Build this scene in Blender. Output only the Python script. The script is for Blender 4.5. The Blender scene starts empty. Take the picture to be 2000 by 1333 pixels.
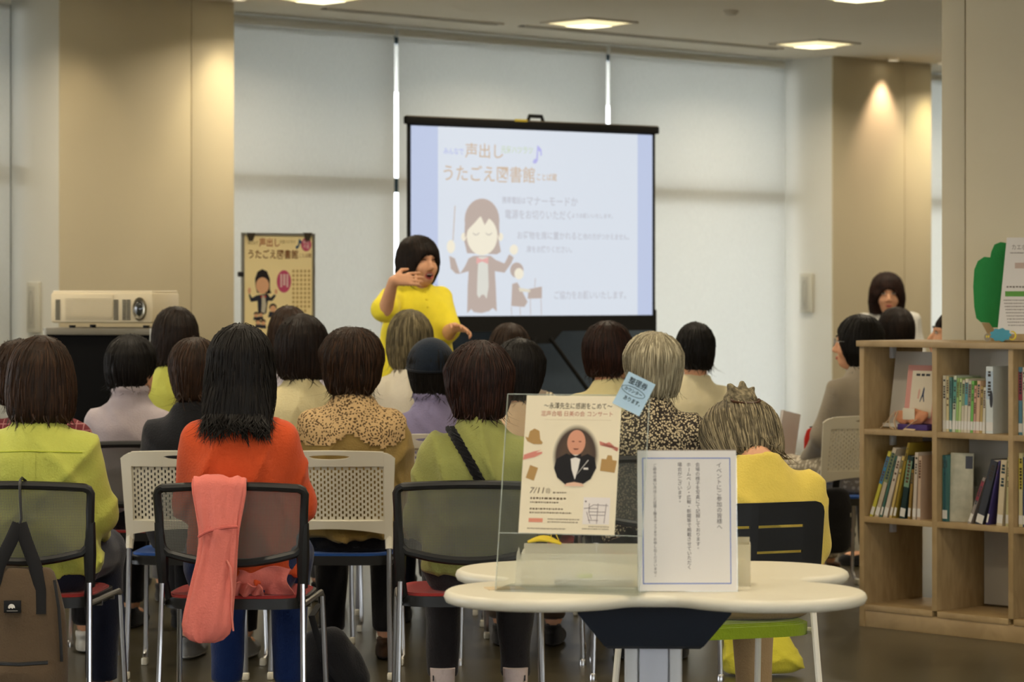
import bpy, bmesh, math, random
import numpy as np
from mathutils import Vector, Matrix, Euler

# ------------------------------------------------------------------ camera, world, exposure
S = bpy.context.scene
COL = S.collection
EYE = 1.355          # camera height
FPX = 5500.0         # focal length for the 2000 px wide frame
HOR = 570.0          # horizon row
cam_d = bpy.data.cameras.new('camera')
cam_d.sensor_width = 36.0
cam_d.lens = 36.0 * FPX / 2000.0
cam_d.shift_y = -(666.5 - HOR) / 2000.0
cam_d.clip_end = 200
cam_d.dof.use_dof = True
cam_d.dof.focus_distance = 8.0
cam_d.dof.aperture_fstop = 7.0
cam = bpy.data.objects.new('camera', cam_d)
cam.location = (0, 0, EYE)
cam.rotation_euler = (math.pi / 2, 0, 0)
COL.objects.link(cam)
S.camera = cam

WORLD_STRENGTH = 9.5
w = bpy.data.worlds.new('overcast_sky')
S.world = w
w.use_nodes = True
bg = w.node_tree.nodes['Background']
bg.inputs[0].default_value = (0.93, 0.96, 1.0, 1)
bg.inputs[1].default_value = WORLD_STRENGTH
S.view_settings.view_transform = 'Standard'
S.view_settings.look = 'None'
S.view_settings.exposure = 0.0
S.view_settings.gamma = 1.0
S.view_settings.use_curve_mapping = False
S.cycles.max_bounces = 6
S.cycles.use_adaptive_sampling = True
S.cycles.adaptive_threshold = 0.04
S.cycles.transparent_max_bounces = 16
S.cycles.sample_clamp_indirect = 6.0
PANEL_W = 20.5       # watts of one ceiling panel light
LAMP_COL = (1.0, 0.86, 0.64)

PI = math.pi
R = math.radians
random.seed(7)
RNG = np.random.default_rng(5)

def P(x, y, d):
    return Vector(((x - 1000) / FPX * d, d, EYE + (HOR - y) / FPX * d))
def PX(x, d):
    return (x - 1000) / FPX * d
def PZ(y, d):
    return EYE + (HOR - y) / FPX * d

THETA = R(43.5)      # the room is turned this far against the view
W0 = (-1.85, 18.67)  # a point of the window wall
CEIL = 3.205
ROOM = Matrix.Translation((W0[0], W0[1], 0)) @ Matrix.Rotation(THETA, 4, 'Z')   # local x runs along the window wall, -y into the room

# ------------------------------------------------------------------ materials
def lin(c):
    c = c / 255.0
    return c / 12.92 if c <= 0.04045 else ((c + 0.055) / 1.055) ** 2.4
def rgb(r, g, b):
    return (lin(r), lin(g), lin(b), 1)
MATS = {}
def nodes(name):
    m = bpy.data.materials.new(name)
    m.use_nodes = True
    nt = m.node_tree
    return m, nt, nt.nodes['Principled BSDF']
def mat(name, col, rough=0.6, spec=0.3, metal=0.0, var=0.0, vscale=6.0, bump=0.0, bscale=60.0, sheen=0.0, emit=None, estr=0.0, alpha=1.0, stretch=None, coat=0.0, trans=0.0):
    if name in MATS:
        return MATS[name]
    m, nt, b = nodes(name)
    b.inputs['Base Color'].default_value = col
    b.inputs['Roughness'].default_value = rough
    b.inputs['Specular IOR Level'].default_value = spec
    b.inputs['Metallic'].default_value = metal
    b.inputs['Alpha'].default_value = alpha
    b.inputs['Sheen Weight'].default_value = sheen
    b.inputs['Coat Weight'].default_value = coat
    b.inputs['Transmission Weight'].default_value = trans
    if emit:
        b.inputs['Emission Color'].default_value = emit
        b.inputs['Emission Strength'].default_value = estr
    if var or bump:
        tc = nt.nodes.new('ShaderNodeTexCoord')
        src = tc.outputs['Object']
        if stretch:
            mp = nt.nodes.new('ShaderNodeMapping')
            mp.inputs['Scale'].default_value = stretch
            nt.links.new(src, mp.inputs[0]); src = mp.outputs[0]
        if var:
            n = nt.nodes.new('ShaderNodeTexNoise'); n.inputs['Scale'].default_value = vscale; n.inputs['Detail'].default_value = 4
            nt.links.new(src, n.inputs[0])
            mx = nt.nodes.new('ShaderNodeMix'); mx.data_type = 'RGBA'
            mx.inputs[6].default_value = tuple(max(0, c * (1 - var)) for c in col[:3]) + (1,)
            mx.inputs[7].default_value = tuple(min(1, c * (1 + var)) for c in col[:3]) + (1,)
            nt.links.new(n.outputs[0], mx.inputs[0])
            nt.links.new(mx.outputs[2], b.inputs['Base Color'])
        if bump:
            n2 = nt.nodes.new('ShaderNodeTexNoise'); n2.inputs['Scale'].default_value = bscale; n2.inputs['Detail'].default_value = 3
            nt.links.new(src, n2.inputs[0])
            bp = nt.nodes.new('ShaderNodeBump'); bp.inputs['Strength'].default_value = bump; bp.inputs['Distance'].default_value = 0.004
            nt.links.new(n2.outputs[0], bp.inputs['Height'])
            nt.links.new(bp.outputs[0], b.inputs['Normal'])
    MATS[name] = m
    return m
def cloth(name, col, var=0.08):
    return mat('cloth_' + name, col, rough=0.9, spec=0.1, var=var, vscale=30, bump=0.5, bscale=160, sheen=0.15)

# ------------------------------------------------------------------ mesh building
class MB:
    def __init__(self, M=None):
        self.v = []; self.f = []; self.mi = []; self.M = M; self.cur = 0
    def add(self, vs, fs, M=None):
        o = len(self.v)
        for p in vs:
            p = Vector(p)
            if M is not None: p = M @ p
            if self.M is not None: p = self.M @ p
            self.v.append(p[:])
        for q in fs:
            self.f.append([i + o for i in q]); self.mi.append(self.cur)
        return self
    def box(self, c, s, M=None, bev=0.0):
        if bev > 0:
            bm = bmesh.new()
            bmesh.ops.create_cube(bm, size=1)
            bmesh.ops.scale(bm, vec=Vector(s), verts=bm.verts)
            bmesh.ops.bevel(bm, geom=bm.edges[:], offset=min(bev, min(s) * .49), segments=2, profile=.5, affect='EDGES')
            bm.verts.index_update()
            vs = [Vector(v.co) + Vector(c) for v in bm.verts]; fs = [[v.index for v in f.verts] for f in bm.faces]
            bm.free()
            return self.add(vs, fs, M)
        x, y, z = [t / 2 for t in s]
        vs = [Vector(c) + Vector((a, b, e)) for e in (-z, z) for a, b in ((-x, -y), (x, -y), (x, y), (-x, y))]
        return self.add(vs, [(3, 2, 1, 0), (4, 5, 6, 7), (0, 1, 5, 4), (1, 2, 6, 5), (2, 3, 7, 6), (3, 0, 4, 7)], M)
    def tube(self, pts, r, n=8, closed=False, M=None, flat=None):
        pts = [Vector(p) for p in pts]; m = len(pts)
        rr = r if isinstance(r, (list, tuple)) else [r] * m
        vs = []; fs = []
        t0 = (pts[1] - pts[0]).normalized()
        up = Vector((0, 0, 1)) if abs(t0.z) < .9 else Vector((0, 1, 0))
        nx = (up - t0 * up.dot(t0)).normalized()
        for i in range(m):
            a = pts[(i - 1) % m] if (closed or i > 0) else pts[i]
            b = pts[(i + 1) % m] if (closed or i < m - 1) else pts[i]
            t = (b - a).normalized() if (b - a).length > 1e-9 else t0
            nx = (nx - t * nx.dot(t)).normalized()
            ny = t.cross(nx)
            for k in range(n):
                a_ = 2 * PI * k / n
                fx, fy = flat if flat else (1, 1)
                vs.append(pts[i] + nx * (math.cos(a_) * rr[i] * fx) + ny * (math.sin(a_) * rr[i] * fy))
        for i in range(m if closed else m - 1):
            j = (i + 1) % m
            for k in range(n):
                l = (k + 1) % n
                fs.append((i * n + k, i * n + l, j * n + l, j * n + k))
        if not closed:
            fs.append(list(range(n))[::-1]); fs.append([(m - 1) * n + k for k in range(n)])
        return self.add(vs, fs, M)
    def lathe(self, prof, n=24, M=None, cap=True):
        vs = []; fs = []
        for r, z in prof:
            for k in range(n):
                a = 2 * PI * k / n
                vs.append((r * math.cos(a), r * math.sin(a), z))
        for i in range(len(prof) - 1):
            for k in range(n):
                l = (k + 1) % n
                fs.append((i * n + k, i * n + l, (i + 1) * n + l, (i + 1) * n + k))
        if cap:
            fs.append(list(range(n))[::-1]); fs.append([(len(prof) - 1) * n + k for k in range(n)])
        return self.add(vs, fs, M)
    def prism(self, out, z0, z1, M=None):
        n = len(out)
        vs = [(x, y, z0) for x, y in out] + [(x, y, z1) for x, y in out]
        fs = [list(range(n))[::-1], [n + i for i in range(n)]]
        for i in range(n):
            j = (i + 1) % n
            fs.append((i, j, n + j, n + i))
        return self.add(vs, fs, M)
    def grid(self, fn, nu, nv, M=None, thick=0.0):
        ps = [[Vector(fn(i / nu, j / nv)) for j in range(nv + 1)] for i in range(nu + 1)]
        w_ = nv + 1
        vs = [p for r_ in ps for p in r_]
        fs = [(i * w_ + j, (i + 1) * w_ + j, (i + 1) * w_ + j + 1, i * w_ + j + 1) for i in range(nu) for j in range(nv)]
        if thick:
            nrm = []
            for i in range(nu + 1):
                for j in range(nv + 1):
                    a = ps[min(i + 1, nu)][j] - ps[max(i - 1, 0)][j]; b = ps[i][min(j + 1, nv)] - ps[i][max(j - 1, 0)]
                    nn = a.cross(b); nrm.append(nn.normalized() if nn.length else Vector((0, 0, 1)))
            o = len(vs)
            vs2 = [p - n_ * thick for p, n_ in zip(vs, nrm)]
            fs2 = [tuple(o + k for k in f[::-1]) for f in fs]
            rim = [i * w_ for i in range(nu + 1)] + [nu * w_ + j for j in range(1, nv + 1)] + [i * w_ + nv for i in range(nu - 1, -1, -1)] + [j for j in range(nv - 1, 0, -1)]
            side = []
            for a, b in zip(rim, rim[1:] + rim[:1]):
                side.append((b, a, o + a, o + b))
            vs = vs + vs2; fs = fs + fs2 + side
        return self.add(vs, fs, M)
    def build(self, name, m=None, parent=None, smooth=True, angle=40, recalc=False):
        me = bpy.data.meshes.new(name)
        me.from_pydata([tuple(p) for p in self.v], [], self.f)
        if recalc:
            bm = bmesh.new(); bm.from_mesh(me); bmesh.ops.recalc_face_normals(bm, faces=bm.faces); bm.to_mesh(me); bm.free()
        ms = m if isinstance(m, (list, tuple)) else [m]
        for q in ms:
            if q: me.materials.append(q)
        if len(ms) > 1:
            me.polygons.foreach_set('material_index', self.mi)
        if smooth:
            me.shade_smooth(); me.set_sharp_from_angle(angle=R(angle))
        return link(name, me, parent)
def link(name, me, parent=None):
    o = bpy.data.objects.new(name, me)
    COL.objects.link(o)
    if parent is not None: o.parent = parent
    return o
def tag(o, label=None, cat=None, group=None, kind=None):
    if label: o['label'] = label
    if cat: o['category'] = cat
    if group: o['group'] = group
    if kind: o['kind'] = kind
    return o
def thing(name, label, cat, loc=(0, 0, 0), rz=0.0, group=None, M=None):
    o = bpy.data.objects.new(name, None); COL.objects.link(o)
    o.empty_display_size = .1
    if M is not None: o.matrix_world = M
    else:
        o.location = loc; o.rotation_euler = (0, 0, rz)
    return tag(o, label, cat, group)
def dup(root):
    r_ = root.copy(); COL.objects.link(r_)
    def rec(src, dst):
        for ch in src.children:
            c = ch.copy(); COL.objects.link(c); c.parent = dst
            rec(ch, c)
    rec(root, r_)
    return r_
def Tr(x, y, z): return Matrix.Translation((x, y, z))
def Rz(a): return Matrix.Rotation(a, 4, 'Z')
def Rx(a): return Matrix.Rotation(a, 4, 'X')
def Ry(a): return Matrix.Rotation(a, 4, 'Y')
def text_mesh(body, size, bold=0.0, align='CENTER', spacing=1.0, fit=None, mono=None):
    """list of verts / faces of a flat text in the xy plane"""
    cu = bpy.data.curves.new('lettering', 'FONT')
    cu.body = body; cu.size = size; cu.align_x = align; cu.align_y = 'CENTER'; cu.offset = bold; cu.space_character = spacing
    cu.resolution_u = 3
    ob = bpy.data.objects.new('lettering', cu)
    me = bpy.data.meshes.new_from_object(ob)
    vs = [v.co.copy() for v in me.vertices]; fs = [tuple(p.vertices) for p in me.polygons]
    bpy.data.objects.remove(ob); bpy.data.meshes.remove(me); bpy.data.curves.remove(cu)
    if fit and vs:
        x0 = min(v.x for v in vs); x1 = max(v.x for v in vs)
        k = fit / max(1e-6, x1 - x0)
        c = {'CENTER': (x0 + x1) / 2, 'LEFT': x0, 'RIGHT': x1}[align]
        for v in vs: v.x = (v.x - c) * k
    return vs, fs
# ------------------------------------------------------------------ the room
M_white = mat('white_paint', rgb(222, 220, 210), rough=.75, var=.03, vscale=2)
M_beige = mat('beige_wall_panel', rgb(206, 194, 164), rough=.6, spec=.25, var=.03, vscale=3, bump=.05, bscale=200)
M_ceil = mat('ceiling_board', rgb(242, 236, 222), rough=.9, var=.03, vscale=1.5, bump=.1, bscale=80)
M_frame = mat('window_frame_metal', rgb(54, 70, 76), rough=.4, metal=.6)
M_alu = mat('brushed_aluminium', rgb(176, 176, 172), rough=.35, metal=.9)
M_dark = mat('dark_void', rgb(40, 40, 40), rough=.8)

def floor_material():
    m, nt, b = nodes('polished_floor_tile')
    tc = nt.nodes.new('ShaderNodeTexCoord')
    n = nt.nodes.new('ShaderNodeTexNoise'); n.inputs['Scale'].default_value = 3.0; n.inputs['Detail'].default_value = 6
    nt.links.new(tc.outputs['Object'], n.inputs[0])
    n2 = nt.nodes.new('ShaderNodeTexNoise'); n2.inputs['Scale'].default_value = 90.0; n2.inputs['Detail'].default_value = 2
    nt.links.new(tc.outputs['Object'], n2.inputs[0])
    ad = nt.nodes.new('ShaderNodeMath'); ad.operation = 'MULTIPLY'
    nt.links.new(n.outputs[0], ad.inputs[0]); nt.links.new(n2.outputs[0], ad.inputs[1])
    cr = nt.nodes.new('ShaderNodeValToRGB')
    cr.color_ramp.elements[0].position = .1; cr.color_ramp.elements[0].color = rgb(60, 55, 40)
    cr.color_ramp.elements[1].position = .5; cr.color_ramp.elements[1].color = rgb(84, 78, 58)
    nt.links.new(ad.outputs[0], cr.inputs[0]); nt.links.new(cr.outputs[0], b.inputs['Base Color'])
    b.inputs['Roughness'].default_value = .28; b.inputs['Specular IOR Level'].default_value = .45
    return m
def struct(o, label=None):
    o['kind'] = 'structure'
    if label: o['label'] = label
    return o
XL, XR, YB = -17.0, 14.0, -21.0
b = MB(ROOM); b.box(((XL + XR) / 2, YB / 2, -.05), (XR - XL, -YB, .1)); struct(b.build('floor', floor_material(), smooth=False), 'dark olive polished floor')
# ceiling with a void for every recessed lamp is kept as one slab; lamps sit under it in shallow trims
b = MB(ROOM); b.box(((XL + XR) / 2, YB / 2, CEIL + .05), (XR - XL, -YB, .1)); struct(b.build('ceiling', M_ceil, smooth=False), 'flat pale grey ceiling')
def window_wall(name, wn, M, x0, x1, wx0, wx1, z0, z1, m, label, n):
    """a wall along local x with a glazed strip wx0..wx1, z0..z1; room on the -y side"""
    b = MB(M); b.box(((x0 + x1) / 2, .1, z0 / 2), (x1 - x0, .2, z0)); b.box(((x0 + x1) / 2, .1, (z1 + CEIL) / 2), (x1 - x0, .2, CEIL - z1))
    b.box(((x0 + wx0) / 2, .1, (z0 + z1) / 2), (wx0 - x0, .2, z1 - z0)); b.box(((wx1 + x1) / 2, .1, (z0 + z1) / 2), (x1 - wx1, .2, z1 - z0)); struct(b.build(name, m, smooth=False), label)
    w_ = bpy.data.objects.new(wn, None); COL.objects.link(w_); struct(w_, 'long window strip behind the photographer')
    for k in range(n + 1):
        b = MB(M); b.box((wx0 + (wx1 - wx0) * k / n, .08, (z0 + z1) / 2), (.05, .07, z1 - z0)); b.build('mullion', M_frame, w_)
    for z in (z0 + .02, z1 - .02):
        b = MB(M); b.box(((wx0 + wx1) / 2, .08, z), (wx1 - wx0, .07, .04)); b.build('transom', M_frame, w_)
    for k in range(n):
        b = MB(M); b.box((wx0 + (wx1 - wx0) * (k + .5) / n, .09, (z0 + z1) / 2), ((wx1 - wx0) / n - .05, .008, z1 - z0 - .08)); b.build('pane', M_glass, w_, smooth=False)
b = MB(ROOM); b.box((XR + .1, YB / 2, CEIL / 2), (.2, -YB, CEIL)); struct(b.build('wall_right', M_white, smooth=False), 'plain painted end wall')

# columns that stand out from the window wall
CP = .516
cols = [(-9.0, -7.67), (-1.734, -.401), (5.52, 6.76), (12.7, 14.0)]
for i, (a, c) in enumerate(cols):
    b = MB(ROOM); b.box(((a + c) / 2, -CP / 2 + .1, CEIL / 2), (c - a, CP + .2, CEIL))
    body = struct(b.build('wall_column_%d' % (i + 1), M_white, smooth=False), 'wall column with white flank and beige panelled front')
    wj = (c - a)
    cuts = [0, .745 * wj, wj] if i < 2 else [0, .72 * wj, wj]
    for q in range(2):
        x0 = a + cuts[q] + (.003 if q else 0); x1 = a + cuts[q + 1] - (.003 if q == 0 else 0)
        b = MB(ROOM); b.box(((x0 + x1) / 2, -CP - .006, CEIL / 2), (x1 - x0, .012, CEIL), bev=.002)
        b.build('panel', M_beige, body)
# window bays
def blind_material():
    m = bpy.data.materials.new('roller_blind_fabric'); m.use_nodes = True; nt = m.node_tree
    for n in list(nt.nodes): nt.nodes.remove(n)
    out = nt.nodes.new('ShaderNodeOutputMaterial')
    tc = nt.nodes.new('ShaderNodeTexCoord')
    wv = nt.nodes.new('ShaderNodeTexNoise'); wv.inputs['Scale'].default_value = 240; wv.inputs['Detail'].default_value = 1
    mp = nt.nodes.new('ShaderNodeMapping'); mp.inputs['Scale'].default_value = (1, 1, .12)
    nt.links.new(tc.outputs['Object'], mp.inputs[0]); nt.links.new(mp.outputs[0], wv.inputs[0])
    mx = nt.nodes.new('ShaderNodeMix'); mx.data_type = 'RGBA'
    mx.inputs[6].default_value = rgb(224, 225, 222); mx.inputs[7].default_value = rgb(240, 241, 238)
    nt.links.new(wv.outputs[0], mx.inputs[0])
    d = nt.nodes.new('ShaderNodeBsdfDiffuse'); t = nt.nodes.new('ShaderNodeBsdfTranslucent')
    nt.links.new(mx.outputs[2], d.inputs[0]); nt.links.new(mx.outputs[2], t.inputs[0])
    ms = nt.nodes.new('ShaderNodeMixShader'); ms.inputs[0].default_value = .5
    nt.links.new(d.outputs[0], ms.inputs[1]); nt.links.new(t.outputs[0], ms.inputs[2])
    nt.links.new(ms.outputs[0], out.inputs[0])
    return m
def glass_material(name, tint=(1, 1, 1, 1), gl=.06, rough=.02):
    m = bpy.data.materials.new(name); m.use_nodes = True; nt = m.node_tree
    for n in list(nt.nodes): nt.nodes.remove(n)
    out = nt.nodes.new('ShaderNodeOutputMaterial')
    t = nt.nodes.new('ShaderNodeBsdfTransparent'); t.inputs[0].default_value = tint
    g = nt.nodes.new('ShaderNodeBsdfGlossy'); g.inputs[1].default_value = rough
    lw = nt.nodes.new('ShaderNodeLayerWeight'); lw.inputs[0].default_value = .35
    mu = nt.nodes.new('ShaderNodeMath'); mu.operation = 'MULTIPLY_ADD'; mu.inputs[1].default_value = .35; mu.inputs[2].default_value = gl
    nt.links.new(lw.outputs['Fresnel'], mu.inputs[0])
    ms = nt.nodes.new('ShaderNodeMixShader')
    nt.links.new(mu.outputs[0], ms.inputs[0]); nt.links.new(t.outputs[0], ms.inputs[1]); nt.links.new(g.outputs[0], ms.inputs[2])
    nt.links.new(ms.outputs[0], out.inputs[0])
    return m
M_blind = blind_material()
M_glass = glass_material('window_glass', (.97, .98, .98, 1))
M_sill = mat('grey_sill', rgb(96, 104, 108), rough=.6)
bays = [(-7.67, -1.734, (-5.70, -3.60)), (-.401, 5.52, (1.357, 3.449)), (6.76, 12.7, (8.75, 10.80))]
blind_n = 0
blind_names = {
    (1, 0): 'cream roller blind lowered behind the yellow poster stand', (1, 1): 'cream roller blind lowered directly behind the projection screen',
    (1, 2): 'cream roller blind lowered between the projection screen and the downlit column', (0, 2): 'cream roller blind lowered just past the column behind the projector',
    (2, 0): 'cream roller blind lowered just past the downlit column', }
for bi, (a, c, mids) in enumerate(bays):
    b = MB(ROOM); b.box(((a + c) / 2, .1, .08), (c - a, .2, .16)); struct(b.build('wall_sill_%d' % (bi + 1), M_sill, smooth=False), 'low grey sill under the window')
    b = MB(ROOM); b.box(((a + c) / 2, .1, CEIL - .03), (c - a, .2, .06)); struct(b.build('wall_head_%d' % (bi + 1), M_white, smooth=False), 'strip of wall above the window')
    wn = struct(bpy.data.objects.new('window_%d' % (bi + 1), None), 'tall glazed window with dark metal frame behind roller blinds'); COL.objects.link(wn)
    edges = [a, mids[0] - .02, mids[1] - .02, c]
    for e in edges:
        b = MB(ROOM); b.box((min(max(e, a + .025), c - .025), .05, CEIL / 2 + .05), (.05, .09, CEIL - .24)); b.build('mullion', M_frame, wn)
    for e0, e1 in zip(edges, edges[1:]):
        for z in (.19, 2.10, CEIL - .09):
            b = MB(ROOM); b.box(((e0 + e1) / 2, .05, z), (e1 - e0 - .05, .08, .055 if z != 2.10 else .10)); b.build('transom', M_frame, wn)
        for z0, z1 in ((.2, 2.06), (2.14, CEIL - .11)):
            b = MB(ROOM); b.box(((e0 + e1) / 2, .07, (z0 + z1) / 2), (e1 - e0 - .04, .008, z1 - z0)); b.build('pane', M_glass, wn, smooth=False)
    be = [a + .05] + list(mids) + [c - .05]
    for k in range(3):
        x0 = be[k] + (.02 if k else 0); x1 = be[k + 1] - .02
        lab = blind_names.get((bi, k), 'cream roller blind lowered over a side window of the room')
        t = thing('roller_blind', lab, 'blind', M=ROOM @ Tr((x0 + x1) / 2, -.09, 0), group='roller blinds on the window wall')
        b = MB(); b.grid(lambda u, v: ((u - .5) * (x1 - x0), .004 * math.sin(u * 5), .22 + v * (CEIL - .30)), 12, 8, thick=.0006); b.build('fabric', M_blind, t)
        b = MB(); b.box((0, 0, .215), (x1 - x0, .016, .026), bev=.004); b.build('bottom_bar', mat('blind_bar', rgb(205, 205, 198), rough=.5), t)
        b = MB(); b.tube([(-(x1 - x0) / 2, .02, CEIL - .05), ((x1 - x0) / 2, .02, CEIL - .05)], .03, 12); b.build('roller_tube', M_white, t)
# outside: paving and the building's own eave
b = MB(ROOM); b.box((0, 0, -.2), (140, 140, .1)); struct(b.build('ground_outside', mat('pale_paving', rgb(190, 190, 188), rough=.9, var=.1, vscale=1), smooth=False), 'pale paving outside the windows')
b = MB(ROOM); b.box((-1.5, 2.2, CEIL + .06), (32, 4.0, .25)); struct(b.build('eave_slab', M_white, smooth=False), 'concrete eave over the windows')

window_wall('wall_left', 'window_4', ROOM @ Tr(XL, YB, 0) @ Rz(PI / 2), 0, -YB, 2.0, 9.0, 1.0, 2.5, M_white, 'painted wall behind the photographer with a window strip', 5)
window_wall('wall_back', 'window_5', ROOM @ Tr(XR, YB, 0) @ Rz(PI), 0, XR - XL, 19.5, 29.0, 1.0, 2.5, M_beige, 'beige wall behind the photographer with a window strip', 6)
b = MB(ROOM); b.box((-5.0, 2.9, 1.1), (12.0, .2, 2.4)); struct(b.build('sky_block_wall', mat('sky_block_wall_grey', rgb(140, 144, 132), rough=.9, var=.1, vscale=2), smooth=False), 'unseen grey wall added outside the windows to dim the blinds')  # added out of view to block sky and dim the blinds on the poster side
# blind control boxes on the column flanks
for (xx, z, lab) in ((-1.734, PZ(600, 17.65), 'slim beige control box on the flank of the column behind the projector'), (5.52, PZ(573, 22.1), 'slim beige control box on the flank of the downlit column')):
    t = thing('control_box', lab, 'control box', M=ROOM @ Tr(xx - .001, -.27, z) @ Rz(-PI / 2))
    b = MB(); b.box((0, -.0125, 0), (.13, .025, .31), bev=.006); b.build('housing', mat('plate_plastic', rgb(206, 202, 186), rough=.5), t)
    b = MB(); b.box((-.01, -.026, 0), (.075, .004, .26), bev=.002); b.build('cover', mat('plate_cover', rgb(188, 184, 170), rough=.45), t)
    b = MB(); b.tube([(-.01 + .02 * math.cos(q), -.029, .10 * math.sin(q)) for q in np.linspace(0, 2 * PI, 20)[:-1]], .0018, 5, closed=True); b.build('pull_cord', mat('cord_grey', rgb(150, 148, 138)), t)

# ceiling lamps on a 2.4 m grid
M_lens = mat('lamp_diffuser', rgb(255, 244, 210), rough=.6, emit=(1.0, .88, .55, 1), estr=2.6)
M_lens2 = mat('lamp_baffle', rgb(250, 240, 205), rough=.6, emit=(1.0, .84, .46, 1), estr=1.1)
M_trim = mat('lamp_trim', rgb(214, 208, 194), rough=.5)
invR = ROOM.inverted()
L1 = invR @ Vector((.526, 19.3, 0))
proto = None
li = 0
named = {(0, 0): 'square ceiling lamp glowing above the projection screen', (1, 0): 'square ceiling lamp glowing beside the downlit column', (-1, 0): 'square ceiling lamp glowing above the yellow poster stand', (0, -1): 'square ceiling lamp glowing one row into the room before the downlit column'}
for i in range(-5, 4):
    for j in range(-5, 1):
        lx = L1.x + 2.38 * i; ly = L1.y + 2.38 * j
        if not (XL + .5 < lx < XR - .5 and YB + .5 < ly < -.5): continue
        wp_ = ROOM @ Vector((lx, ly, 0))
        if (Vector((1.9, 12.1)) - wp_.xy).length < 1.3: continue      # the square pillar stands here
        lab = named.get((i, j), 'square ceiling lamp glowing over the reading area away from the windows')
        Ml = ROOM @ Tr(lx, ly, CEIL)
        if proto is None:
            proto = thing('ceiling_lamp', lab, 'ceiling lamp', M=Ml, group='square ceiling lamps')
            b = MB()
            for q in range(4):
                b.box((0, .228, -.006), (.48, .024, .012), Rz(q * PI / 2))
            b.build('trim_ring', M_trim, proto, smooth=False)
            b = MB(); b.add([(-.216, -.216, -.004), (.216, -.216, -.004), (.216, .216, -.004), (-.216, .216, -.004), (-.11, -.11, -.030), (.11, -.11, -.030), (.11, .11, -.030), (-.11, .11, -.030)], [(0, 1, 5, 4), (1, 2, 6, 5), (2, 3, 7, 6), (3, 0, 4, 7)])
            b.build('baffle', M_lens2, proto, smooth=False)
            b = MB(); b.box((0, 0, -.031), (.22, .22, .004)); b.build('diffuser', M_lens, proto, smooth=False)
            o = proto
        else:
            o = dup(proto); o.matrix_world = Ml; o['label'] = lab
        ld = bpy.data.lights.new('lamp_light', 'AREA'); ld.shape = 'SQUARE'; ld.size = .2; ld.energy = PANEL_W; ld.color = LAMP_COL; ld.spread = R(150)
        lo = bpy.data.objects.new('lamp_light', ld); COL.objects.link(lo); lo.matrix_world = ROOM @ Tr(lx, ly, CEIL - .036)
# slim linear air slots
for k, (xa, ya, xb, yb) in enumerate(((620, 17, 990, 45), (1022, 49, 1520, 95))):
    zc = CEIL - EYE
    pa = P(xa, ya, zc * FPX / (HOR - ya)); pb = P(xb, yb, zc * FPX / (HOR - yb))
    la = invR @ Vector((pa.x, pa.y, 0)); lb = invR @ Vector((pb.x, pb.y, 0)); y_ = (la.y + lb.y) / 2
    t = thing('air_slot', ('long slim ceiling air slot running towards the column behind the projector', 'long slim ceiling air slot running towards the downlit column')[k], 'air vent', M=ROOM @ Tr((la.x + lb.x) / 2, y_, CEIL))
    ln = lb.x - la.x
    b = MB(); b.box((0, 0, -.003), (ln, .05, .006)); b.build('slot', mat('slot_dark', rgb(110, 108, 106), rough=.7), t, smooth=False)
    for q in (-1, 1):
        b = MB(); b.box((0, q * .034, -.005), (ln, .016, .010)); b.build('rail', M_trim, t, smooth=False)
# smoke detector
pd = P(1428, 20, (CEIL - EYE) * FPX / (HOR - 20))
b = MB(Tr(pd.x, pd.y, CEIL)); b.lathe([(.05, 0), (.05, -.012), (.035, -.03), (.015, -.034)], 20); tag(b.build('smoke_detector', M_trim, None, recalc=True), 'small round smoke detector on the ceiling', 'smoke detector')
# round downlights that wash the columns
for k, (sx, sy, en, colr) in enumerate(((5.52 + .60, -CP - .13, 34, (1, .72, .52)), (5.52 + 1.16, -CP - .20, 14, (1, .86, .4)), (-.401 - .12, -CP - .22, 16, (1, .85, .55)), (-1.6, -CP - .3, 7, (1, .8, .5)))):
    lab = ('round downlight shining down the middle of the downlit column', 'round downlight by the window edge of the downlit column', 'round downlight over the poster side of the column behind the projector', 'round downlight over the projector side of the column behind it')[k]
    t = thing('downlight', lab, 'downlight', M=ROOM @ Tr(sx, sy, CEIL))
    b = MB(); b.lathe([(.06, 0), (.06, -.006), (.045, -.01), (.042, 0)], 24, cap=False); b.build('trim_ring', M_trim, t, recalc=True)
    b = MB(); b.lathe([(.043, -.002), (.0001, -.002)], 24, cap=False); b.build('lens', mat('downlight_lens', (1, .95, .8, 1), emit=(1, .9, .7, 1), estr=4), t, recalc=True)
    ld = bpy.data.lights.new('downlight_light', 'SPOT'); ld.energy = en; ld.color = colr; ld.spot_size = R(74); ld.spot_blend = .7; ld.shadow_soft_size = .03
    lo = bpy.data.objects.new('downlight_light', ld); COL.objects.link(lo); lo.matrix_world = ROOM @ Tr(sx, sy, CEIL - .02)
# free-standing pillar behind the bookshelf
E1 = Vector((math.cos(THETA), math.sin(THETA), 0)); E2 = Vector((math.sin(THETA), -math.cos(THETA), 0))
S0 = Vector((1.406, 11.4, 0))
pc = S0 + E1 * .55
MP = Tr(pc.x, pc.y, 0) @ Rz(THETA)           # local x = E1, -y = E2
b = MB(MP); b.box((.65, -.65, CEIL / 2), (1.3, 1.3, CEIL)); pil = struct(b.build('pillar_1', M_beige, smooth=False), 'square beige pillar behind the bookshelf')
for (y0, y1) in ((0, .118), (.124, .70), (.706, 1.3)):
    b = MB(MP); b.box((-.006, -(y0 + y1) / 2, CEIL / 2), (.012, y1 - y0, CEIL), bev=.002); b.build('panel', M_beige, pil)
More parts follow.
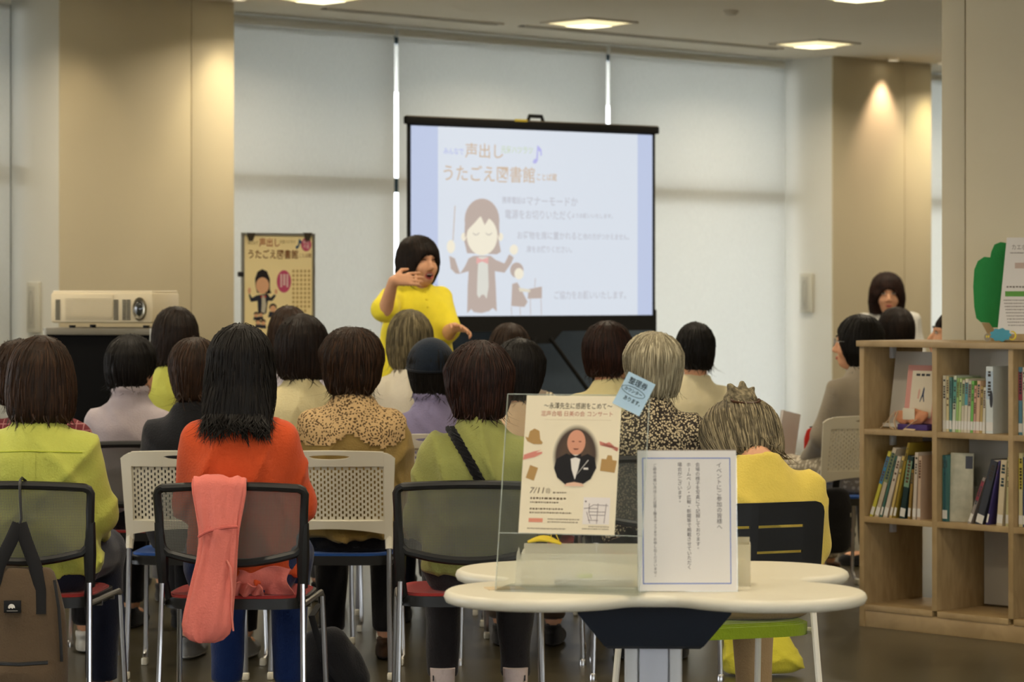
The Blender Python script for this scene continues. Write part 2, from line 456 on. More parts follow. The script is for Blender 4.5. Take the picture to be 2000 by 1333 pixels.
# ------------------------------------------------------------------ smooth solids (signed distance grid -> quad surface)
class Field:
    def __init__(self, lo, hi, h):
        self.lo = np.array(lo, np.float32); self.h = h
        n = np.ceil((np.array(hi) - np.array(lo)) / h).astype(int) + 1
        self.n = n
        self.v = np.full(n, 0.5, np.float32)
        self.ax = [self.lo[i] + h * np.arange(n[i], dtype=np.float32) for i in range(3)]
    def _sub(self, lo, hi):
        a = np.clip(np.floor((np.array(lo) - self.lo) / self.h).astype(int), 0, self.n - 1)
        b = np.clip(np.ceil((np.array(hi) - self.lo) / self.h).astype(int) + 1, 1, self.n)
        sl = tuple(slice(a[i], b[i]) for i in range(3))
        return sl, self.ax[0][sl[0]][:, None, None], self.ax[1][sl[1]][None, :, None], self.ax[2][sl[2]][None, None, :]
    def _op(self, sl, d, k, op):
        a = self.v[sl]
        if op == 'u':
            h = np.clip(.5 + .5 * (a - d) / k, 0, 1); self.v[sl] = a + (d - a) * h - k * h * (1 - h)
        elif op == 's':
            d = -d
            h = np.clip(.5 - .5 * (a - d) / k, 0, 1); self.v[sl] = a + (d - a) * h + k * h * (1 - h)
    def cone(self, a, b, ra, rb, k=.02, op='u'):
        a = np.array(a, np.float32); b = np.array(b, np.float32)
        m = max(ra, rb) + k + 2 * self.h + (.02 if op == 'u' else 0)
        sl, x, y, z = self._sub(np.minimum(a, b) - m, np.maximum(a, b) + m)
        ab = b - a; L = float(ab @ ab) + 1e-9
        t = np.clip(((x - a[0]) * ab[0] + (y - a[1]) * ab[1] + (z - a[2]) * ab[2]) / L, 0, 1)
        d = np.sqrt((x - a[0] - t * ab[0]) ** 2 + (y - a[1] - t * ab[1]) ** 2 + (z - a[2] - t * ab[2]) ** 2) - (ra + (rb - ra) * t)
        self._op(sl, d, k, op); return self
    def chain(self, pts, rs, k=.02):
        for i in range(len(pts) - 1):
            self.cone(pts[i], pts[i + 1], rs[i], rs[i + 1], k)
        return self
    def ell(self, c, r, k=.02, op='u', Q=None, O=None):
        """ellipsoid; Q/O: rotation and origin of the frame that c is given in"""
        c = np.array(c, np.float32); r = np.array(r, np.float32)
        m = float(max(r)) + k + 2 * self.h + (.02 if op == 'u' else 0)
        cc = c if Q is None else np.array(Q) @ c + np.array(O)
        sl, x, y, z = self._sub(cc - m, cc + m)
        x = x - cc[0]; y = y - cc[1]; z = z - cc[2]
        if Q is not None:
            Q = np.array(Q)
            x, y, z = (Q[0, 0] * x + Q[1, 0] * y + Q[2, 0] * z, Q[0, 1] * x + Q[1, 1] * y + Q[2, 1] * z, Q[0, 2] * x + Q[1, 2] * y + Q[2, 2] * z)
        k0 = np.sqrt((x / r[0]) ** 2 + (y / r[1]) ** 2 + (z / r[2]) ** 2)
        k1 = np.sqrt((x / r[0] ** 2) ** 2 + (y / r[1] ** 2) ** 2 + (z / r[2] ** 2) ** 2) + 1e-6
        self._op(sl, k0 * (k0 - 1) / k1, k, op); return self
    def loft(self, rows, k=.02, op='u', Q=None, O=None, rnd=.02):
        """stack of ellipses (z, rx, ry, cx, cy), z rising"""
        rows = np.array(sorted(rows), np.float32)
        z0, z1 = rows[0, 0], rows[-1, 0]
        ext = float(np.max(np.maximum(rows[:, 1] + abs(rows[:, 3]), rows[:, 2] + abs(rows[:, 4])))) + k + .03
        if Q is None:
            sl, x, y, z = self._sub((-ext, -ext, z0 - k - .03), (ext, ext, z1 + k + .03))
        else:
            Q = np.array(Q); O = np.array(O)
            cs = np.array([Q @ np.array((a, b_, c_)) + O for a in (-ext, ext) for b_ in (-ext, ext) for c_ in (z0 - k - .03, z1 + k + .03)])
            sl, x, y, z = self._sub(cs.min(0), cs.max(0))
            x = x - O[0]; y = y - O[1]; z = z - O[2]
            x, y, z = (Q[0, 0] * x + Q[1, 0] * y + Q[2, 0] * z, Q[0, 1] * x + Q[1, 1] * y + Q[2, 1] * z, Q[0, 2] * x + Q[1, 2] * y + Q[2, 2] * z)
        zz = np.linspace(z0, z1, 120)
        def ip(col):
            q = np.interp(zz, rows[:, 0], rows[:, col])
            for _ in range(6): q[1:-1] = .25 * q[:-2] + .5 * q[1:-1] + .25 * q[2:]
            return np.interp(z, zz, q)
        rx, ry, cx, cy = ip(1), ip(2), ip(3), ip(4)
        d = (np.sqrt(((x - cx) / rx) ** 2 + ((y - cy) / ry) ** 2) - 1) * np.minimum(rx, ry)
        e = np.maximum(z0 - z, z - z1)
        h = np.clip(.5 - .5 * (d - e) / rnd, 0, 1)
        d = d + (e - d) * h + rnd * h * (1 - h)
        self._op(sl, np.broadcast_to(d, self.v[sl].shape), k, op); return self
    def disp(self, fn):
        x, y, z = self.ax[0][:, None, None], self.ax[1][None, :, None], self.ax[2][None, None, :]
        self.v += np.where(np.abs(self.v) < .06, fn(x, y, z), 0).astype(np.float32); return self
    def keep(self, fn):
        """intersect with fn(x,y,z) < 0"""
        x, y, z = self.ax[0][:, None, None], self.ax[1][None, :, None], self.ax[2][None, None, :]
        self.v = np.maximum(self.v, np.broadcast_to(fn(x, y, z), self.v.shape)).astype(np.float32); return self
    def sample(self, p):
        q = (p - self.lo) / self.h
        q = np.clip(q, 0, self.n - 1.001)
        i = q.astype(int); f = q - i; v = self.v
        r = 0
        for dx in (0, 1):
            for dy in (0, 1):
                for dz in (0, 1):
                    wgt = (f[:, 0] if dx else 1 - f[:, 0]) * (f[:, 1] if dy else 1 - f[:, 1]) * (f[:, 2] if dz else 1 - f[:, 2])
                    r = r + wgt * v[i[:, 0] + dx, i[:, 1] + dy, i[:, 2] + dz]
        return r
    def grad(self, p):
        e = self.h
        g = np.stack([self.sample(p + np.eye(3)[a] * e) - self.sample(p - np.eye(3)[a] * e) for a in range(3)], 1)
        return g / (np.linalg.norm(g, axis=1, keepdims=True) + 1e-9)
    def mesh(self):
        v = self.v
        v[0], v[-1] = .1, .1; v[:, 0], v[:, -1] = .1, .1; v[:, :, 0], v[:, :, -1] = .1, .1
        s = (v < 0)
        n = np.array(v.shape)
        c = np.zeros(n - 1, np.int8)
        for a in (0, 1):
            for b_ in (0, 1):
                for d in (0, 1):
                    c += s[a:n[0] - 1 + a, b_:n[1] - 1 + b_, d:n[2] - 1 + d]
        act = (c > 0) & (c < 8)
        ii = np.argwhere(act)
        idx = np.full(n - 1, -1, np.int64); idx[act] = np.arange(len(ii))
        pos = np.zeros((len(ii), 3)); cnt = np.zeros(len(ii))
        for ax in range(3):
            o = [0, 1, 2]; o.remove(ax)
            for p in (0, 1):
                for q in (0, 1):
                    a = np.zeros(3, int); a[o[0]] = p; a[o[1]] = q
                    b_ = a.copy(); b_[ax] = 1
                    va = v[tuple((ii + a).T)]; vb = v[tuple((ii + b_).T)]
                    cr = (va < 0) != (vb < 0)
                    t = np.where(cr, va / np.where(va == vb, 1, va - vb), 0)
                    pt = np.repeat(a[None].astype(float), len(ii), 0); pt[:, ax] = t
                    pos += pt * cr[:, None]; cnt += cr
        vs = self.lo + self.h * (ii + pos / cnt[:, None])
        fs = []
        for ax in range(3):
            o = [(ax + 1) % 3, (ax + 2) % 3]
            sa = [slice(None)] * 3; sb = [slice(None)] * 3
            sa[ax] = slice(0, -1); sb[ax] = slice(1, None)
            diff = s[tuple(sa)] != s[tuple(sb)]
            e = np.argwhere(diff)
            e = e[(e[:, o[0]] > 0) & (e[:, o[1]] > 0) & (e[:, o[0]] < n[o[0]] - 1) & (e[:, o[1]] < n[o[1]] - 1)]
            if not len(e): continue
            neg = s[tuple(e.T)]
            q = []
            for du, dv in ((1, 1), (0, 1), (0, 0), (1, 0)):
                g = e.copy(); g[:, o[0]] -= du; g[:, o[1]] -= dv
                q.append(idx[tuple(g.T)])
            q = np.stack(q, 1)
            q[~neg] = q[~neg][:, ::-1]
            fs.append(q)
        return vs, np.concatenate(fs)
def np_mesh(name, vs, fs, material, parent=None, tone=None):
    me = bpy.data.meshes.new(name)
    vs = np.asarray(vs, np.float32); fs = np.asarray(fs, np.int32)
    me.vertices.add(len(vs)); me.vertices.foreach_set('co', vs.ravel())
    k = fs.shape[1]
    me.loops.add(fs.size); me.loops.foreach_set('vertex_index', fs.ravel())
    me.polygons.add(len(fs)); me.polygons.foreach_set('loop_start', np.arange(0, fs.size, k, dtype=np.int32))
    me.update(calc_edges=True)
    me.polygons.foreach_set('use_smooth', np.ones(len(fs), bool))
    if tone is not None:
        at = me.attributes.new('tone', 'FLOAT', 'POINT'); at.data.foreach_set('value', np.asarray(tone, np.float32))
    me.materials.append(material)
    return link(name, me, parent)
def waves(seed, amp, fx, fy, fz, n=5):
    r = np.random.default_rng(seed)
    ks = [(r.uniform(-fx, fx), r.uniform(-fy, fy), r.uniform(-fz, fz), r.uniform(0, 6.28), r.uniform(.5, 1)) for _ in range(n)]
    def fn(x, y, z):
        q = 0
        for a, b_, c, p, g in ks: q = q + g * np.sin(a * x + b_ * y + c * z + p)
        return amp * q / n * 1.8
    return fn

def creases(seed, amp, n=5, f=16.0):
    """sharp-edged folds running in a few directions"""
    r = np.random.default_rng(seed)
    ks = []
    for _ in range(n):
        th = r.uniform(-.9, .9); q = r.uniform(.7, 1.5) * f
        ks.append((q * math.cos(th), r.uniform(-6, 6), q * math.sin(th), r.uniform(0, 6.28), r.uniform(2, 7), r.uniform(0, 6.28)))
    def fn(x, y, z):
        s_ = 0
        for a, b_, c_, p, g, p2 in ks:
            s_ = s_ - (1 - np.abs(np.sin(a * x + b_ * y + c_ * z + p + .6 * np.sin(g * z + p2)))) ** 4 * np.clip(np.sin(g * x - 1.3 * g * z + p2) + .35, 0, 1)
        return amp * s_
    return fn
# ------------------------------------------------------------------ people
def hair_material(name, dark, light, rough=.55):
    key = 'hair_' + name
    if key in MATS: return MATS[key]
    m, nt, b = nodes(key)
    at = nt.nodes.new('ShaderNodeAttribute'); at.attribute_name = 'tone'
    tc = nt.nodes.new('ShaderNodeTexCoord'); mp = nt.nodes.new('ShaderNodeMapping'); mp.inputs['Scale'].default_value = (90, 90, 6)
    nz = nt.nodes.new('ShaderNodeTexNoise'); nz.inputs['Scale'].default_value = 1; nz.inputs['Detail'].default_value = 3
    nt.links.new(tc.outputs['Object'], mp.inputs[0]); nt.links.new(mp.outputs[0], nz.inputs[0])
    ad = nt.nodes.new('ShaderNodeMath'); ad.operation = 'MULTIPLY'
    nt.links.new(at.outputs['Fac'], ad.inputs[0]); nt.links.new(nz.outputs[0], ad.inputs[1])
    mu = nt.nodes.new('ShaderNodeMath'); mu.operation = 'MULTIPLY'; mu.inputs[1].default_value = 1.9; mu.use_clamp = True
    nt.links.new(ad.outputs[0], mu.inputs[0])
    mx = nt.nodes.new('ShaderNodeMix'); mx.data_type = 'RGBA'; mx.inputs[6].default_value = dark; mx.inputs[7].default_value = light
    nt.links.new(mu.outputs[0], mx.inputs[0]); nt.links.new(mx.outputs[2], b.inputs['Base Color'])
    b.inputs['Roughness'].default_value = rough; b.inputs['Specular IOR Level'].default_value = .2
    bp = nt.nodes.new('ShaderNodeBump'); bp.inputs['Strength'].default_value = .6; bp.inputs['Distance'].default_value = .004
    nt.links.new(nz.outputs[0], bp.inputs['Height']); nt.links.new(bp.outputs[0], b.inputs['Normal'])
    MATS[key] = m
    return m
HAIR = {
    'black': hair_material('black', rgb(7, 6, 5), rgb(26, 21, 18)),
    'dark': hair_material('dark_brown', rgb(12, 8, 6), rgb(42, 28, 19)),
    'brown': hair_material('brown', rgb(19, 12, 7), rgb(66, 43, 26)),
    'auburn': hair_material('auburn', rgb(15, 9, 7), rgb(58, 32, 22)),
    'grey': hair_material('grey', rgb(90, 82, 62), rgb(206, 196, 166)),
    'ash': hair_material('ash', rgb(42, 36, 24), rgb(150, 136, 100)),
    'saltpepper': hair_material('salt_pepper', rgb(40, 35, 25), rgb(158, 144, 112)),
}
M_skin = mat('skin', rgb(214, 160, 124), rough=.55, spec=.3, var=.06, vscale=20)
M_eye = mat('eye_white', rgb(225, 218, 208), rough=.3)
M_iris = mat('eye_dark', rgb(30, 20, 16), rough=.2)
M_lip = mat('lip', rgb(176, 84, 78), rough=.4)
M_mouth = mat('mouth_inside', rgb(70, 22, 22), rough=.5)
M_teeth = mat('teeth', rgb(235, 230, 215), rough=.3)

def rot3(yaw=0, pitch=0, roll=0):
    return np.array((Matrix.Rotation(yaw, 3, 'Z') @ Matrix.Rotation(pitch, 3, 'X') @ Matrix.Rotation(roll, 3, 'Y')))
# hair volumes in head coordinates: rows (z, rx, ry, cx, cy)
TOPR = [(.05, .094, .108, 0, -.012), (.088, .078, .090, 0, -.012), (.115, .054, .062, 0, -.012), (.132, .022, .026, 0, -.012)]
STYLES = {
    'bob': [(-.125, .074, .062, 0, -.038), (-.10, .090, .082, 0, -.028), (-.05, .102, .102, 0, -.016), (0, .101, .112, 0, -.012)] + TOPR,
    'fullbob': [(-.135, .084, .066, 0, -.040), (-.10, .100, .088, 0, -.030), (-.05, .107, .106, 0, -.018), (0, .104, .114, 0, -.012)] + TOPR,
    'short': [(-.100, .058, .040, 0, -.055), (-.07, .074, .066, 0, -.040), (-.03, .086, .092, 0, -.022), (.01, .093, .106, 0, -.014)] + TOPR,
    'crop': [(-.085, .052, .036, 0, -.052), (-.06, .068, .060, 0, -.038), (-.02, .080, .088, 0, -.022), (.02, .084, .098, 0, -.014), (.055, .082, .096, 0, -.012), (.09, .067, .078, 0, -.012), (.114, .045, .052, 0, -.012), (.129, .016, .019, 0, -.012)],
    'long': [(-.170, .092, .046, 0, -.092), (-.135, .104, .066, 0, -.070), (-.09, .106, .088, 0, -.042), (-.05, .104, .102, 0, -.022), (0, .100, .112, 0, -.012)] + TOPR,
}
def make_hair(root, Q, O, style, colour, seed, n=900, sx=1.0, h=.007, curl=0.0, fringe=True, ext=.0, hs=1.0, thin=0.0, width=.0042, carve=1.0, tips=70, tiplen=-.012, deep=.075, tipback=.0):
    """hair volume with many fine locks lying on it, as one mesh"""
    rows = [(z * hs, a * sx * hs, b_ * hs, c * hs, d * hs) for z, a, b_, c, d in STYLES[style]]
    zmin = rows[0][0]
    F = Field((-.16, -.19, zmin - .05), (.16, .17, .18), h)
    F.loft(rows, .01, rnd=.02)
    if carve:
        fz = .035 if fringe else .06
        F.ell((0, .105 * hs, (fz - .125) * hs), (.066 * carve * hs, deep * hs, .118 * hs), .012, 's')
        F.ell((0, .03, zmin * .55 - .09), (.05, .075, .075), .015, 's')
    if curl:
        F.disp(waves(seed, curl, 95, 95, 95, 9))
    F.disp(waves(seed + 1, .003, 50, 50, 14, 6))
    vs, fs = F.mesh()
    r = np.random.default_rng(seed)
    tone0 = np.full(len(vs), .35)
    st = vs[r.integers(0, len(vs), n)] + r.normal(0, .002, (n, 3))
    crown = np.array((0.01, -.035, .135)) * hs
    steps = 8
    ln = r.uniform(.045, .10, n) / steps
    p = st.copy(); pts = [p.copy()]
    off = r.uniform(-.002, .0035, n) + curl * .3
    wob = r.normal(0, 1, (n, 3)) * (.10 + curl * 28)
    for k in range(steps):
        g = F.grad(p)
        d = (p - crown); d /= (np.linalg.norm(d, axis=1, keepdims=True) + 1e-6)
        d = d + np.array((0, 0, -.75)) + wob * (.5 + .5 * math.sin(k * (1.5 if curl else .6)))
        d -= g * np.sum(d * g, 1, keepdims=True)
        d /= (np.linalg.norm(d, axis=1, keepdims=True) + 1e-6)
        pn = p + d * ln[:, None]
        sd = F.sample(pn); gg = F.grad(pn)
        corr = np.where(pn[:, 2] > zmin + .012, sd - off, 0)
        pn = pn - gg * np.clip(corr, -.012, .012)[:, None]
        low = pn[:, 2] < zmin - ext
        pn[low, 2] = (p[low, 2] * .7 + pn[low, 2] * .3)
        p = pn; pts.append(p.copy())
    pts = np.stack(pts, 1)                    # n, steps+1, 3
    m = steps + 1
    tg = np.gradient(pts, axis=1); tg /= (np.linalg.norm(tg, axis=2, keepdims=True) + 1e-9)
    gr = F.grad(pts.reshape(-1, 3)).reshape(n, m, 3)
    sd_ = np.cross(tg, gr); sd_ /= (np.linalg.norm(sd_, axis=2, keepdims=True) + 1e-9)
    tt = np.linspace(0, 1, m)
    wd = width * r.uniform(.5, 1.3, n)[:, None] * np.minimum(1, np.minimum(tt * 5 + .15, (1 - tt) * 3 + .12))[None]
    lift = .0012
    A = pts - sd_ * wd[..., None] * .5; Bm = pts + gr * lift; C = pts + sd_ * wd[..., None] * .5
    sv = np.stack([A, Bm, C], 2).reshape(-1, 3)
    base = (np.arange(n) * m * 3)[:, None, None] + (np.arange(m - 1) * 3)[None, :, None]
    q1 = base + np.array([0, 1, 4, 3])[None, None]; q2 = base + np.array([1, 2, 5, 4])[None, None]
    sf = np.concatenate([q1.reshape(-1, 4), q2.reshape(-1, 4)]) + len(vs)
    tone1 = np.repeat(r.uniform(.15, 1.0, n) ** 1.3, m * 3)
    if tips:
        lowv = vs[(vs[:, 2] < zmin + .035) & (vs[:, 2] > zmin + .004) & ((vs[:, 1] < -.075) | (tipback == 0))]
        nt_ = tips
        p0 = lowv[r.integers(0, len(lowv), nt_)]
        g0 = F.grad(p0); g0[:, 2] = 0; g0 /= (np.linalg.norm(g0, axis=1, keepdims=True) + 1e-6)
        L_ = r.uniform(.02, .055 + tiplen, nt_); cu = r.normal(0, .02, nt_); ph = r.uniform(0, 6.28, nt_)
        P_ = []
        for k in range(7):
            t_ = k / 6
            sdv = np.stack([-g0[:, 1], g0[:, 0], 0 * g0[:, 0]], 1)
            P_.append(p0 + g0 * (.002 + .012 * t_ * r.uniform(0, 1, nt_) * 0 + np.abs(cu) * t_ * t_ * .8)[:, None] + sdv * (cu * t_ * t_ * 1.2 + tiplen * .25 * np.sin(ph + t_ * 4) * t_)[:, None] + np.array((0, 0, -1.0)) * (L_ * t_)[:, None])
        P_ = np.stack(P_, 1)
        P_[:, :, 1] -= tipback * np.linspace(0, 1, 7)[None] * (.6 + .4 * r.uniform(0, 1, nt_))[:, None]
        wv = width * 1.2 * np.maximum(.1, 1 - np.linspace(0, 1, 7) ** 2)
        sdv = np.stack([-g0[:, 1], g0[:, 0], 0 * g0[:, 0]], 1)[:, None, :] * wv[None, :, None] * .5
        v2 = np.stack([P_ - sdv, P_ + g0[:, None, :] * .001, P_ + sdv], 2).reshape(-1, 3)
        base = (np.arange(nt_) * 21)[:, None, None] + (np.arange(6) * 3)[None, :, None]
        f2 = np.concatenate([(base + np.array([0, 1, 4, 3])[None, None]).reshape(-1, 4), (base + np.array([1, 2, 5, 4])[None, None]).reshape(-1, 4)]) + len(vs) + len(sv)
        sv = np.concatenate([sv, v2]); sf = np.concatenate([sf, f2]); tone1 = np.concatenate([tone1, np.repeat(r.uniform(.1, .8, nt_), 21)])
    V = np.concatenate([vs, sv]); Fc = np.concatenate([fs, sf]); T = np.concatenate([tone0, tone1])
    V = V @ np.array(Q).T + np.array(O)
    return np_mesh('hair', V, Fc, HAIR[colour], root, T)

def head_prims(F, Q, O, hs=1.0, face=False, open_mouth=False):
    e = lambda c, r_, k, op='u': F.ell(np.array(c) * hs, np.array(r_) * hs, k, op, Q, O)
    e((0, -.012, .025), (.074, .092, .086), .01)
    e((0, .030, -.035), (.060, .060, .078), .03)
    e((0, .058, -.090), (.030, .028, .024), .035)
    for s in (-1, 1):
        e((s * .074, -.008, -.022), (.010, .019, .031), .008)
    if face:
        W = lambda c: np.array(Q) @ (np.array(c) * hs) + np.array(O)
        for s in (-1, 1):
            e((s * .036, .062, -.038), (.024, .022, .024), .025)
            e((s * .030, .097, .004), (.019, .012, .011), .012, 's')
            F.cone(W((s * .012, .088, .021)), W((s * .046, .070, .020)), .009 * hs, .008 * hs, .014)
            F.cone(W((s * .008, .098, -.040)), W((s * .011, .095, -.042)), .0085 * hs, .0075 * hs, .006)
        F.cone(W((0, .088, .004)), W((0, .108, -.034)), .0075 * hs, .0115 * hs, .010)
        if open_mouth:
            e((0, .092, -.074), (.021, .018, .014), .008, 's')
        else:
            e((0, .0915, -.066), (.022, .008, .0045), .006); e((0, .0905, -.075), (.019, .009, .0055), .006)
def face_parts(root, Q, O, hs=1.0, closed=False, open_mouth=False, brow=None):
    Mh = Matrix([list(np.array(Q)[i]) + [O[i]] for i in range(3)] + [[0, 0, 0, 1]]) @ Matrix.Scale(hs, 4)
    for s in (-1, 1):
        b = MB(Mh)
        if closed:
            b.tube([(s * (.030 + .015 * math.cos(a)), .0885 - abs(math.cos(a)) * .005, .000 + .006 * math.sin(a)) for a in np.linspace(.2, PI - .2, 7)], .0022, 5)
            b.build('eyelash', M_iris, root)
        else:
            prof = [(.0001, -.011), (.006, -.009), (.0095, -.004), (.0095, .004), (.006, .009), (.0001, .011)]
            b.lathe(prof, 10, Tr(s * .030, .0825, .003) @ Matrix.Diagonal((1.35, .8, .62, 1)), cap=False)
            ey = b.build('eye', M_eye, root)
            b = MB(Mh); b.lathe([(.0058, 0), (.004, .0012), (.0001, .0015)], 10, Tr(s * .030 + .001, .0900, .003) @ Rx(-PI / 2), cap=False); b.build('iris', M_iris, ey)
            b = MB(Mh); b.tube([(s * (.030 + .015 * math.cos(a)), .0905 - abs(math.cos(a)) * .007, .003 + .0075 * math.sin(a)) for a in np.linspace(.1, PI - .1, 7)], .0018, 5); b.build('eyelash', M_iris, root)
        b = MB(Mh); b.tube([(s * (.012 + .036 * t), .0975 - .019 * t * t, .026 + .007 * math.sin(t * 2.4)) for t in np.linspace(0, 1, 6)], [.0024, .003, .003, .0028, .0022, .001], 5); b.build('eyebrow', brow or HAIR['dark'], root)
    if open_mouth:
        b = MB(Mh); b.tube([(.022 * math.cos(a), .093 - .010 * abs(math.cos(a)), -.074 + .014 * math.sin(a)) for a in np.linspace(0, 2 * PI, 15)[:-1]], .0042, 6, closed=True); b.build('lips', M_lip, root)
        b = MB(Mh); b.lathe([(.0001, -.01), (.012, -.007), (.017, 0), (.012, .007), (.0001, .01)], 12, Tr(0, .080, -.074) @ Matrix.Diagonal((1.1, .5, 1.2, 1)), cap=False); b.build('mouth', M_mouth, root)
        b = MB(Mh); b.tube([(x, .0895 - 12 * x * x, -.066) for x in np.linspace(-.016, .016, 7)], .0028, 6); b.build('teeth', M_teeth, root)
    else:
        b = MB(Mh); b.tube([(x, .0985 - 16 * x * x, -.0665 - 3 * x * x) for x in np.linspace(-.021, .021, 7)], [.001, .0026, .0034, .003, .0034, .0026, .001], 6); b.tube([(x, .0980 - 16 * x * x, -.0735 + 6 * x * x) for x in np.linspace(-.018, .018, 7)], [.001, .003, .004, .0042, .004, .003, .001], 6); b.build('lips', M_lip, root)

def hand_prims(F, wrist, fore, palm_n, curl=.5, s=1, k=.006, sc=1.0):
    """wrist point, direction of the fingers, palm normal; s=1 puts the thumb on +side"""
    f = Vector(fore).normalized(); n = Vector(palm_n); n = (n - f * n.dot(f)).normalized(); t = f.cross(n) * s
    w_ = Vector(wrist)
    for a in (-.022, -.007, .008, .022):
        F.cone(w_ + f * .015 * sc + t * a * .7 * sc, w_ + f * .075 * sc + t * a * sc, .013 * sc, .011 * sc, .012)
    lens = (.060, .074, .080, .070)
    for i, a in enumerate((-.027, -.009, .010, .029)):
        p = w_ + f * .078 * sc + t * a * sc; d = f + t * (a * 3)
        d.normalize()
        for sgm in range(3):
            ang = curl * (.35 + .35 * sgm)
            d2 = (d * math.cos(ang) + n * math.sin(ang)).normalized()
            q = p + d2 * lens[i] * (.45, .32, .25)[sgm] * sc
            F.cone(p, q, (.0088 - .0008 * sgm) * sc, (.0080 - .0008 * sgm) * sc, k)
            p = q; d = d2
    p = w_ + f * .022 * sc + t * .026 * sc
    d = (f * .6 + t * .75 + n * .35).normalized()
    q = p + d * .045 * sc; F.cone(p, q, .013 * sc, .0105 * sc, .012)
    d = (f * .9 + t * .15 + n * .4 * (curl + .4)).normalized()
    F.cone(q, q + d * .032 * sc, .0098 * sc, .008 * sc, k)

SHOES = {}
def shoe_mesh(key, col, sole):
    if key in SHOES: return SHOES[key]
    F = Field((-.07, -.12, -.03), (.07, .2, .13), .008)
    F.loft([(0.004, .040, .128, 0, .035), (.03, .041, .125, 0, .033), (.05, .036, .105, 0, .018), (.065, .033, .07, 0, -.03), (.085, .034, .048, 0, -.052)], .01, rnd=.012)
    F.ell((0, .105, .028), (.042, .055, .030), .02)
    F.ell((0, -.05, .10), (.026, .034, .03), .008, 's')
    vs, fs = F.mesh()
    mu = cloth('shoe_' + key, col); ms = cloth('sole_' + key, sole)
    o = np_mesh('shoe', vs, fs, mu)
    o.data.materials.append(ms)
    cz = vs[fs].mean(1)[:, 2]
    o.data.polygons.foreach_set('material_index', (cz < .016).astype(np.int32))
    me = o.data; bpy.data.objects.remove(o)
    SHOES[key] = me
    return me

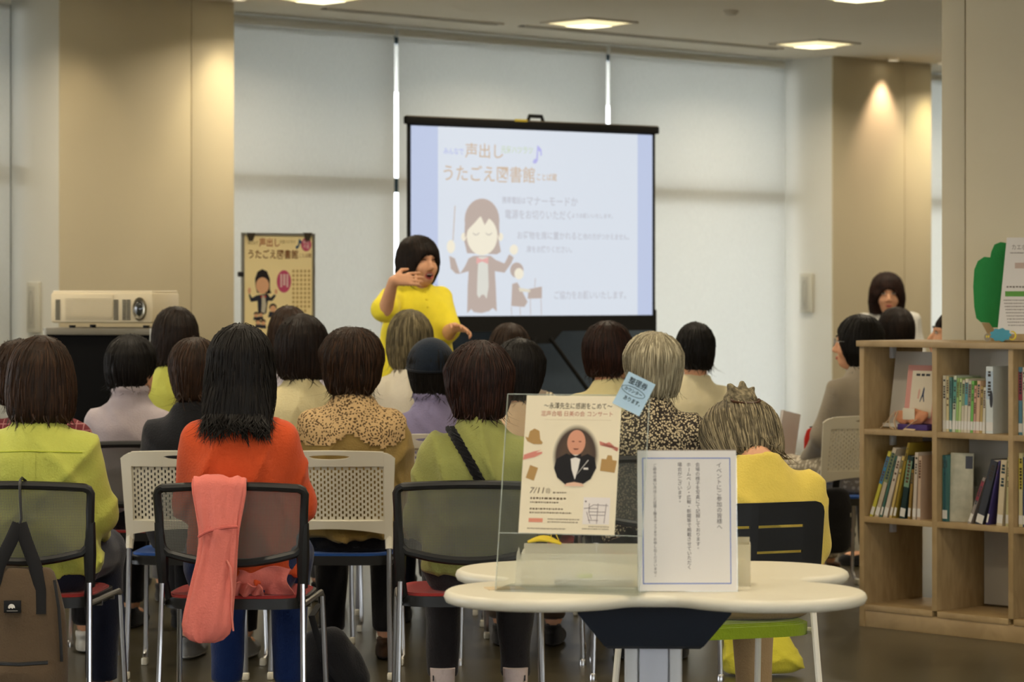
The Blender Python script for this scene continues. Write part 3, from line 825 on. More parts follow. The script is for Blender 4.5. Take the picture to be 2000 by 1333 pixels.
def seated(label, x, d, top, rz=0.0, hair='bob', hcol='dark', shirt=None, pants=None, shoe='black', yaw=0, pitch=0, roll=0, lean=0.0, sleeve=1.0,
           wide=1.0, seed=1, hoff=(0, 0), hsx=1.0, n=900, curl=0.0, face=False, collar=False, hs=1.0, near=False, hairkw=None, neck_open=.0, legs=None, glasses=False, open_mouth=False, bowed=False, hem=.49):
    """x is the frame column of the head, d its distance, top the frame row of the hair top"""
    wx = PX(x, d); tz = PZ(top, d)
    root = thing('person', label, 'person', (wx, d, 0), R(rz), group='people seated in the audience')
    ys = -.085 + lean * .5
    zsh = tz - .254 if not bowed else bowed
    H = np.array((hoff[0], ys + .035 + lean * .15 + hoff[1], tz - .132 * hs))
    Q = rot3(R(yaw), R(pitch), R(roll))
    hb = .0105 if not face else .0075
    # --- body
    F = Field((-.36, -.30, 0.0), (.36, .66, tz + .06), hb)
    rows = [(.462, .130, .11, 0, -.06), (.54, .155, .115, 0, -.065), (.49 + (zsh - .605) * .45, .122, .095, 0, -.075 + lean * .2), (.49 + (zsh - .605) * .8, .126, .098, 0, ys * .5 - .04 + lean * .1), (zsh - .115, .118, .082, 0, ys), (zsh - .055, .082, .068, 0, ys), (zsh - .012, .052, .052, 0, ys)]
    F.loft(rows, .02)
    sh = [np.array((s * .124 * wide, ys, zsh - .098)) for s in (-1, 1)]
    el = [np.array((s * .162 * wide, ys + .07, zsh - .30)) for s in (-1, 1)]
    wr = [np.array((s * .10, .20 + lean * .3, .585)) for s in (-1, 1)]
    for i in range(2):
        F.chain([sh[i], el[i], wr[i]], [.044, .036, .026], .02)
        hand_prims(F, wr[i], (-.25 * (-1, 1)[i], .9, -.12), (0, -.1, -1), .45, (-1, 1)[i] * 1)
    F.cone((0, ys - .005, zsh - .01), tuple(H + Q @ np.array((0, -.02, -.05)) * hs), .052, .050, .02)
    head_prims(F, Q, H, hs, face, open_mouth)
    lg = legs or {}
    kx, ky, ay = lg.get('kx', .10), lg.get('ky', .38), lg.get('ay', .36)
    for s in (-1, 1):
        F.chain([(s * .085, -.03, .525), (s * kx, ky, .51), (s * kx, ay, .10)], [.072, .055, .034], .02)
        F.ell((s * kx, ay + .05, .045), (.032, .10, .03), .02)
    vs, fs = F.mesh()
    np_mesh('body', vs, fs, M_skin, root)
    if face: face_parts(root, Q, H, hs, False, open_mouth)
    # --- shirt
    hc = .0105 if near else .0125
    F = Field((-.40, -.33, .40), (.40, .45, zsh + .12), hc)
    wd = wide
    rows = [(hem, .172 * wd, .138, 0, -.055), (.49 + (zsh - .605) * .25, .165 * wd, .132, 0, -.065), (.49 + (zsh - .605) * .55, .152 * wd, .122, 0, -.07 + lean * .2), (.49 + (zsh - .605) * .85, .156 * wd, .122, 0, ys * .5 - .04 + lean * .1), (zsh - .115, .148 * wd, .113, 0, ys - .004), (zsh - .055, .108 * wd, .094, 0, ys), (zsh - .012, .074 * wd, .072, 0, ys), (zsh + .012, .062, .062, 0, ys), (zsh + .022, .056, .056, 0, ys + .002)]
    F.loft(rows, .02, rnd=.016)
    for i in range(2):
        e_ = el[i]; w2 = wr[i]
        if sleeve >= .99:
            F.chain([sh[i], e_, w2], [.060, .052, .038], .04)
        elif sleeve > .5:
            q = e_ + (w2 - e_) * (sleeve - .5) * 2
            F.chain([sh[i], e_, q], [.060, .054, .050], .04)
        else:
            q = sh[i] + (e_ - sh[i]) * sleeve * 2
            F.chain([sh[i], q], [.060, .062], .04)
    F.disp(waves(seed + 3, .0060, 24, 24, 20, 7)); F.disp(waves(seed + 9, .0030, 64, 40, 34, 8)); F.disp(creases(seed + 20, .012 if near else .008))
    if neck_open:
        F.ell((0, ys + .01, zsh + .05), (neck_open, neck_open * .9, .05), .01, 's')
    if collar:
        F.chain([(.06 * math.cos(a), ys + .002 + .058 * math.sin(a), zsh + .033) for a in np.linspace(-PI * 1.35, PI * .35, 10)], [.016] * 10, .012)
    vs, fs = F.mesh()
    so = np_mesh('shirt', vs, fs, shirt, root)
    # --- trousers
    F = Field((-.30, -.24, .04), (.30, .60, .66), .014)
    F.loft([(.438, .150, .128, 0, -.05), (.50, .172, .138, 0, -.055), (.60, .165, .128, 0, -.06)], .02)
    for s in (-1, 1):
        F.chain([(s * .085, -.03, .53), (s * kx, ky, .515), (s * kx, ay, .115)], [.088, .070, .050], .03)
    F.disp(waves(seed + 5, .004, 30, 30, 30, 6))
    F.keep(lambda x_, y_, z_: .10 - z_ + 0 * x_ + 0 * y_)
    vs, fs = F.mesh()
    np_mesh('trousers', vs, fs, pants, root)
    sm = SHOES[shoe]
    for s in (-1, 1):
        o = link('shoe', sm, root); o.location = (s * kx, ay + .01, .0)
    hk = dict(style=hair, colour=hcol, seed=seed, n=n, sx=hsx, curl=curl, hs=hs, h=.0065 if near else .008)
    hk.update(hairkw or {})
    make_hair(root, Q, H, **hk)
    return root, dict(H=H, Q=Q, ys=ys, zsh=zsh, sh=sh, el=el, shirt=so)

for key, c1, c2 in (('black', rgb(26, 25, 26), rgb(40, 40, 40)), ('white', rgb(205, 202, 194), rgb(225, 222, 212)), ('brown', rgb(74, 52, 36), rgb(40, 30, 24)), ('grey', rgb(140, 140, 140), rgb(210, 210, 205)), ('pink_trim', rgb(28, 26, 30), rgb(200, 40, 90))):
    shoe_mesh(key, c1, c2)

# cloth patterns
def check_cloth():
    m, nt, b = nodes('cloth_maroon_check'); MATS['maroon'] = m
    tc = nt.nodes.new('ShaderNodeTexCoord'); sx_ = nt.nodes.new('ShaderNodeSeparateXYZ'); nt.links.new(tc.outputs['Object'], sx_.inputs[0])
    outs = []
    for ax in (0, 2):
        a = nt.nodes.new('ShaderNodeMath'); a.operation = 'FRACT'; mu = nt.nodes.new('ShaderNodeMath'); mu.operation = 'MULTIPLY'; mu.inputs[1].default_value = 42
        nt.links.new(sx_.outputs[ax], mu.inputs[0]); nt.links.new(mu.outputs[0], a.inputs[0])
        g = nt.nodes.new('ShaderNodeMath'); g.operation = 'GREATER_THAN'; g.inputs[1].default_value = .86; nt.links.new(a.outputs[0], g.inputs[0]); outs.append(g)
    mx_ = nt.nodes.new('ShaderNodeMath'); mx_.operation = 'MAXIMUM'; nt.links.new(outs[0].outputs[0], mx_.inputs[0]); nt.links.new(outs[1].outputs[0], mx_.inputs[1])
    c = nt.nodes.new('ShaderNodeMix'); c.data_type = 'RGBA'; c.inputs[6].default_value = rgb(104, 28, 36); c.inputs[7].default_value = rgb(168, 112, 112)
    nt.links.new(mx_.outputs[0], c.inputs[0]); nt.links.new(c.outputs[2], b.inputs['Base Color']); b.inputs['Roughness'].default_value = .9
    return m
def voronoi_cloth(name, c0, c1, scale, thr, feature='F1', stretch=(1, 1, 1)):
    m, nt, b = nodes('cloth_' + name)
    tc = nt.nodes.new('ShaderNodeTexCoord'); mp = nt.nodes.new('ShaderNodeMapping'); mp.inputs['Scale'].default_value = stretch
    v = nt.nodes.new('ShaderNodeTexVoronoi'); v.inputs['Scale'].default_value = scale
    nt.links.new(tc.outputs['Object'], mp.inputs[0]); nt.links.new(mp.outputs[0], v.inputs[0])
    cr = nt.nodes.new('ShaderNodeValToRGB'); cr.color_ramp.elements[0].position = thr - .05; cr.color_ramp.elements[0].color = c1; cr.color_ramp.elements[1].position = thr + .05; cr.color_ramp.elements[1].color = c0
    nt.links.new(v.outputs['Distance'], cr.inputs[0]); nt.links.new(cr.outputs[0], b.inputs['Base Color']); b.inputs['Roughness'].default_value = .9
    return m
def stripe_cloth(name, c0, c1, freq, ax=0, duty=.5):
    m, nt, b = nodes('cloth_' + name)
    tc = nt.nodes.new('ShaderNodeTexCoord'); s_ = nt.nodes.new('ShaderNodeSeparateXYZ'); nt.links.new(tc.outputs['Object'], s_.inputs[0])
    mu = nt.nodes.new('ShaderNodeMath'); mu.operation = 'MULTIPLY'; mu.inputs[1].default_value = freq; fr = nt.nodes.new('ShaderNodeMath'); fr.operation = 'FRACT'; g = nt.nodes.new('ShaderNodeMath'); g.operation = 'GREATER_THAN'; g.inputs[1].default_value = duty
    nt.links.new(s_.outputs[ax], mu.inputs[0]); nt.links.new(mu.outputs[0], fr.inputs[0]); nt.links.new(fr.outputs[0], g.inputs[0])
    c = nt.nodes.new('ShaderNodeMix'); c.data_type = 'RGBA'; c.inputs[6].default_value = c0; c.inputs[7].default_value = c1
    nt.links.new(g.outputs[0], c.inputs[0]); nt.links.new(c.outputs[2], b.inputs['Base Color']); b.inputs['Roughness'].default_value = .9
    return m
M_dots = voronoi_cloth('speckled_blouse', rgb(40, 32, 26), rgb(196, 180, 146), 122, .45)
M_flor = voronoi_cloth('pale_print', rgb(150, 140, 122), rgb(205, 196, 176), 40, .4)
M_mcheck = check_cloth()
M_stripe = stripe_cloth('cream_stripe', rgb(214, 204, 176), rgb(120, 108, 88), 62)
navy = cloth('navy_trousers', rgb(30, 34, 50)); blackp = cloth('black_trousers', rgb(24, 23, 25)); jean = cloth('blue_jeans', rgb(30, 48, 92)); khaki = cloth('khaki', rgb(158, 132, 96)); greyp = cloth('grey_trousers', rgb(92, 90, 88)); brownp = cloth('brown_trousers', rgb(70, 56, 44))
# ------------------------------------------------------------------ chairs
M_blackp = mat('black_plastic', rgb(30, 31, 32), rough=.45, spec=.4)
M_chrome = mat('chrome_tube', rgb(190, 190, 192), rough=.28, metal=1.0)
M_red = cloth('red_seat', rgb(150, 44, 42)); M_blue = cloth('blue_seat', rgb(38, 84, 160)); M_lime = cloth('lime_seat', rgb(120, 140, 30))
M_whitep = mat('white_plastic', rgb(226, 222, 206), rough=.45, spec=.35)
M_whitemetal = mat('white_metal', rgb(222, 218, 204), rough=.4)
def mesh_fabric():
    m = bpy.data.materials.new('black_mesh_fabric'); m.use_nodes = True; nt = m.node_tree
    for n in list(nt.nodes): nt.nodes.remove(n)
    out = nt.nodes.new('ShaderNodeOutputMaterial'); tc = nt.nodes.new('ShaderNodeTexCoord'); sp = nt.nodes.new('ShaderNodeSeparateXYZ')
    nt.links.new(tc.outputs['Object'], sp.inputs[0])
    g = []
    for ax, f in ((0, 260), (2, 260)):
        mu = nt.nodes.new('ShaderNodeMath'); mu.operation = 'MULTIPLY'; mu.inputs[1].default_value = f
        fr = nt.nodes.new('ShaderNodeMath'); fr.operation = 'FRACT'; gt = nt.nodes.new('ShaderNodeMath'); gt.operation = 'GREATER_THAN'; gt.inputs[1].default_value = .56
        nt.links.new(sp.outputs[ax], mu.inputs[0]); nt.links.new(mu.outputs[0], fr.inputs[0]); nt.links.new(fr.outputs[0], gt.inputs[0]); g.append(gt)
    mx = nt.nodes.new('ShaderNodeMath'); mx.operation = 'MAXIMUM'
    nt.links.new(g[0].outputs[0], mx.inputs[0]); nt.links.new(g[1].outputs[0], mx.inputs[1])
    d = nt.nodes.new('ShaderNodeBsdfPrincipled'); d.inputs['Base Color'].default_value = rgb(104, 104, 98); d.inputs['Roughness'].default_value = .6
    t = nt.nodes.new('ShaderNodeBsdfTransparent'); ms = nt.nodes.new('ShaderNodeMixShader')
    nt.links.new(mx.outputs[0], ms.inputs[0]); nt.links.new(t.outputs[0], ms.inputs[1]); nt.links.new(d.outputs[0], ms.inputs[2]); nt.links.new(ms.outputs[0], out.inputs[0])
    return m
M_mesh = mesh_fabric()
def seat_parts(t, cushion, shell, w_=.44, dp=.42):
    def plate(z0, z1, k):
        o = []
        for q in range(40):
            a = 2 * PI * q / 40
            cx, cy = math.cos(a), math.sin(a)
            o.append((w_ / 2 * k * math.copysign(abs(cx) ** .45, cx), -.005 + dp / 2 * k * math.copysign(abs(cy) ** .45, cy)))
        return o, z0, z1
    b = MB(); b.prism(*plate(.398, .430, 1)); b.build('seat_shell', shell, t, angle=50)
    b = MB(); b.prism(*plate(.429, .434, .955)); b.prism(*plate(.434, .4375, .92)); b.build('seat_cushion', cushion, t, angle=60)
def back_y(x, z):
    return -.205 - .17 * (z - .44) + .55 * x * x
def chair_mesh():
    t = thing('mesh_chair', 'x', 'chair')
    def loop():
        pts = []
        hw = lambda z: .212 + .012 * (z - .53) / .24
        zt, zb = .765, .585
        for q in np.linspace(-1, 1, 13): pts.append((q * (hw(zt) - .022), zt + .008 * (1 - q * q)))
        for a in np.linspace(80, 10, 3): pts.append((hw(zt) - .022 + .022 * math.cos(R(a)), zt - .022 + .022 * math.sin(R(a))))
        for z in (.70, .64): pts.append((hw(z), z))
        for a in (0, -30, -60): pts.append((hw(zb) - .045 + .045 * math.cos(R(a)), zb + .02 + .045 * math.sin(R(a))))
        for q in np.linspace(.75, -.75, 11): pts.append((q * .235, .538 + .024 * (q / .75) ** 2))
        for a in (-120, -150, -180): pts.append((-(hw(zb) - .045) + .045 * math.cos(R(a)), zb + .02 + .045 * math.sin(R(a))))
        for z in (.64, .70): pts.append((-hw(z), z))
        for a in np.linspace(170, 100, 3): pts.append((-(hw(zt) - .022) + .022 * math.cos(R(a)), zt - .022 + .022 * math.sin(R(a))))
        return pts
    L = loop()
    b = MB(); b.tube([(x, back_y(x, z), z) for x, z in L], .0132, 8, closed=True)
    for s in (-1, 1):
        b.tube([(s * .221, back_y(.22, .66), .66), (s * .214, back_y(.214, .56), .56), (s * .212, back_y(.212, .50), .50), (s * .213, back_y(.212, .462) + .002, .462)], [.013, .020, .017, .0135], 8)
        b.tube([(s * .212, back_y(.21, .50), .50), (s * .20, -.17, .43), (s * .19, -.12, .41)], [.013, .011, .008], 8)
    b.build('back_frame', M_blackp, t)
    # mesh panel: triangle fan replaced by a grid clipped to the loop
    zs = sorted(set(round(z, 4) for x, z in L))
    def ext(z):
        xs = []
        for (x0, z0), (x1, z1) in zip(L, L[1:] + L[:1]):
            if (z0 - z) * (z1 - z) <= 0 and z0 != z1:
                xs.append(x0 + (x1 - x0) * (z - z0) / (z1 - z0))
        return (min(xs), max(xs)) if xs else (-.01, .01)
    z0, z1 = .538, .770
    def fn(u, v):
        z = z0 + (z1 - z0) * v; a, c = ext(z); x = a + (c - a) * u
        return (x, back_y(x, z), z)
    b = MB(); b.grid(fn, 16, 14); b.build('mesh_back', M_mesh, t)
    seat_parts(t, M_red, M_blackp)
    for s in (-1, 1):
        b = MB(); b.tube([(s * .213, -.200, .475), (s * .216, -.215, .30), (s * .222, -.245, .012)], .0085, 8); b.lathe([(.012, 0), (.012, .02), (.009, .024)], 10, Tr(s * .222, -.245, 0)); b.build('leg', M_chrome, t)
        b = MB(); b.tube([(s * .213, -.205, .412), (s * .222, 0, .414), (s * .224, .17, .412), (s * .226, .19, .398), (s * .236, .235, .012)], .0085, 8); b.lathe([(.012, 0), (.012, .02), (.009, .024)], 10, Tr(s * .236, .235, 0)); b.build('leg', M_chrome, t)
    b = MB(); b.tube([(-.22, -.05, .398), (.22, -.05, .398)], .008, 8); b.tube([(-.22, .12, .398), (.22, .12, .398)], .008, 8); b.build('stretcher', M_chrome, t)
    return t
def chair_white():
    t = thing('perforated_chair', 'x', 'chair')
    by = lambda x, z: -.200 - .17 * (z - .44) + .55 * x * x
    hw = lambda z: .212 + .045 * (z - .5)
    th = .009
    def pt(x, z, o=0): return (x, by(x, z) - o, z)
    b = MB()
    PXW, PZ0, PZ1 = .186, .556, .748
    # perforated field: alternate columns shifted by half a pitch
    cw, ch = .0124, .0192
    nc = int(round(2 * PXW / cw)); cw = 2 * PXW / nc
    for i in range(nc):
        x0 = -PXW + i * cw; off = (ch / 2 if i % 2 else 0)
        z = PZ0 - (ch - off if off else 0)
        segs = []
        while z < PZ1 - 1e-6:
            segs.append((max(z, PZ0), min(z + ch, PZ1), z + ch * .22, z + ch * .78)); z += ch
        for (za, zb, ha, hb) in segs:
            xa, xb = x0 + cw * .24, x0 + cw * .76; x1 = x0 + cw
            if ha < PZ0 + .002 or hb > PZ1 - .002:
                for o, fl in ((th, 1), (0, 0)):
                    q = [pt(x0, za, o), pt(x1, za, o), pt(x1, zb, o), pt(x0, zb, o)]; b.add(q, [(0, 1, 2, 3) if fl else (3, 2, 1, 0)])
                continue
            v = []
            for o in (th, 0):
                v += [pt(x0, za, o), pt(x1, za, o), pt(x1, zb, o), pt(x0, zb, o), pt(xa, ha, o), pt(xb, ha, o), pt(xb, hb, o), pt(xa, hb, o)]
            f = []
            for k in range(4):
                l = (k + 1) % 4
                f += [(k, l, 4 + l, 4 + k), (8 + 4 + k, 8 + 4 + l, 8 + l, 8 + k), (4 + k, 4 + l, 12 + l, 12 + k)]
            b.add(v, f)
    zt = lambda x: .797 + .006 * (1 - (x / .21) ** 2)
    zb_ = lambda x: .528 - .020 * (x / .19) ** 2
    # top band leaves a hand-hold slot
    hx, hz0, hz1 = .075, .776, .788
    def band(xa, xb, za, zb, nu=8, nv=2):
        b.grid(lambda u, v: pt(xa + (xb - xa) * u, (za(xa + (xb - xa) * u) if callable(za) else za) * (1 - v) + (zb(xa + (xb - xa) * u) if callable(zb) else zb) * v, th), nu, nv, thick=-th)
    he = lambda x: .010 * math.sqrt(max(0, 1 - (x / hx) ** 2))
    band(-PXW, -hx, PZ1, zt); band(hx, PXW, PZ1, zt)
    band(-hx, hx, PZ1, lambda x: .782 - he(x)); band(-hx, hx, lambda x: .782 + he(x) * .6, zt)
    band(-PXW, PXW, zb_, PZ0, 14)
    for s in (-1, 1):
        b.grid(lambda u, v: pt(s * (PXW + (hw(.49 + v * .31) - PXW) * u), .49 + v * (.305 - .02 * u * u * (v > .95)), th), 3, 12, thick=-th * s)
        b.tube([pt(s * (hw(.52) - .010), .54, .004), pt(s * (hw(.5) - .010), .50, .004), (s * .203, -.205, .455)], [.012, .015, .013], 8)
    b.build('perforated_back', M_whitep, t, recalc=True, angle=35)
    seat_parts(t, M_blue, M_blackp)
    for s in (-1, 1):
        b = MB(); b.tube([(s * .203, -.205, .47), (s * .205, -.215, .25), (s * .210, -.225, .02)], .0095, 8); b.tube([(s * .203, -.20, .42), (s * .21, .0, .412), (s * .212, .16, .41), (s * .214, .185, .395), (s * .222, .215, .06), (s * .222, .20, .03), (s * .216, .16, .018)], .0085, 8); b.build('leg', M_chrome, t)
        for yy, xx in ((-.225, .210), (.16, .216)):
            b = MB(); b.box((s * xx, yy, .0135), (.022, .034, .027), bev=.005); b.build('glide', M_whitep, t)
    b = MB(); b.tube([(-.205, -.08, .396), (.205, -.08, .396)], .008, 8); b.tube([(-.21, .11, .396), (.21, .11, .396)], .008, 8); b.build('stretcher', M_chrome, t)
    return t
def chair_slat():
    t = thing('slatted_chair', 'x', 'chair')
    xs = [-.22, -.155, -.012, .012, .155, .22]; zs = [.485, .50, .56, .568, .632, .640, .704, .712, .745, .76, .77, .775]
    slots = {2: 1, 4: 1, 6: 1}
    hw = lambda z: .22 if z < .745 else .19 + .03 * math.sqrt(max(0, 1 - ((z - .745) / .03) ** 2))
    by = lambda x, z: -.205 - .14 * (z - .44) + .4 * x * x
    b = MB(); th = .010
    for j in range(len(zs) - 1):
        for i in range(5):
            if j in slots and i in (1, 3): continue
            v = []
            for o in (th, 0):
                for (x, z) in ((xs[i], zs[j]), (xs[i + 1], zs[j]), (xs[i + 1], zs[j + 1]), (xs[i], zs[j + 1])):
                    x *= hw(z) / .22; v.append((x, by(x, z) - o, z))
            b.add(v, [(0, 1, 2, 3), (7, 6, 5, 4)])
            hole = lambda jj, ii: jj < 0 or ii < 0 or jj >= len(zs) - 1 or ii >= 5 or (jj in slots and ii in (1, 3))
            sd = []
            if hole(j - 1, i): sd.append((1, 0, 4, 5))
            if hole(j + 1, i): sd.append((3, 2, 6, 7))
            if hole(j, i - 1): sd.append((0, 3, 7, 4))
            if hole(j, i + 1): sd.append((2, 1, 5, 6))
            if sd: b.add(v, sd)
    b.build('slatted_back', M_blackp, t, smooth=False)
    seat_parts(t, M_lime, M_lime)
    for s in (-1, 1):
        b = MB(); b.tube([(s * .205, back_y(.2, .55) + .02, .55), (s * .207, -.205, .40), (s * .222, -.25, .008)], .0095, 8); b.build('leg', M_whitemetal, t)
        b = MB(); b.tube([(s * .207, -.20, .41), (s * .212, .0, .392), (s * .215, .17, .392), (s * .218, .19, .378), (s * .234, .24, .008)], .0095, 8); b.build('leg', M_whitemetal, t)
    return t
CH = {'mesh': None, 'white': None, 'slat': None}
MK = {'mesh': chair_mesh, 'white': chair_white, 'slat': chair_slat}
def place_chair(kind, x, d, rz, label):
    """x: frame column of the chair's middle, d: distance of its middle"""
    if CH[kind] is None:
        CH[kind] = MK[kind](); o = CH[kind]
    else:
        o = dup(CH[kind])
    o.location = (PX(x, d), d, 0); o.rotation_euler = (0, 0, R(rz)); o['label'] = label
    o['group'] = {'mesh': 'black mesh-back chairs of the audience', 'white': 'white perforated chairs of the audience', 'slat': 'slatted chairs'}[kind]
    return o
# ------------------------------------------------------------------ the audience
from mathutils.bvhtree import BVHTree
def hit(obj, px, py, lift=.004):
    """point of obj's surface on the line of sight through a frame position (used once, to lay straps on clothes)"""
    bpy.context.view_layer.update()
    M = obj.matrix_world; Mi = M.inverted()
    o = Mi @ Vector((0, 0, EYE)); p = Mi @ P(px, py, 10)
    ok, loc, nrm, _ = obj.ray_cast(o, (p - o).normalized())
    if not ok: return None
    return M @ (loc + nrm * lift)
A = {}
def sit(key, chair, crz, label, clabel, x, d, top, cdx=0, cdd=0.0, **kw):
    A[key] = seated(label, x, d, top, **kw)
    place_chair(chair, x + cdx, d + cdd, crz, clabel)
K = 'people'
sit('lime', 'mesh', -4, 'woman with brown bob in lime green shirt on black mesh chair', 'black mesh chair with brown bag hung on its back, under lime shirt person', 88, 8.72, 655, cdx=-18, rz=-4, hair='fullbob', hcol='brown', shirt=cloth('lime', rgb(184, 188, 88)), pants=navy, shoe='white', seed=11, near=True, n=1500, collar=True, hsx=1.02, wide=1.06, yaw=8)
sit('maroon', 'mesh', 0, 'person with curly brown hair in maroon checked shirt', 'black mesh chair under maroon checked shirt person', 84, 10.25, 664, cdx=0, rz=0, hair='short', hcol='brown', shirt=M_mcheck, pants=blackp, shoe='white', seed=12, curl=.007, hsx=1.12, n=1100, wide=1.12, hoff=(-.068, 0), hairkw=dict(hs=1.03))
sit('lavender', 'mesh', 2, 'man with black hair in pale grey lavender collared shirt', 'black mesh chair under grey lavender shirt person', 264, 11.0, 650, rz=-6, hair='crop', hcol='black', shirt=cloth('lavender_grey', rgb(168, 158, 162)), pants=blackp, seed=13, yaw=-22, collar=True, hsx=1.13, hs=1.03)
sit('cardigan', 'white', 0, 'woman with dark brown hair in yellow-green cardigan beside the projector cart', 'white perforated chair under yellow-green cardigan person', 345, 11.95, 598, rz=0, hair='bob', hcol='dark', shirt=cloth('yellow_green', rgb(176, 178, 84)), pants=greyp, seed=14, yaw=10, hsx=.98)
sit('blackman', 'white', -3, 'man with thinning brown hair in black jacket', 'white perforated chair with blue seat under black jacket person', 386, 10.05, 657, cdx=-2, rz=-5, hair='short', hcol='brown', shirt=cloth('black_jacket', rgb(26, 26, 29)), pants=blackp, shoe='grey', seed=15, yaw=12, hsx=.98)
sit('orange', 'mesh', -3, 'woman with long black hair in orange knit top', 'black mesh chair with pink hoodie hung over its back', 475, 8.68, 632, cdx=-2, rz=-2, hair='long', hcol='black', shirt=cloth('orange', rgb(206, 82, 42)), pants=jean, shoe='black', seed=16, near=True, n=1700, hsx=1.03, hairkw=dict(ext=.03, width=.005, tips=420, tiplen=.022, curl=.002, tipback=.035))
sit('front_brown', 'white', 0, 'woman with brown hair in pale lilac top in front of yellow poster', 'white perforated chair under pale lilac top person', 566, 12.0, 597, rz=0, hair='bob', hcol='brown', shirt=cloth('lilac', rgb(186, 180, 190)), pants=greyp, seed=17, hsx=.92)
sit('cream_bob', 'white', 0, 'woman with dark brown bob in cream crew-neck top', 'white perforated chair under cream top person with brown bob', 590, 11.05, 613, rz=2, hair='bob', hcol='dark', shirt=cloth('cream', rgb(206, 194, 150)), pants=brownp, seed=18, hsx=1.06, n=1100, yaw=6)
sit('lace', 'white', -2, 'woman with tousled brown hair in olive blouse with crochet lace yoke', 'white perforated chair with blue seat under lace yoke blouse person', 690, 10.05, 637, cdx=-32, rz=0, hair='short', hcol='brown', shirt=cloth('olive_tan', rgb(150, 126, 74)), pants=blackp, shoe='brown', seed=19, curl=.005, hsx=1.16, n=1500, near=True, hs=1.04, wide=1.05)
sit('grey_bob', 'white', 0, 'woman with smooth ash grey bob in white top before the presenter', 'white perforated chair under white top person with grey bob', 800, 12.0, 604, rz=4, hair='bob', hcol='ash', shirt=cloth('white_top', rgb(214, 206, 186)), pants=greyp, seed=20, hsx=.98, n=1000, wide=1.0)
sit('cap', 'white', 4, 'person in dark navy cap and blue-violet polo shirt', 'white perforated chair under navy cap person', 841, 11.2, 663, rz=4, hair='short', hcol='black', shirt=cloth('blue_violet', rgb(132, 126, 160)), pants=navy, seed=21, collar=True, hsx=1.0)
sit('green', 'mesh', 2, 'woman with dark hair in olive green sweater with braided black strap', 'black mesh chair under olive green sweater person', 937, 8.75, 668, cdx=-21, rz=1, hair='short', hcol='auburn', shirt=cloth('olive_green', rgb(150, 152, 86)), pants=cloth('charcoal_trousers', rgb(40, 38, 40)), shoe='pink_trim', seed=22, near=True, n=1600, hsx=1.10, wide=1.06, curl=.002, hairkw=dict(hs=1.04), legs=dict(kx=.118, ay=.42))
sit('dark_mid', 'mesh', 0, 'person with black hair in beige top behind the green sweater person', 'black mesh chair behind the green sweater person', 1018, 10.45, 659, rz=-4, hair='short', hcol='black', shirt=cloth('beige_pink', rgb(196, 168, 136)), pants=brownp, seed=23, hsx=1.02, hs=1.0, yaw=-10)
sit('vest', 'white', 0, 'woman with light brown hair in grey-brown vest over striped sleeves', 'white perforated chair under grey-brown vest person', 1012, 12.0, 630, cdx=14, rz=-6, hair='bob', hcol='brown', shirt=M_stripe, pants=greyp, seed=24, hsx=.94, hoff=(-.03, 0))
sit('cream_right', 'mesh', -4, 'woman with dark brown hair in pale cream top in front of projection screen', 'black mesh chair under pale cream top person', 1193, 11.25, 624, cdx=-8, rz=-10, hair='crop', hcol='auburn', shirt=cloth('pale_cream', rgb(216, 204, 152)), pants=blackp, seed=25, yaw=-14, hsx=1.12, n=1000, hs=1.05)
sit('speckled', 'mesh', -3, 'woman with light grey hair in black and beige speckled blouse', 'black mesh chair under speckled blouse person', 1275, 10.05, 646, cdx=8, rz=-2, hair='short', hcol='grey', shirt=M_dots, pants=blackp, shoe='black', seed=26, yaw=12, hsx=1.12, n=1700, near=True, wide=1.04, hs=1.02, hairkw=dict(width=.0032))
sit('cream_crop', 'white', 0, 'woman with short black hair and bare nape in cream top', 'white perforated chair under cream top person with short black hair', 1358, 12.6, 627, rz=-4, hair='crop', hcol='black', shirt=cloth('cream_light', rgb(212, 202, 166)), pants=greyp, seed=27, yaw=14, hsx=1.02, n=1000, neck_open=.075, wide=1.04)
# --- row members seen at the right, beyond the shelf
sit('glasses', 'white', 26, 'woman in glasses and grey cardigan looking aside, beside the bookshelf', 'white perforated chair with black bag strap over its back, beside the bookshelf', 1664, 12.9, 613, cdx=-30, cdd=-.12, rz=26, hair='bob', hcol='black', shirt=cloth('grey_cardigan', rgb(150, 140, 124)), pants=M_flor, shoe='brown', seed=28, yaw=54, face=True, hsx=.98, n=1000, hairkw=dict(fringe=False, carve=1.15))
sit('dark_right', 'mesh', 20, 'person with dark brown hair and ear showing, head above the bookshelf', 'black mesh chair behind the bookshelf under dark-haired person', 1741, 14.6, 598, rz=16, hair='crop', hcol='dark', shirt=cloth('white_shirt_far', rgb(206, 200, 186)), pants=blackp, seed=29, yaw=6, hsx=1.05, hs=1.03)
sit('profile_right', 'mesh', 60, 'person in profile beside the square pillar, chin raised', 'black mesh chair behind the square pillar', 1842, 13.7, 604, rz=50, hair='crop', hcol='dark', shirt=cloth('dark_top_far', rgb(60, 56, 56)), pants=blackp, seed=30, yaw=42, pitch=10, face=True)
# --- bowed person at the round table
sit('bowed', 'slat', 20, 'woman with bowed head and pinned grey bun in yellow t-shirt', 'black slatted chair with white legs and green seat', 1462, 8.02, 783, cdx=-62, cdd=-.06, rz=14, hair='short', hcol='saltpepper', shirt=cloth('yellow_tee', rgb(214, 190, 88)), pants=khaki, shoe='brown', seed=31, pitch=-48, lean=.03, bowed=.880, neck_open=.07, near=True, n=1500, hsx=1.22, sleeve=.36, hoff=(0, .085), wide=1.16, legs=dict(kx=.14), hairkw=dict(hs=1.04))

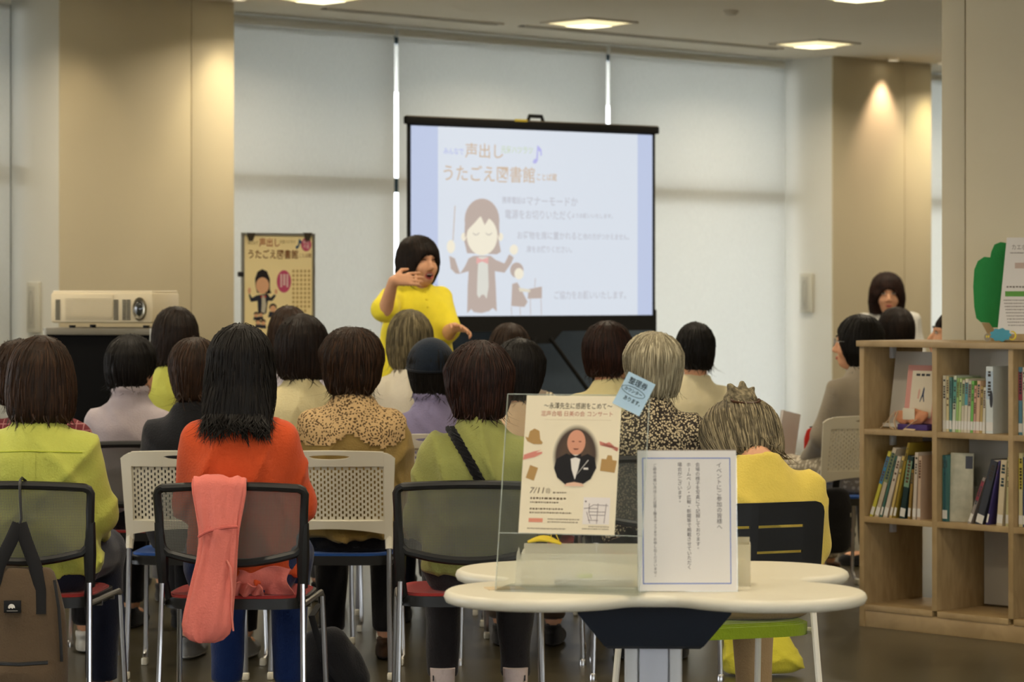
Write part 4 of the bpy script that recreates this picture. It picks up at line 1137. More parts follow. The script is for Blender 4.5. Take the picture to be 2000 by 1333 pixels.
# --- extra garments and hair details, parts of their wearers
def shell(obj, keepfn, lift, material, name, parent):
    """a second cloth layer over part of a garment"""
    me = obj.data
    n = len(me.vertices)
    co = np.empty(n * 3, np.float32); me.vertices.foreach_get('co', co); co = co.reshape(-1, 3)
    no = np.empty(n * 3, np.float32); me.vertex_normals.foreach_get('vector', no); no = no.reshape(-1, 3)
    fs = np.array([p.vertices[:] for p in me.polygons])
    k = keepfn(co); fk = fs[k[fs].all(1)]
    used = np.unique(fk); mp_ = np.full(n, -1); mp_[used] = np.arange(len(used))
    vs = co[used] + no[used] * lift
    return np_mesh(name, vs, mp_[fk], material, parent)
def lace_material():
    m = bpy.data.materials.new('crochet_lace'); m.use_nodes = True; nt = m.node_tree; b = nt.nodes['Principled BSDF']
    tc = nt.nodes.new('ShaderNodeTexCoord')
    v = nt.nodes.new('ShaderNodeTexVoronoi'); v.inputs['Scale'].default_value = 110; nt.links.new(tc.outputs['Object'], v.inputs[0])
    v2 = nt.nodes.new('ShaderNodeTexVoronoi'); v2.inputs['Scale'].default_value = 13; nt.links.new(tc.outputs['Object'], v2.inputs[0])
    w_ = nt.nodes.new('ShaderNodeMath'); w_.operation = 'MULTIPLY'; w_.inputs[1].default_value = 60; nt.links.new(v2.outputs['Distance'], w_.inputs[0])
    sn = nt.nodes.new('ShaderNodeMath'); sn.operation = 'SINE'; nt.links.new(w_.outputs[0], sn.inputs[0])
    ms_ = nt.nodes.new('ShaderNodeMath'); ms_.operation = 'MULTIPLY_ADD'; ms_.inputs[1].default_value = .12; nt.links.new(sn.outputs[0], ms_.inputs[0]); nt.links.new(v.outputs['Distance'], ms_.inputs[2])
    cr = nt.nodes.new('ShaderNodeValToRGB'); cr.color_ramp.elements[0].position = .36; cr.color_ramp.elements[0].color = rgb(84, 64, 36); cr.color_ramp.elements[1].position = .46; cr.color_ramp.elements[1].color = rgb(196, 164, 116)
    nt.links.new(ms_.outputs[0], cr.inputs[0]); nt.links.new(cr.outputs[0], b.inputs['Base Color']); b.inputs['Roughness'].default_value = .9
    return m
r_, q = A['lace']
zz = q['zsh']
shell(q['shirt'], lambda c: (c[:, 2] > zz - .125 - .05 * np.abs(np.sin(c[:, 0] * 14))) & (np.abs(c[:, 0]) < .19), .004, lace_material(), 'lace_yoke', r_)
r_, q = A['vest']
zz2 = q['zsh']
shell(q['shirt'], lambda c: (np.abs(c[:, 0]) < .135) & (c[:, 2] < zz2 + .01), .005, cloth('vest', rgb(128, 114, 100)), 'vest', r_)
# yoke seam and box pleat of the lime shirt
r_, q = A['lime']; zz3 = q['zsh']
b = MB()
bpy.context.view_layer.update()
def on_back(ob, x, z, lift=.003):
    ok, loc, nrm, _ = ob.ray_cast(Vector((x, -.6, z)), Vector((0, 1, 0)))
    return (loc + nrm * lift) if ok else Vector((x, -.2, z))
b.tube([on_back(q['shirt'], x, zz3 - .095 - .01 * abs(x) * 4, .001) for x in np.linspace(-.15, .15, 15)], .0022, 5); b.build('yoke_seam', cloth('lime_seam', rgb(176, 184, 60)), r_)
b = MB(); b.grid(lambda u, v: on_back(q['shirt'], (u - .5) * .035, zz3 - .10 - v * .2, .004 + .003 * math.sin(u * PI)), 4, 8); b.build('box_pleat', MATS['cloth_lime'], r_)
# navy cap
r_, q = A['cap']
F = Field((-.14, -.15, -.03), (.14, .26, .17), .007)
F.ell((0, -.008, .028), (.098, .114, .112), .01); F.keep(lambda x_, y_, z_: .012 - z_ + 0 * x_ + .12 * y_)
vs, fs = F.mesh(); np_mesh('cap', vs @ q['Q'].T + q['H'], fs, cloth('cap_navy', rgb(30, 39, 52)), r_)
b = MB(Matrix([list(q['Q'][i]) + [q['H'][i]] for i in range(3)] + [[0, 0, 0, 1]]))
b.grid(lambda u, v: ((u - .5) * .17 * (1 - .25 * v), .085 + v * .075 + .03 * (1 - (2 * u - 1) ** 2), .035 - v * .012 - .02 * (2 * u - 1) ** 2), 10, 5, thick=.003); b.build('cap_brim', MATS['cloth_cap_navy'], r_)
b = MB(Matrix([list(q['Q'][i]) + [q['H'][i]] for i in range(3)] + [[0, 0, 0, 1]])); b.tube([(.098 * math.cos(a_), -.008 + .114 * math.sin(a_), .020 + .12 * (-.008 + .114 * math.sin(a_))) for a_ in np.linspace(0, 2 * PI, 33)[:-1]], .005, 6, closed=True); b.build('cap_band', cloth('cap_band', rgb(20, 26, 36)), r_)
# bun, hair clip of the bowed woman
r_, q = A['bowed']
F = Field((-.12, -.22, .0), (.12, .06, .24), .006)
bc = np.array((0, -.098, .088)); bu = np.array((0, -.60, .80)); bv = np.array((0, -.80, -.60))
for a in np.linspace(0, 2 * PI, 7)[:-1]:
    F.ell(bc + np.array((.026 * math.cos(a), 0, 0)) + bu * .012 * math.sin(a) + bv * .006 * math.sin(2 * a), (.024, .022, .026), .008)
for dx, ln_, w_ in ((-.032, .040, .017), (.004, .046, .019), (.030, .030, .016)):
    F.cone(bc + np.array((dx * .5, 0, 0)), bc + np.array((dx, 0, 0)) + bu * ln_, w_ + .003, w_ * .72, .006)
F.disp(waves(3, .010, 150, 90, 90, 8))
vs, fs = F.mesh(); np_mesh('hair_bun', vs @ q['Q'].T + q['H'], fs, HAIR['saltpepper'], r_, RNG.uniform(.1, .9, len(vs)))
b = MB(Matrix([list(q['Q'][i]) + [q['H'][i]] for i in range(3)] + [[0, 0, 0, 1]]))
b.tube([(.042 * math.cos(a), -.118 - .006 * math.sin(a), .066 - .018 * math.sin(a)) for a in np.linspace(-.3, PI + .3, 11)], .004, 6); b.build('hair_clip', mat('clip_brown', rgb(70, 46, 30), rough=.3), r_)
# glasses
r_, q = A['glasses']
Mh = Matrix([list(q['Q'][i]) + [q['H'][i]] for i in range(3)] + [[0, 0, 0, 1]])
b = MB(Mh)
for s in (-1, 1):
    b.tube([(s * .033 + .024 * math.cos(a), .108 - abs(math.cos(a)) * .003, .002 + .018 * math.sin(a)) for a in np.linspace(0, 2 * PI, 17)[:-1]], .0016, 6, closed=True)
    b.tube([(s * .057, .105, .006), (s * .078, .06, .006), (s * .082, -.01, .004), (s * .08, -.03, -.012)], .0016, 6)
b.tube([(-.009, .108, .004), (0, .110, .006), (.009, .108, .004)], .0016, 6)
b.build('glasses', M_alu, r_)
# white socks with a dark mark for the pink-trimmed trainers
r_, q = A['green']
for s in (-1, 1):
    b = MB(); b.lathe([(.036, .065), (.039, .085), (.040, .115), (.041, .135)], 16, Tr(s * .118, .378, 0)); so = b.build('sock', cloth('sock_pale', rgb(214, 196, 190)), r_)
    b = MB(); b.box((s * .118 + s * .030, .352, .105), (.004, .012, .018), bev=.001); b.build('sock_mark', M_blackp, so)
    b = MB(); b.tube([(s * .118 + .044 * math.cos(a), .40 + .062 * math.sin(a), .062 + .012 * math.sin(a * 2)) for a in np.linspace(0, 2 * PI, 21)[:-1]], .006, 6, closed=True); b.build('shoe_trim', mat('magenta_trim', rgb(196, 36, 84), rough=.6), r_)
# braided strap over the green sweater
pts = []
ob = A['green'][1]['shirt']
for t in np.linspace(0, 1, 26):
    h_ = hit(ob, 876 + 66 * t, 826 + 122 * t, .008)
    if h_: pts.append(h_)
tp = thing('shoulder_strap', 'braided black shoulder strap lying across the olive green sweater', 'strap')
for ph in range(3):
    b = MB()
    b.tube([p + Vector((.009 * math.sin(i * 1.25 + ph * 2.09), -.005 * math.cos(i * 1.25 + ph * 2.09), 0)) for i, p in enumerate(pts)], .0095, 6); b.build('strand', cloth('strap_black', rgb(18, 18, 20)), tp)
# ------------------------------------------------------------------ cloud-shaped table and what stands on it
TZ = .72
TC = Vector((.312, 6.22, 0))
M_top = mat('table_laminate', rgb(208, 202, 182), rough=.38, spec=.35, var=.015, vscale=8)
M_clear = glass_material('clear_acrylic', (.95, .97, .96, 1), gl=.05, rough=.03)
M_edge = mat('acrylic_edge', rgb(206, 214, 204), rough=.2, alpha=.55)
M_paper = mat('white_paper', rgb(218, 213, 205), rough=.8)
M_ink = mat('black_ink', rgb(58, 50, 46), rough=.8)
def flat(name, col, rough=.8): return mat('print_' + name, col, rough=rough)
tb = thing('cloud_table', 'white four-lobed cloud table on a white pedestal, carrying signs', 'table', TC, R(-2))
def sd2(x, y):
    def smin(a, b_, k): 
        h = max(0, min(1, .5 + .5 * (b_ - a) / k)); return b_ + (a - b_) * h - k * h * (1 - h)
    d = math.hypot(x, y) - .33
    for sx in (-1, 1):
        for sy in (-1, 1):
            d = smin(d, math.hypot(x - sx * .238, y - sy * .225) - .212, .035)
    return d
def ring(inset, n=128):
    o = []
    for q in range(n):
        a = 2 * PI * q / n; lo, hi = .1, .7
        for _ in range(22):
            m_ = (lo + hi) / 2
            if sd2(m_ * math.cos(a), m_ * math.sin(a)) + inset < 0: lo = m_
            else: hi = m_
        o.append((lo * math.cos(a), lo * math.sin(a)))
    return o
b = MB(); rs = [(.012, TZ - .027), (.004, TZ - .024), (0, TZ - .014), (.003, TZ - .005), (.010, TZ - .0005), (.014, TZ)]
vs = []; fs = []; N_ = 128
for ins, z in rs: vs += [(x, y, z) for x, y in ring(ins)]
for i in range(len(rs) - 1):
    for k in range(N_): fs.append((i * N_ + k, i * N_ + (k + 1) % N_, (i + 1) * N_ + (k + 1) % N_, (i + 1) * N_ + k))
fs.append([(len(rs) - 1) * N_ + k for k in range(N_)]); fs.append(list(range(N_))[::-1])
b.add(vs, fs); b.build('table_top', M_top, tb, angle=50)
b = MB()
b.add([(x, y, z) for z, wx, wy in ((TZ - .028, .17, .17), (TZ - .060, .165, .16), (TZ - .135, .108, .11), (TZ - .142, .10, .10)) for x, y in ((-wx, -wy), (wx, -wy), (wx, wy), (-wx, wy))], [(i * 4 + k, i * 4 + (k + 1) % 4, i * 4 + 4 + (k + 1) % 4, i * 4 + 4 + k) for i in range(3) for k in range(4)] + [(0, 3, 2, 1), (12, 13, 14, 15)])
b.build('under_box', mat('navy_box', rgb(34, 40, 50), rough=.55), tb, recalc=True, angle=20)
b = MB(); b.box((-.048, 0, .30), (.030, .08, .56), bev=.010); b.box((.048, 0, .30), (.030, .08, .56), bev=.010); b.build('pedestal_column', mat('pedestal_white', rgb(206, 204, 200), rough=.4), tb)
b = MB(); b.box((0, -.004, .30), (.064, .075, .56), bev=.004); pp = b.build('pedestal_plate', mat('pedestal_pale', rgb(196, 196, 202), rough=.35), tb)
b = MB(); b.lathe([(.006, 0), (.006, .003), (.004, .004)], 16, Tr(0, -.0415, .215) @ Rx(PI / 2)); b.build('plug', M_blackp, pp)
for k in range(4):
    b = MB(); b.tube([(0, 0, .035), (.18, 0, .028), (.33, 0, .016)], [.024, .020, .014], 8, M=Rz(PI / 4 + k * PI / 2)); b.lathe([(.022, 0), (.022, .012)], 14, Rz(PI / 4 + k * PI / 2) @ Tr(.325, 0, 0)); b.build('foot', mat('pedestal_white', rgb(206, 204, 200)), tb)

def rect(b, x0, x1, z0, z1, y): b.add([(x0, y, z0), (x1, y, z0), (x1, y, z1), (x0, y, z1)], [(0, 1, 2, 3)])
def poly(b, pts, y): b.add([(x, y, z) for x, z in pts], [list(range(len(pts)))])
def disc(b, cx, cz, rx, rz, y, n=28, M2=None): poly(b, [(cx + rx * math.cos(2 * PI * k / n), cz + rz * math.sin(2 * PI * k / n)) for k in range(n)], y)
def words(b, s, cx, cz, width, size, y, bold=0.0, rot=0.0, shear=0.0):
    vs, fs = text_mesh(s, size, bold, 'CENTER', fit=width)
    ca, sa = math.cos(rot), math.sin(rot)
    b.add([(cx + (v.x + shear * v.y) * ca - v.y * sa, y, cz + (v.x + shear * v.y) * sa + v.y * ca) for v in vs], fs)
def vwords(b, s, cx, ztop, pitch, size, y, bold=0.0):
    for i, ch in enumerate(s):
        vs, fs = text_mesh(ch, size, bold)
        z = ztop - (i + .5) * pitch
        if ch in 'ー〜':
            pts = [(cx + v.y, y, z - v.x) for v in vs]
        elif ch in '。、':
            pts = [(cx + v.x + size * .3, y, z + v.y + size * .35) for v in vs]
        else:
            pts = [(cx + v.x, y, z + v.y) for v in vs]
        b.add(pts, fs)
def bars(b, x0, z, width, y, n, h_, seed):
    """a line of print too small to read: short dashes"""
    r = random.Random(seed); x = x0
    while x < x0 + width:
        w_ = r.uniform(.5, 1.6) * h_
        rect(b, x, min(x + w_, x0 + width), z - h_ / 2 * r.uniform(.5, 1), z + h_ / 2, y); x += w_ + h_ * .45

# --- acrylic stand with the concert flyer and a sticky note
MA = Tr(PX(1107, 5.92), 5.92, TZ) @ Rz(R(-16)) @ Rx(R(-13))
st = thing('flyer_stand', 'clear acrylic stand holding a cream concert flyer on the cloud table', 'sign stand', M=MA)
b = MB(); b.box((0, 0, .215), (.312, .004, .42)); b.build('acrylic_panel', M_clear, st, smooth=False)
b = MB()
for s in (-1, 1): b.box((s * .1565, 0, .215), (.0012, .0042, .42))
b.box((0, 0, .4255), (.312, .0042, .0012)); b.box((0, 0, .125), (.312, .0045, .001)); b.build('panel_edge', M_edge, st, smooth=False)
b = MB(Rx(R(13))); b.box((0, .06, .0025), (.312, .13, .004)); b.build('stand_foot', M_clear, st, smooth=False)
fl = thing('concert_flyer', 'cream A4 concert flyer with a portrait in a dark oval', 'flyer', M=MA @ Tr(-.008, -.0032, .1255))
b = MB(); b.box((0, 0, .1485), (.21, .0006, .297)); b.build('sheet', mat('flyer_cream', rgb(226, 214, 184), rough=.7, var=.03, vscale=12), fl, smooth=False)
Y0 = -.0008
b = MB(); words(b, '〜永澤先生に感謝をこめて〜', .010, .274, .150, .0145, Y0); b.build('lettering', M_ink, fl, smooth=False)
b = MB(); words(b, '混声合唱 日美の会 コンサート', .008, .257, .158, .0125, Y0); b.build('lettering', flat('rose_brown', rgb(186, 122, 104)), fl, smooth=False)
b = MB(); rect(b, -.062, .085, .2445, .2449, Y0); b.build('rule_line', flat('tan_line', rgb(190, 168, 130)), fl, smooth=False)
def oval_material():
    m, nt, bs = nodes('portrait_backdrop')
    tc = nt.nodes.new('ShaderNodeTexCoord'); mp = nt.nodes.new('ShaderNodeMapping'); mp.inputs['Location'].default_value = (-.011 / .052, 0, -.168 / .068); mp.inputs['Scale'].default_value = (1 / .052, 0, 1 / .068)
    ln = nt.nodes.new('ShaderNodeVectorMath'); ln.operation = 'LENGTH'
    nt.links.new(tc.outputs['Object'], mp.inputs[0]); nt.links.new(mp.outputs[0], ln.inputs[0])
    cr = nt.nodes.new('ShaderNodeValToRGB'); e = cr.color_ramp.elements
    e[0].position = .55; e[0].color = rgb(78, 58, 42); e[1].position = 1.0; e[1].color = rgb(226, 214, 184)
    e2 = e.new(.82); e2.color = rgb(64, 48, 38)
    nt.links.new(ln.outputs['Value'], cr.inputs[0]); nt.links.new(cr.outputs[0], bs.inputs['Base Color']); bs.inputs['Roughness'].default_value = .7
    return m
b = MB(); disc(b, .011, .168, .053, .069, Y0, 40); b.build('oval_photo', oval_material(), fl, smooth=False)
b = MB(); poly(b, [(.011 + x, .168 + z) for x, z in ((-.046, -.028), (-.042, -.008), (-.020, .004), (.004, -.006), (.026, .004), (.042, -.004), (.047, -.026), (.036, -.05), (.012, -.066), (-.018, -.064), (-.038, -.048))], Y0 - .0002); b.build('suit', flat('suit_black', rgb(30, 28, 30)), fl, smooth=False)
b = MB(); poly(b, [(.011 + x, .168 + z) for x, z in ((-.012, .002), (.012, .002), (.007, -.03), (.001, -.052), (-.007, -.03))], Y0 - .0004); b.build('dress_shirt', flat('shirt_white', rgb(222, 216, 206)), fl, smooth=False)
b = MB(); poly(b, [(.011 + x, .168 + z) for x, z in ((-.012, .004), (0, -.001), (.012, .004), (.012, -.008), (0, -.004), (-.012, -.008))], Y0 - .0005); b.build('bow_tie', flat('suit_black', rgb(30, 28, 30)), fl, smooth=False)
b = MB(); disc(b, .011, .168 + .028, .020, .027, Y0 - .0004); b.build('face', flat('portrait_skin', rgb(206, 146, 118)), fl, smooth=False)
b = MB(); disc(b, .004, .198, .0035, .0013, Y0 - .0006, 10); disc(b, .019, .198, .0035, .0013, Y0 - .0006, 10); poly(b, [(.004, .183), (.018, .183), (.014, .180), (.008, .180)], Y0 - .0006); b.build('features', flat('portrait_dark', rgb(110, 64, 52)), fl, smooth=False)
b = MB(); poly(b, [(.011 + x, .168 + z) for x, z in ((-.022, -.066), (.022, -.066), (.018, -.060), (0, -.057), (-.016, -.060))], Y0 - .0006); b.build('hands', flat('portrait_hand', rgb(222, 180, 152)), fl, smooth=False)
b = MB(); poly(b, [(.016, .128), (.0165, .1275), (.040, .158), (.039, .159)], Y0 - .0007); rect(b, .030, .040, .138, .142, Y0 - .0007); b.build('baton', flat('shirt_white', rgb(222, 216, 206)), fl, smooth=False)
OCH = flat('ochre', rgb(172, 136, 84)); ROS = flat('rose', rgb(206, 132, 116))
def fpoly(name, cx, cz, pts, m): 
    b = MB(); poly(b, [(cx + x, cz + z) for x, z in pts], Y0); return b.build(name, m, fl, smooth=False)
fpoly('hat', -.083, .205, ((-.020, .002), (-.013, 0), (-.010, .014), (0, .020), (.011, .015), (.014, -.004), (.020, -.010), (.018, -.014), (0, -.014), (-.014, -.008)), OCH)
fpoly('songbook', -.084, .130, ((-.012, -.012), (.006, -.018), (.014, .010), (-.004, .016)), OCH)
fpoly('suitcase', .084, .148, ((-.018, -.012), (.014, -.016), (.018, .010), (.008, .0115), (.006, .021), (-.003, .022), (-.006, .013), (-.016, .014)), OCH)
for (cx, cz, sg) in ((-.083, .167, 1), (.083, .190, -1)):
    fpoly('open_hand', cx, cz, ((-.022, -.010 * sg), (.004, -.004), (.020, .004 * sg), (.020, .008 * sg), (.006, .006 * sg), (.018, .012 * sg), (.0, .008), (-.020, .001)), ROS)
b = MB(); words(b, '7/11', -.070, .091, .030, .018, Y0, .0001, shear=.2); words(b, '㊐', -.045, .090, .012, .013, Y0); bars(b, -.034, .0875, .030, Y0, 1, .003, 2); bars(b, -.083, .0745, .078, Y0, 1, .0048, 3); bars(b, -.083, .0660, .062, Y0, 1, .0032, 4)
bars(b, -.083, .0520, .074, Y0, 1, .0036, 5); bars(b, -.083, .0440, .092, Y0, 1, .0030, 6); bars(b, -.042, .0305, .070, Y0, 1, .0026, 7); bars(b, -.042, .0245, .066, Y0, 1, .0026, 8); bars(b, -.086, .0100, .084, Y0, 1, .0024, 9); bars(b, .048, .0165, .044, Y0, 1, .0022, 10); bars(b, .034, .0115, .058, Y0, 1, .0022, 11)
b.build('small_print', flat('print_brown', rgb(120, 104, 84)), fl, smooth=False)
b = MB(); rect(b, -.084, -.053, .0235, .0320, Y0); b.build('price_tab', flat('salmon', rgb(216, 142, 118)), fl, smooth=False)
b = MB(); rect(b, .034, .092, .0215, .0790, Y0); b.build('map_panel', flat('map_white', rgb(222, 214, 206)), fl, smooth=False)
b = MB()
for pl in (((.036, .055), (.046, .056), (.056, .063), (.088, .062)), ((.046, .055), (.066, .055)), ((.046, .048), (.082, .048)), ((.048, .041), (.082, .041)), ((.066, .066), (.065, .023)), ((.084, .066), (.081, .024)), ((.042, .048), (.050, .024)), ((.046, .030), (.068, .030)), ((.047, .066), (.047, .046), (.053, .032))):
    for (x0, z0), (x1, z1) in zip(pl, pl[1:]):
        dx, dz = x1 - x0, z1 - z0; L_ = math.hypot(dx, dz); nx_, nz_ = -dz / L_ * .0006, dx / L_ * .0006
        b.add([(x0 + nx_, Y0 - .0003, z0 + nz_), (x0 - nx_, Y0 - .0003, z0 - nz_), (x1 - nx_, Y0 - .0003, z1 - nz_), (x1 + nx_, Y0 - .0003, z1 + nz_)], [(0, 1, 2, 3)])
disc(b, .039, .070, .002, .002, Y0 - .0003, 8); b.build('street_map', flat('map_ink', rgb(112, 96, 96)), fl, smooth=False)
sn = thing('sticky_note', 'pale blue sticky note with handwriting on the flyer stand', 'sticky note', M=MA @ Tr(.123, -.0035, .428) @ Ry(R(25)))
b = MB(); b.grid(lambda u, v: ((u - .5) * .066, -.0005 - .004 * (v - .5) ** 2, (v - .5) * .076), 4, 6, thick=.0004); b.build('sheet', mat('sticky_blue', rgb(168, 196, 214), rough=.75), sn)
b = MB(); words(b, '整理券', -.001, .022, .044, .016, -.0030, .00012); words(b, 'カウンター', -.003, .003, .042, .009, -.0026, .00008); words(b, 'あります。', .004, -.016, .040, .011, -.0030, .0001)
b.tube([(-.003 + .028 * math.cos(a), -.0028, .003 + .009 * math.sin(a)) for a in np.linspace(0, 2 * PI, 25)[:-1]], .0005, 4, closed=True); b.build('lettering', mat('pen_ink', rgb(34, 44, 52)), sn, smooth=False)

# --- notice in a clear stand
MN = Tr(PX(1343, 5.95), 5.95, TZ) @ Rz(R(1.5)) @ Rx(R(-5))
ns = thing('notice_stand', 'clear acrylic stand with an A4 notice framed in a blue line', 'sign stand', M=MN)
b = MB(); b.box((0, 0, .150), (.213, .0025, .299)); b.build('acrylic_panel', M_clear, ns, smooth=False)
b = MB(); b.box((0, 0, .2998), (.213, .003, .0012)); b.build('panel_edge', mat('edge_tan', rgb(150, 132, 112), rough=.4), ns, smooth=False)
b = MB(Rx(R(5))); b.box((0, .045, .002), (.213, .09, .003)); b.build('stand_foot', M_clear, ns, smooth=False)
nt_ = thing('paper_notice', 'white A4 notice with vertical Japanese lines inside a blue border', 'notice', M=MN @ Tr(0, -.0020, .0015))
b = MB(); b.box((0, 0, .1485), (.21, .0006, .297)); b.build('sheet', M_paper, nt_, smooth=False)
b = MB()
for (x0, x1, z0, z1) in ((-.0945, .0925, .2800, .2818), (-.0945, .0925, .0152, .0172), (-.0945, -.0927, .0152, .2818), (.0907, .0925, .0152, .2818)): rect(b, x0, x1, z0, z1, Y0)
b.build('blue_border', flat('border_blue', rgb(92, 118, 190)), nt_, smooth=False)
b = MB()
vwords(b, 'イベントにご参加の皆様へ', .0685, .2715, .0119, .0118, Y0)
vwords(b, '会場の様子を写真にて記録しております。', .0230, .2715, .00985, .0098, Y0)
vwords(b, 'ホームページ・広報・新聞等で掲載させていただく', .0040, .2715, .00985, .0098, Y0)
vwords(b, '場合がございます。', -.0150, .2715, .00985, .0098, Y0)
vwords(b, 'ご都合の悪い方はことば蔵１階スタッフまでお申し出くださいませ。', -.0680, .2690, .0078, .0076, Y0)
b.build('lettering', mat('notice_ink', rgb(92, 82, 80)), nt_, smooth=False)

# --- frosted tray with paper slips, yellow cord, clear box
def frosted():
    m = bpy.data.materials.new('frosted_plastic'); m.use_nodes = True; nt = m.node_tree
    for n in list(nt.nodes): nt.nodes.remove(n)
    out = nt.nodes.new('ShaderNodeOutputMaterial'); t = nt.nodes.new('ShaderNodeBsdfTransparent'); d = nt.nodes.new('ShaderNodeBsdfDiffuse'); l = nt.nodes.new('ShaderNodeBsdfTranslucent')
    d.inputs[0].default_value = l.inputs[0].default_value = rgb(250, 246, 232)
    m1 = nt.nodes.new('ShaderNodeMixShader'); m1.inputs[0].default_value = .5; m2 = nt.nodes.new('ShaderNodeMixShader'); m2.inputs[0].default_value = .42
    nt.links.new(d.outputs[0], m1.inputs[1]); nt.links.new(l.outputs[0], m1.inputs[2]); nt.links.new(t.outputs[0], m2.inputs[1]); nt.links.new(m1.outputs[0], m2.inputs[2]); nt.links.new(m2.outputs[0], out.inputs[0])
    return m
M_frost = frosted()
tr = thing('frosted_tray', 'low frosted plastic tray of paper slips behind the flyer stand', 'tray', (PX(1134, 6.10), 6.10, TZ), R(-3))
b = MB()
for (c, s) in (((0, -.055, .036), (.25, .003, .072)), ((0, .055, .042), (.25, .003, .084)), ((-.125, 0, .036), (.003, .11, .072)), ((.125, 0, .036), (.003, .11, .072)), ((0, 0, .002), (.25, .11, .003))): b.box(c, s)
b.build('tray_shell', M_frost, tr, smooth=False)
b = MB(); b.prism([(-.008, 0), (.012, 0), (.006, .06), (.001, .088), (-.004, .07)], -.0015, .0015, Tr(-.132, -.055, 0) @ Rx(PI / 2)); b.build('end_tab', M_frost, tr, smooth=False)
b = MB(); b.box((.03, 0, .010), (.17, .09, .012), bev=.001); b.build('paper_slips', mat('slip_grey', rgb(196, 198, 200), rough=.8), tr)
b = MB(); b.box((.005, -.02, .020), (.030, .016, .010), Rz(.3), bev=.003); b.build('eraser', mat('eraser_lime', rgb(176, 200, 70), rough=.6), tr)
yc = thing('rope_bundle', 'bundle of yellow cord lying on the rim of the frosted tray', 'cord', (PX(1062, 6.2), 6.16, TZ + .083), 0)
b = MB()
for q in range(5):
    b.tube([(-.035 + .072 * t, .004 * math.sin(t * 7 + q) + .004 * (q - 2), .004 + .006 * math.sin(t * PI) * (1 + .3 * q) - .004 * t) for t in np.linspace(0, 1, 9)], .0026, 5)
b.build('cord_bundle', mat('cord_yellow', rgb(226, 196, 40), rough=.7), yc)
b = MB(); b.tube([(.014, 0, .006), (.017, .004, .028), (.0215, .006, .036), (.026, .004, .022), (.034, 0, .004)], .0011, 5); b.build('cord_loop', mat('cord_yellow', rgb(226, 196, 40)), yc)
cb = thing('clear_box', 'small clear acrylic box behind the notice stand', 'box', (PX(1418, 6.12), 6.10, TZ), R(-4))
b = MB()
for (c, s) in (((0, -.04, .045), (.10, .002, .09)), ((0, .04, .05), (.10, .002, .10)), ((-.05, 0, .045), (.002, .08, .09)), ((.05, 0, .045), (.002, .08, .09)), ((0, 0, .002), (.10, .08, .003))): b.box(c, s)
b.build('box_shell', mat('frosted_clear', rgb(226, 218, 190), rough=.3, alpha=.4), cb, smooth=False)
b = MB(); b.box((.0, .01, .03), (.085, .05, .05), bev=.002); b.build('paper_stack', mat('slip_cream', rgb(214, 204, 172), rough=.8), cb)
ps = tag(MB(Tr(PX(985, 6.02), 6.02, TZ) @ Rz(.25)).box((0, 0, .0008), (.08, .055, .0016)).build('paper_slip', mat('slip_tan', rgb(196, 176, 140)), None, smooth=False), 'small tan paper slip lying on the table edge by the flyer stand', 'paper')  # one even tan for the paper slip

# ------------------------------------------------------------------ bags and the hoodie hung on the near chairs
bpx = PX(46, 8.385)
bp_ = thing('hanging_bag', 'brown canvas backpack hung by black straps on a mesh chair', 'bag', (bpx, 8.385, 0), R(2))
F = Field((-.20, -.13, .02), (.20, .13, .60), .010)
F.loft([(.06, .12, .062, 0, 0), (.10, .136, .074, 0, 0), (.25, .138, .076, 0, 0), (.40, .122, .066, 0, 0), (.48, .105, .052, 0, 0), (.545, .085, .035, 0, 0)], .01, rnd=.03)
F.loft([(.09, .105, .05, -.01, -.045), (.24, .105, .05, -.01, -.045)], .012, rnd=.02)
F.ell((0, .0, .58), (.07, .028, .07), .02, 's')
F.disp(waves(77, .006, 30, 20, 26, 8))
vs, fs = F.mesh(); np_mesh('bag_body', vs, fs, cloth('bag_brown', rgb(92, 77, 60)), bp_)
b = MB(); b.tube([(-.11, -.097, .262), (0, -.104, .258), (.085, -.098, .262)], .006, 6); b.build('pocket_zip', M_blackp, bp_)
b = MB(); b.tube([(.098, -.05, .50), (.112, -.062, .42), (.118, -.064, .33), (.120, -.058, .26)], .005, 6); b.build('side_zip', M_blackp, bp_)
b = MB(); b.box((-.022, -.0765, .425), (.050, .010, .036), bev=.001); lbp = b.build('label_patch', mat('label_black', rgb(16, 16, 18), rough=.6), bp_)
b = MB(); poly(b, [(-.024 + .010 * math.cos(a), .4235 + .010 * math.sin(a)) for a in np.linspace(0, PI, 13)] + [(-.034, .4215), (-.030, .4190), (-.027, .4225), (-.021, .4190), (-.018, .4225), (-.014, .4205)], -.0822); rect(b, -.038, -.006, .4125, .4136, -.0822); b.build('emblem', mat('label_white', rgb(225, 222, 214)), lbp, smooth=False)
b = MB()
hk = (PX(40, 8.385) - bpx, .0, .775)
for s, dx in ((-1, -.075), (1, .062)):
    b.tube([(hk[0] + .002 * s, -.02, .665), (hk[0] + dx * .35, -.03, .61), (hk[0] + dx * .8, -.04, .54), (hk[0] + dx, -.045, .47), (hk[0] + dx * 1.02, -.055, .40)], .020, 8, flat=(.35, 1.0))
    b.tube([(hk[0] + .004 * s, -.012, .665), (hk[0] + dx * .6, -.01, .60), (hk[0] + dx * 1.2, -.01, .50)], .016, 8, flat=(.35, 1.0))
b.build('strap', mat('strap_webbing', rgb(26, 26, 28), rough=.8), bp_)
b = MB(); b.tube([(hk[0] + .006, .085, .772), (hk[0] + .004, .085, .785), (hk[0] - .004, .062, .796), (hk[0] - .006, .035, .790), (hk[0] - .004, .015, .765), (hk[0], .0, .72), (hk[0] + .004, -.012, .68), (hk[0], -.018, .655), (hk[0] - .008, -.018, .668)], .0042, 8); b.build('hook', M_blackp, bp_)

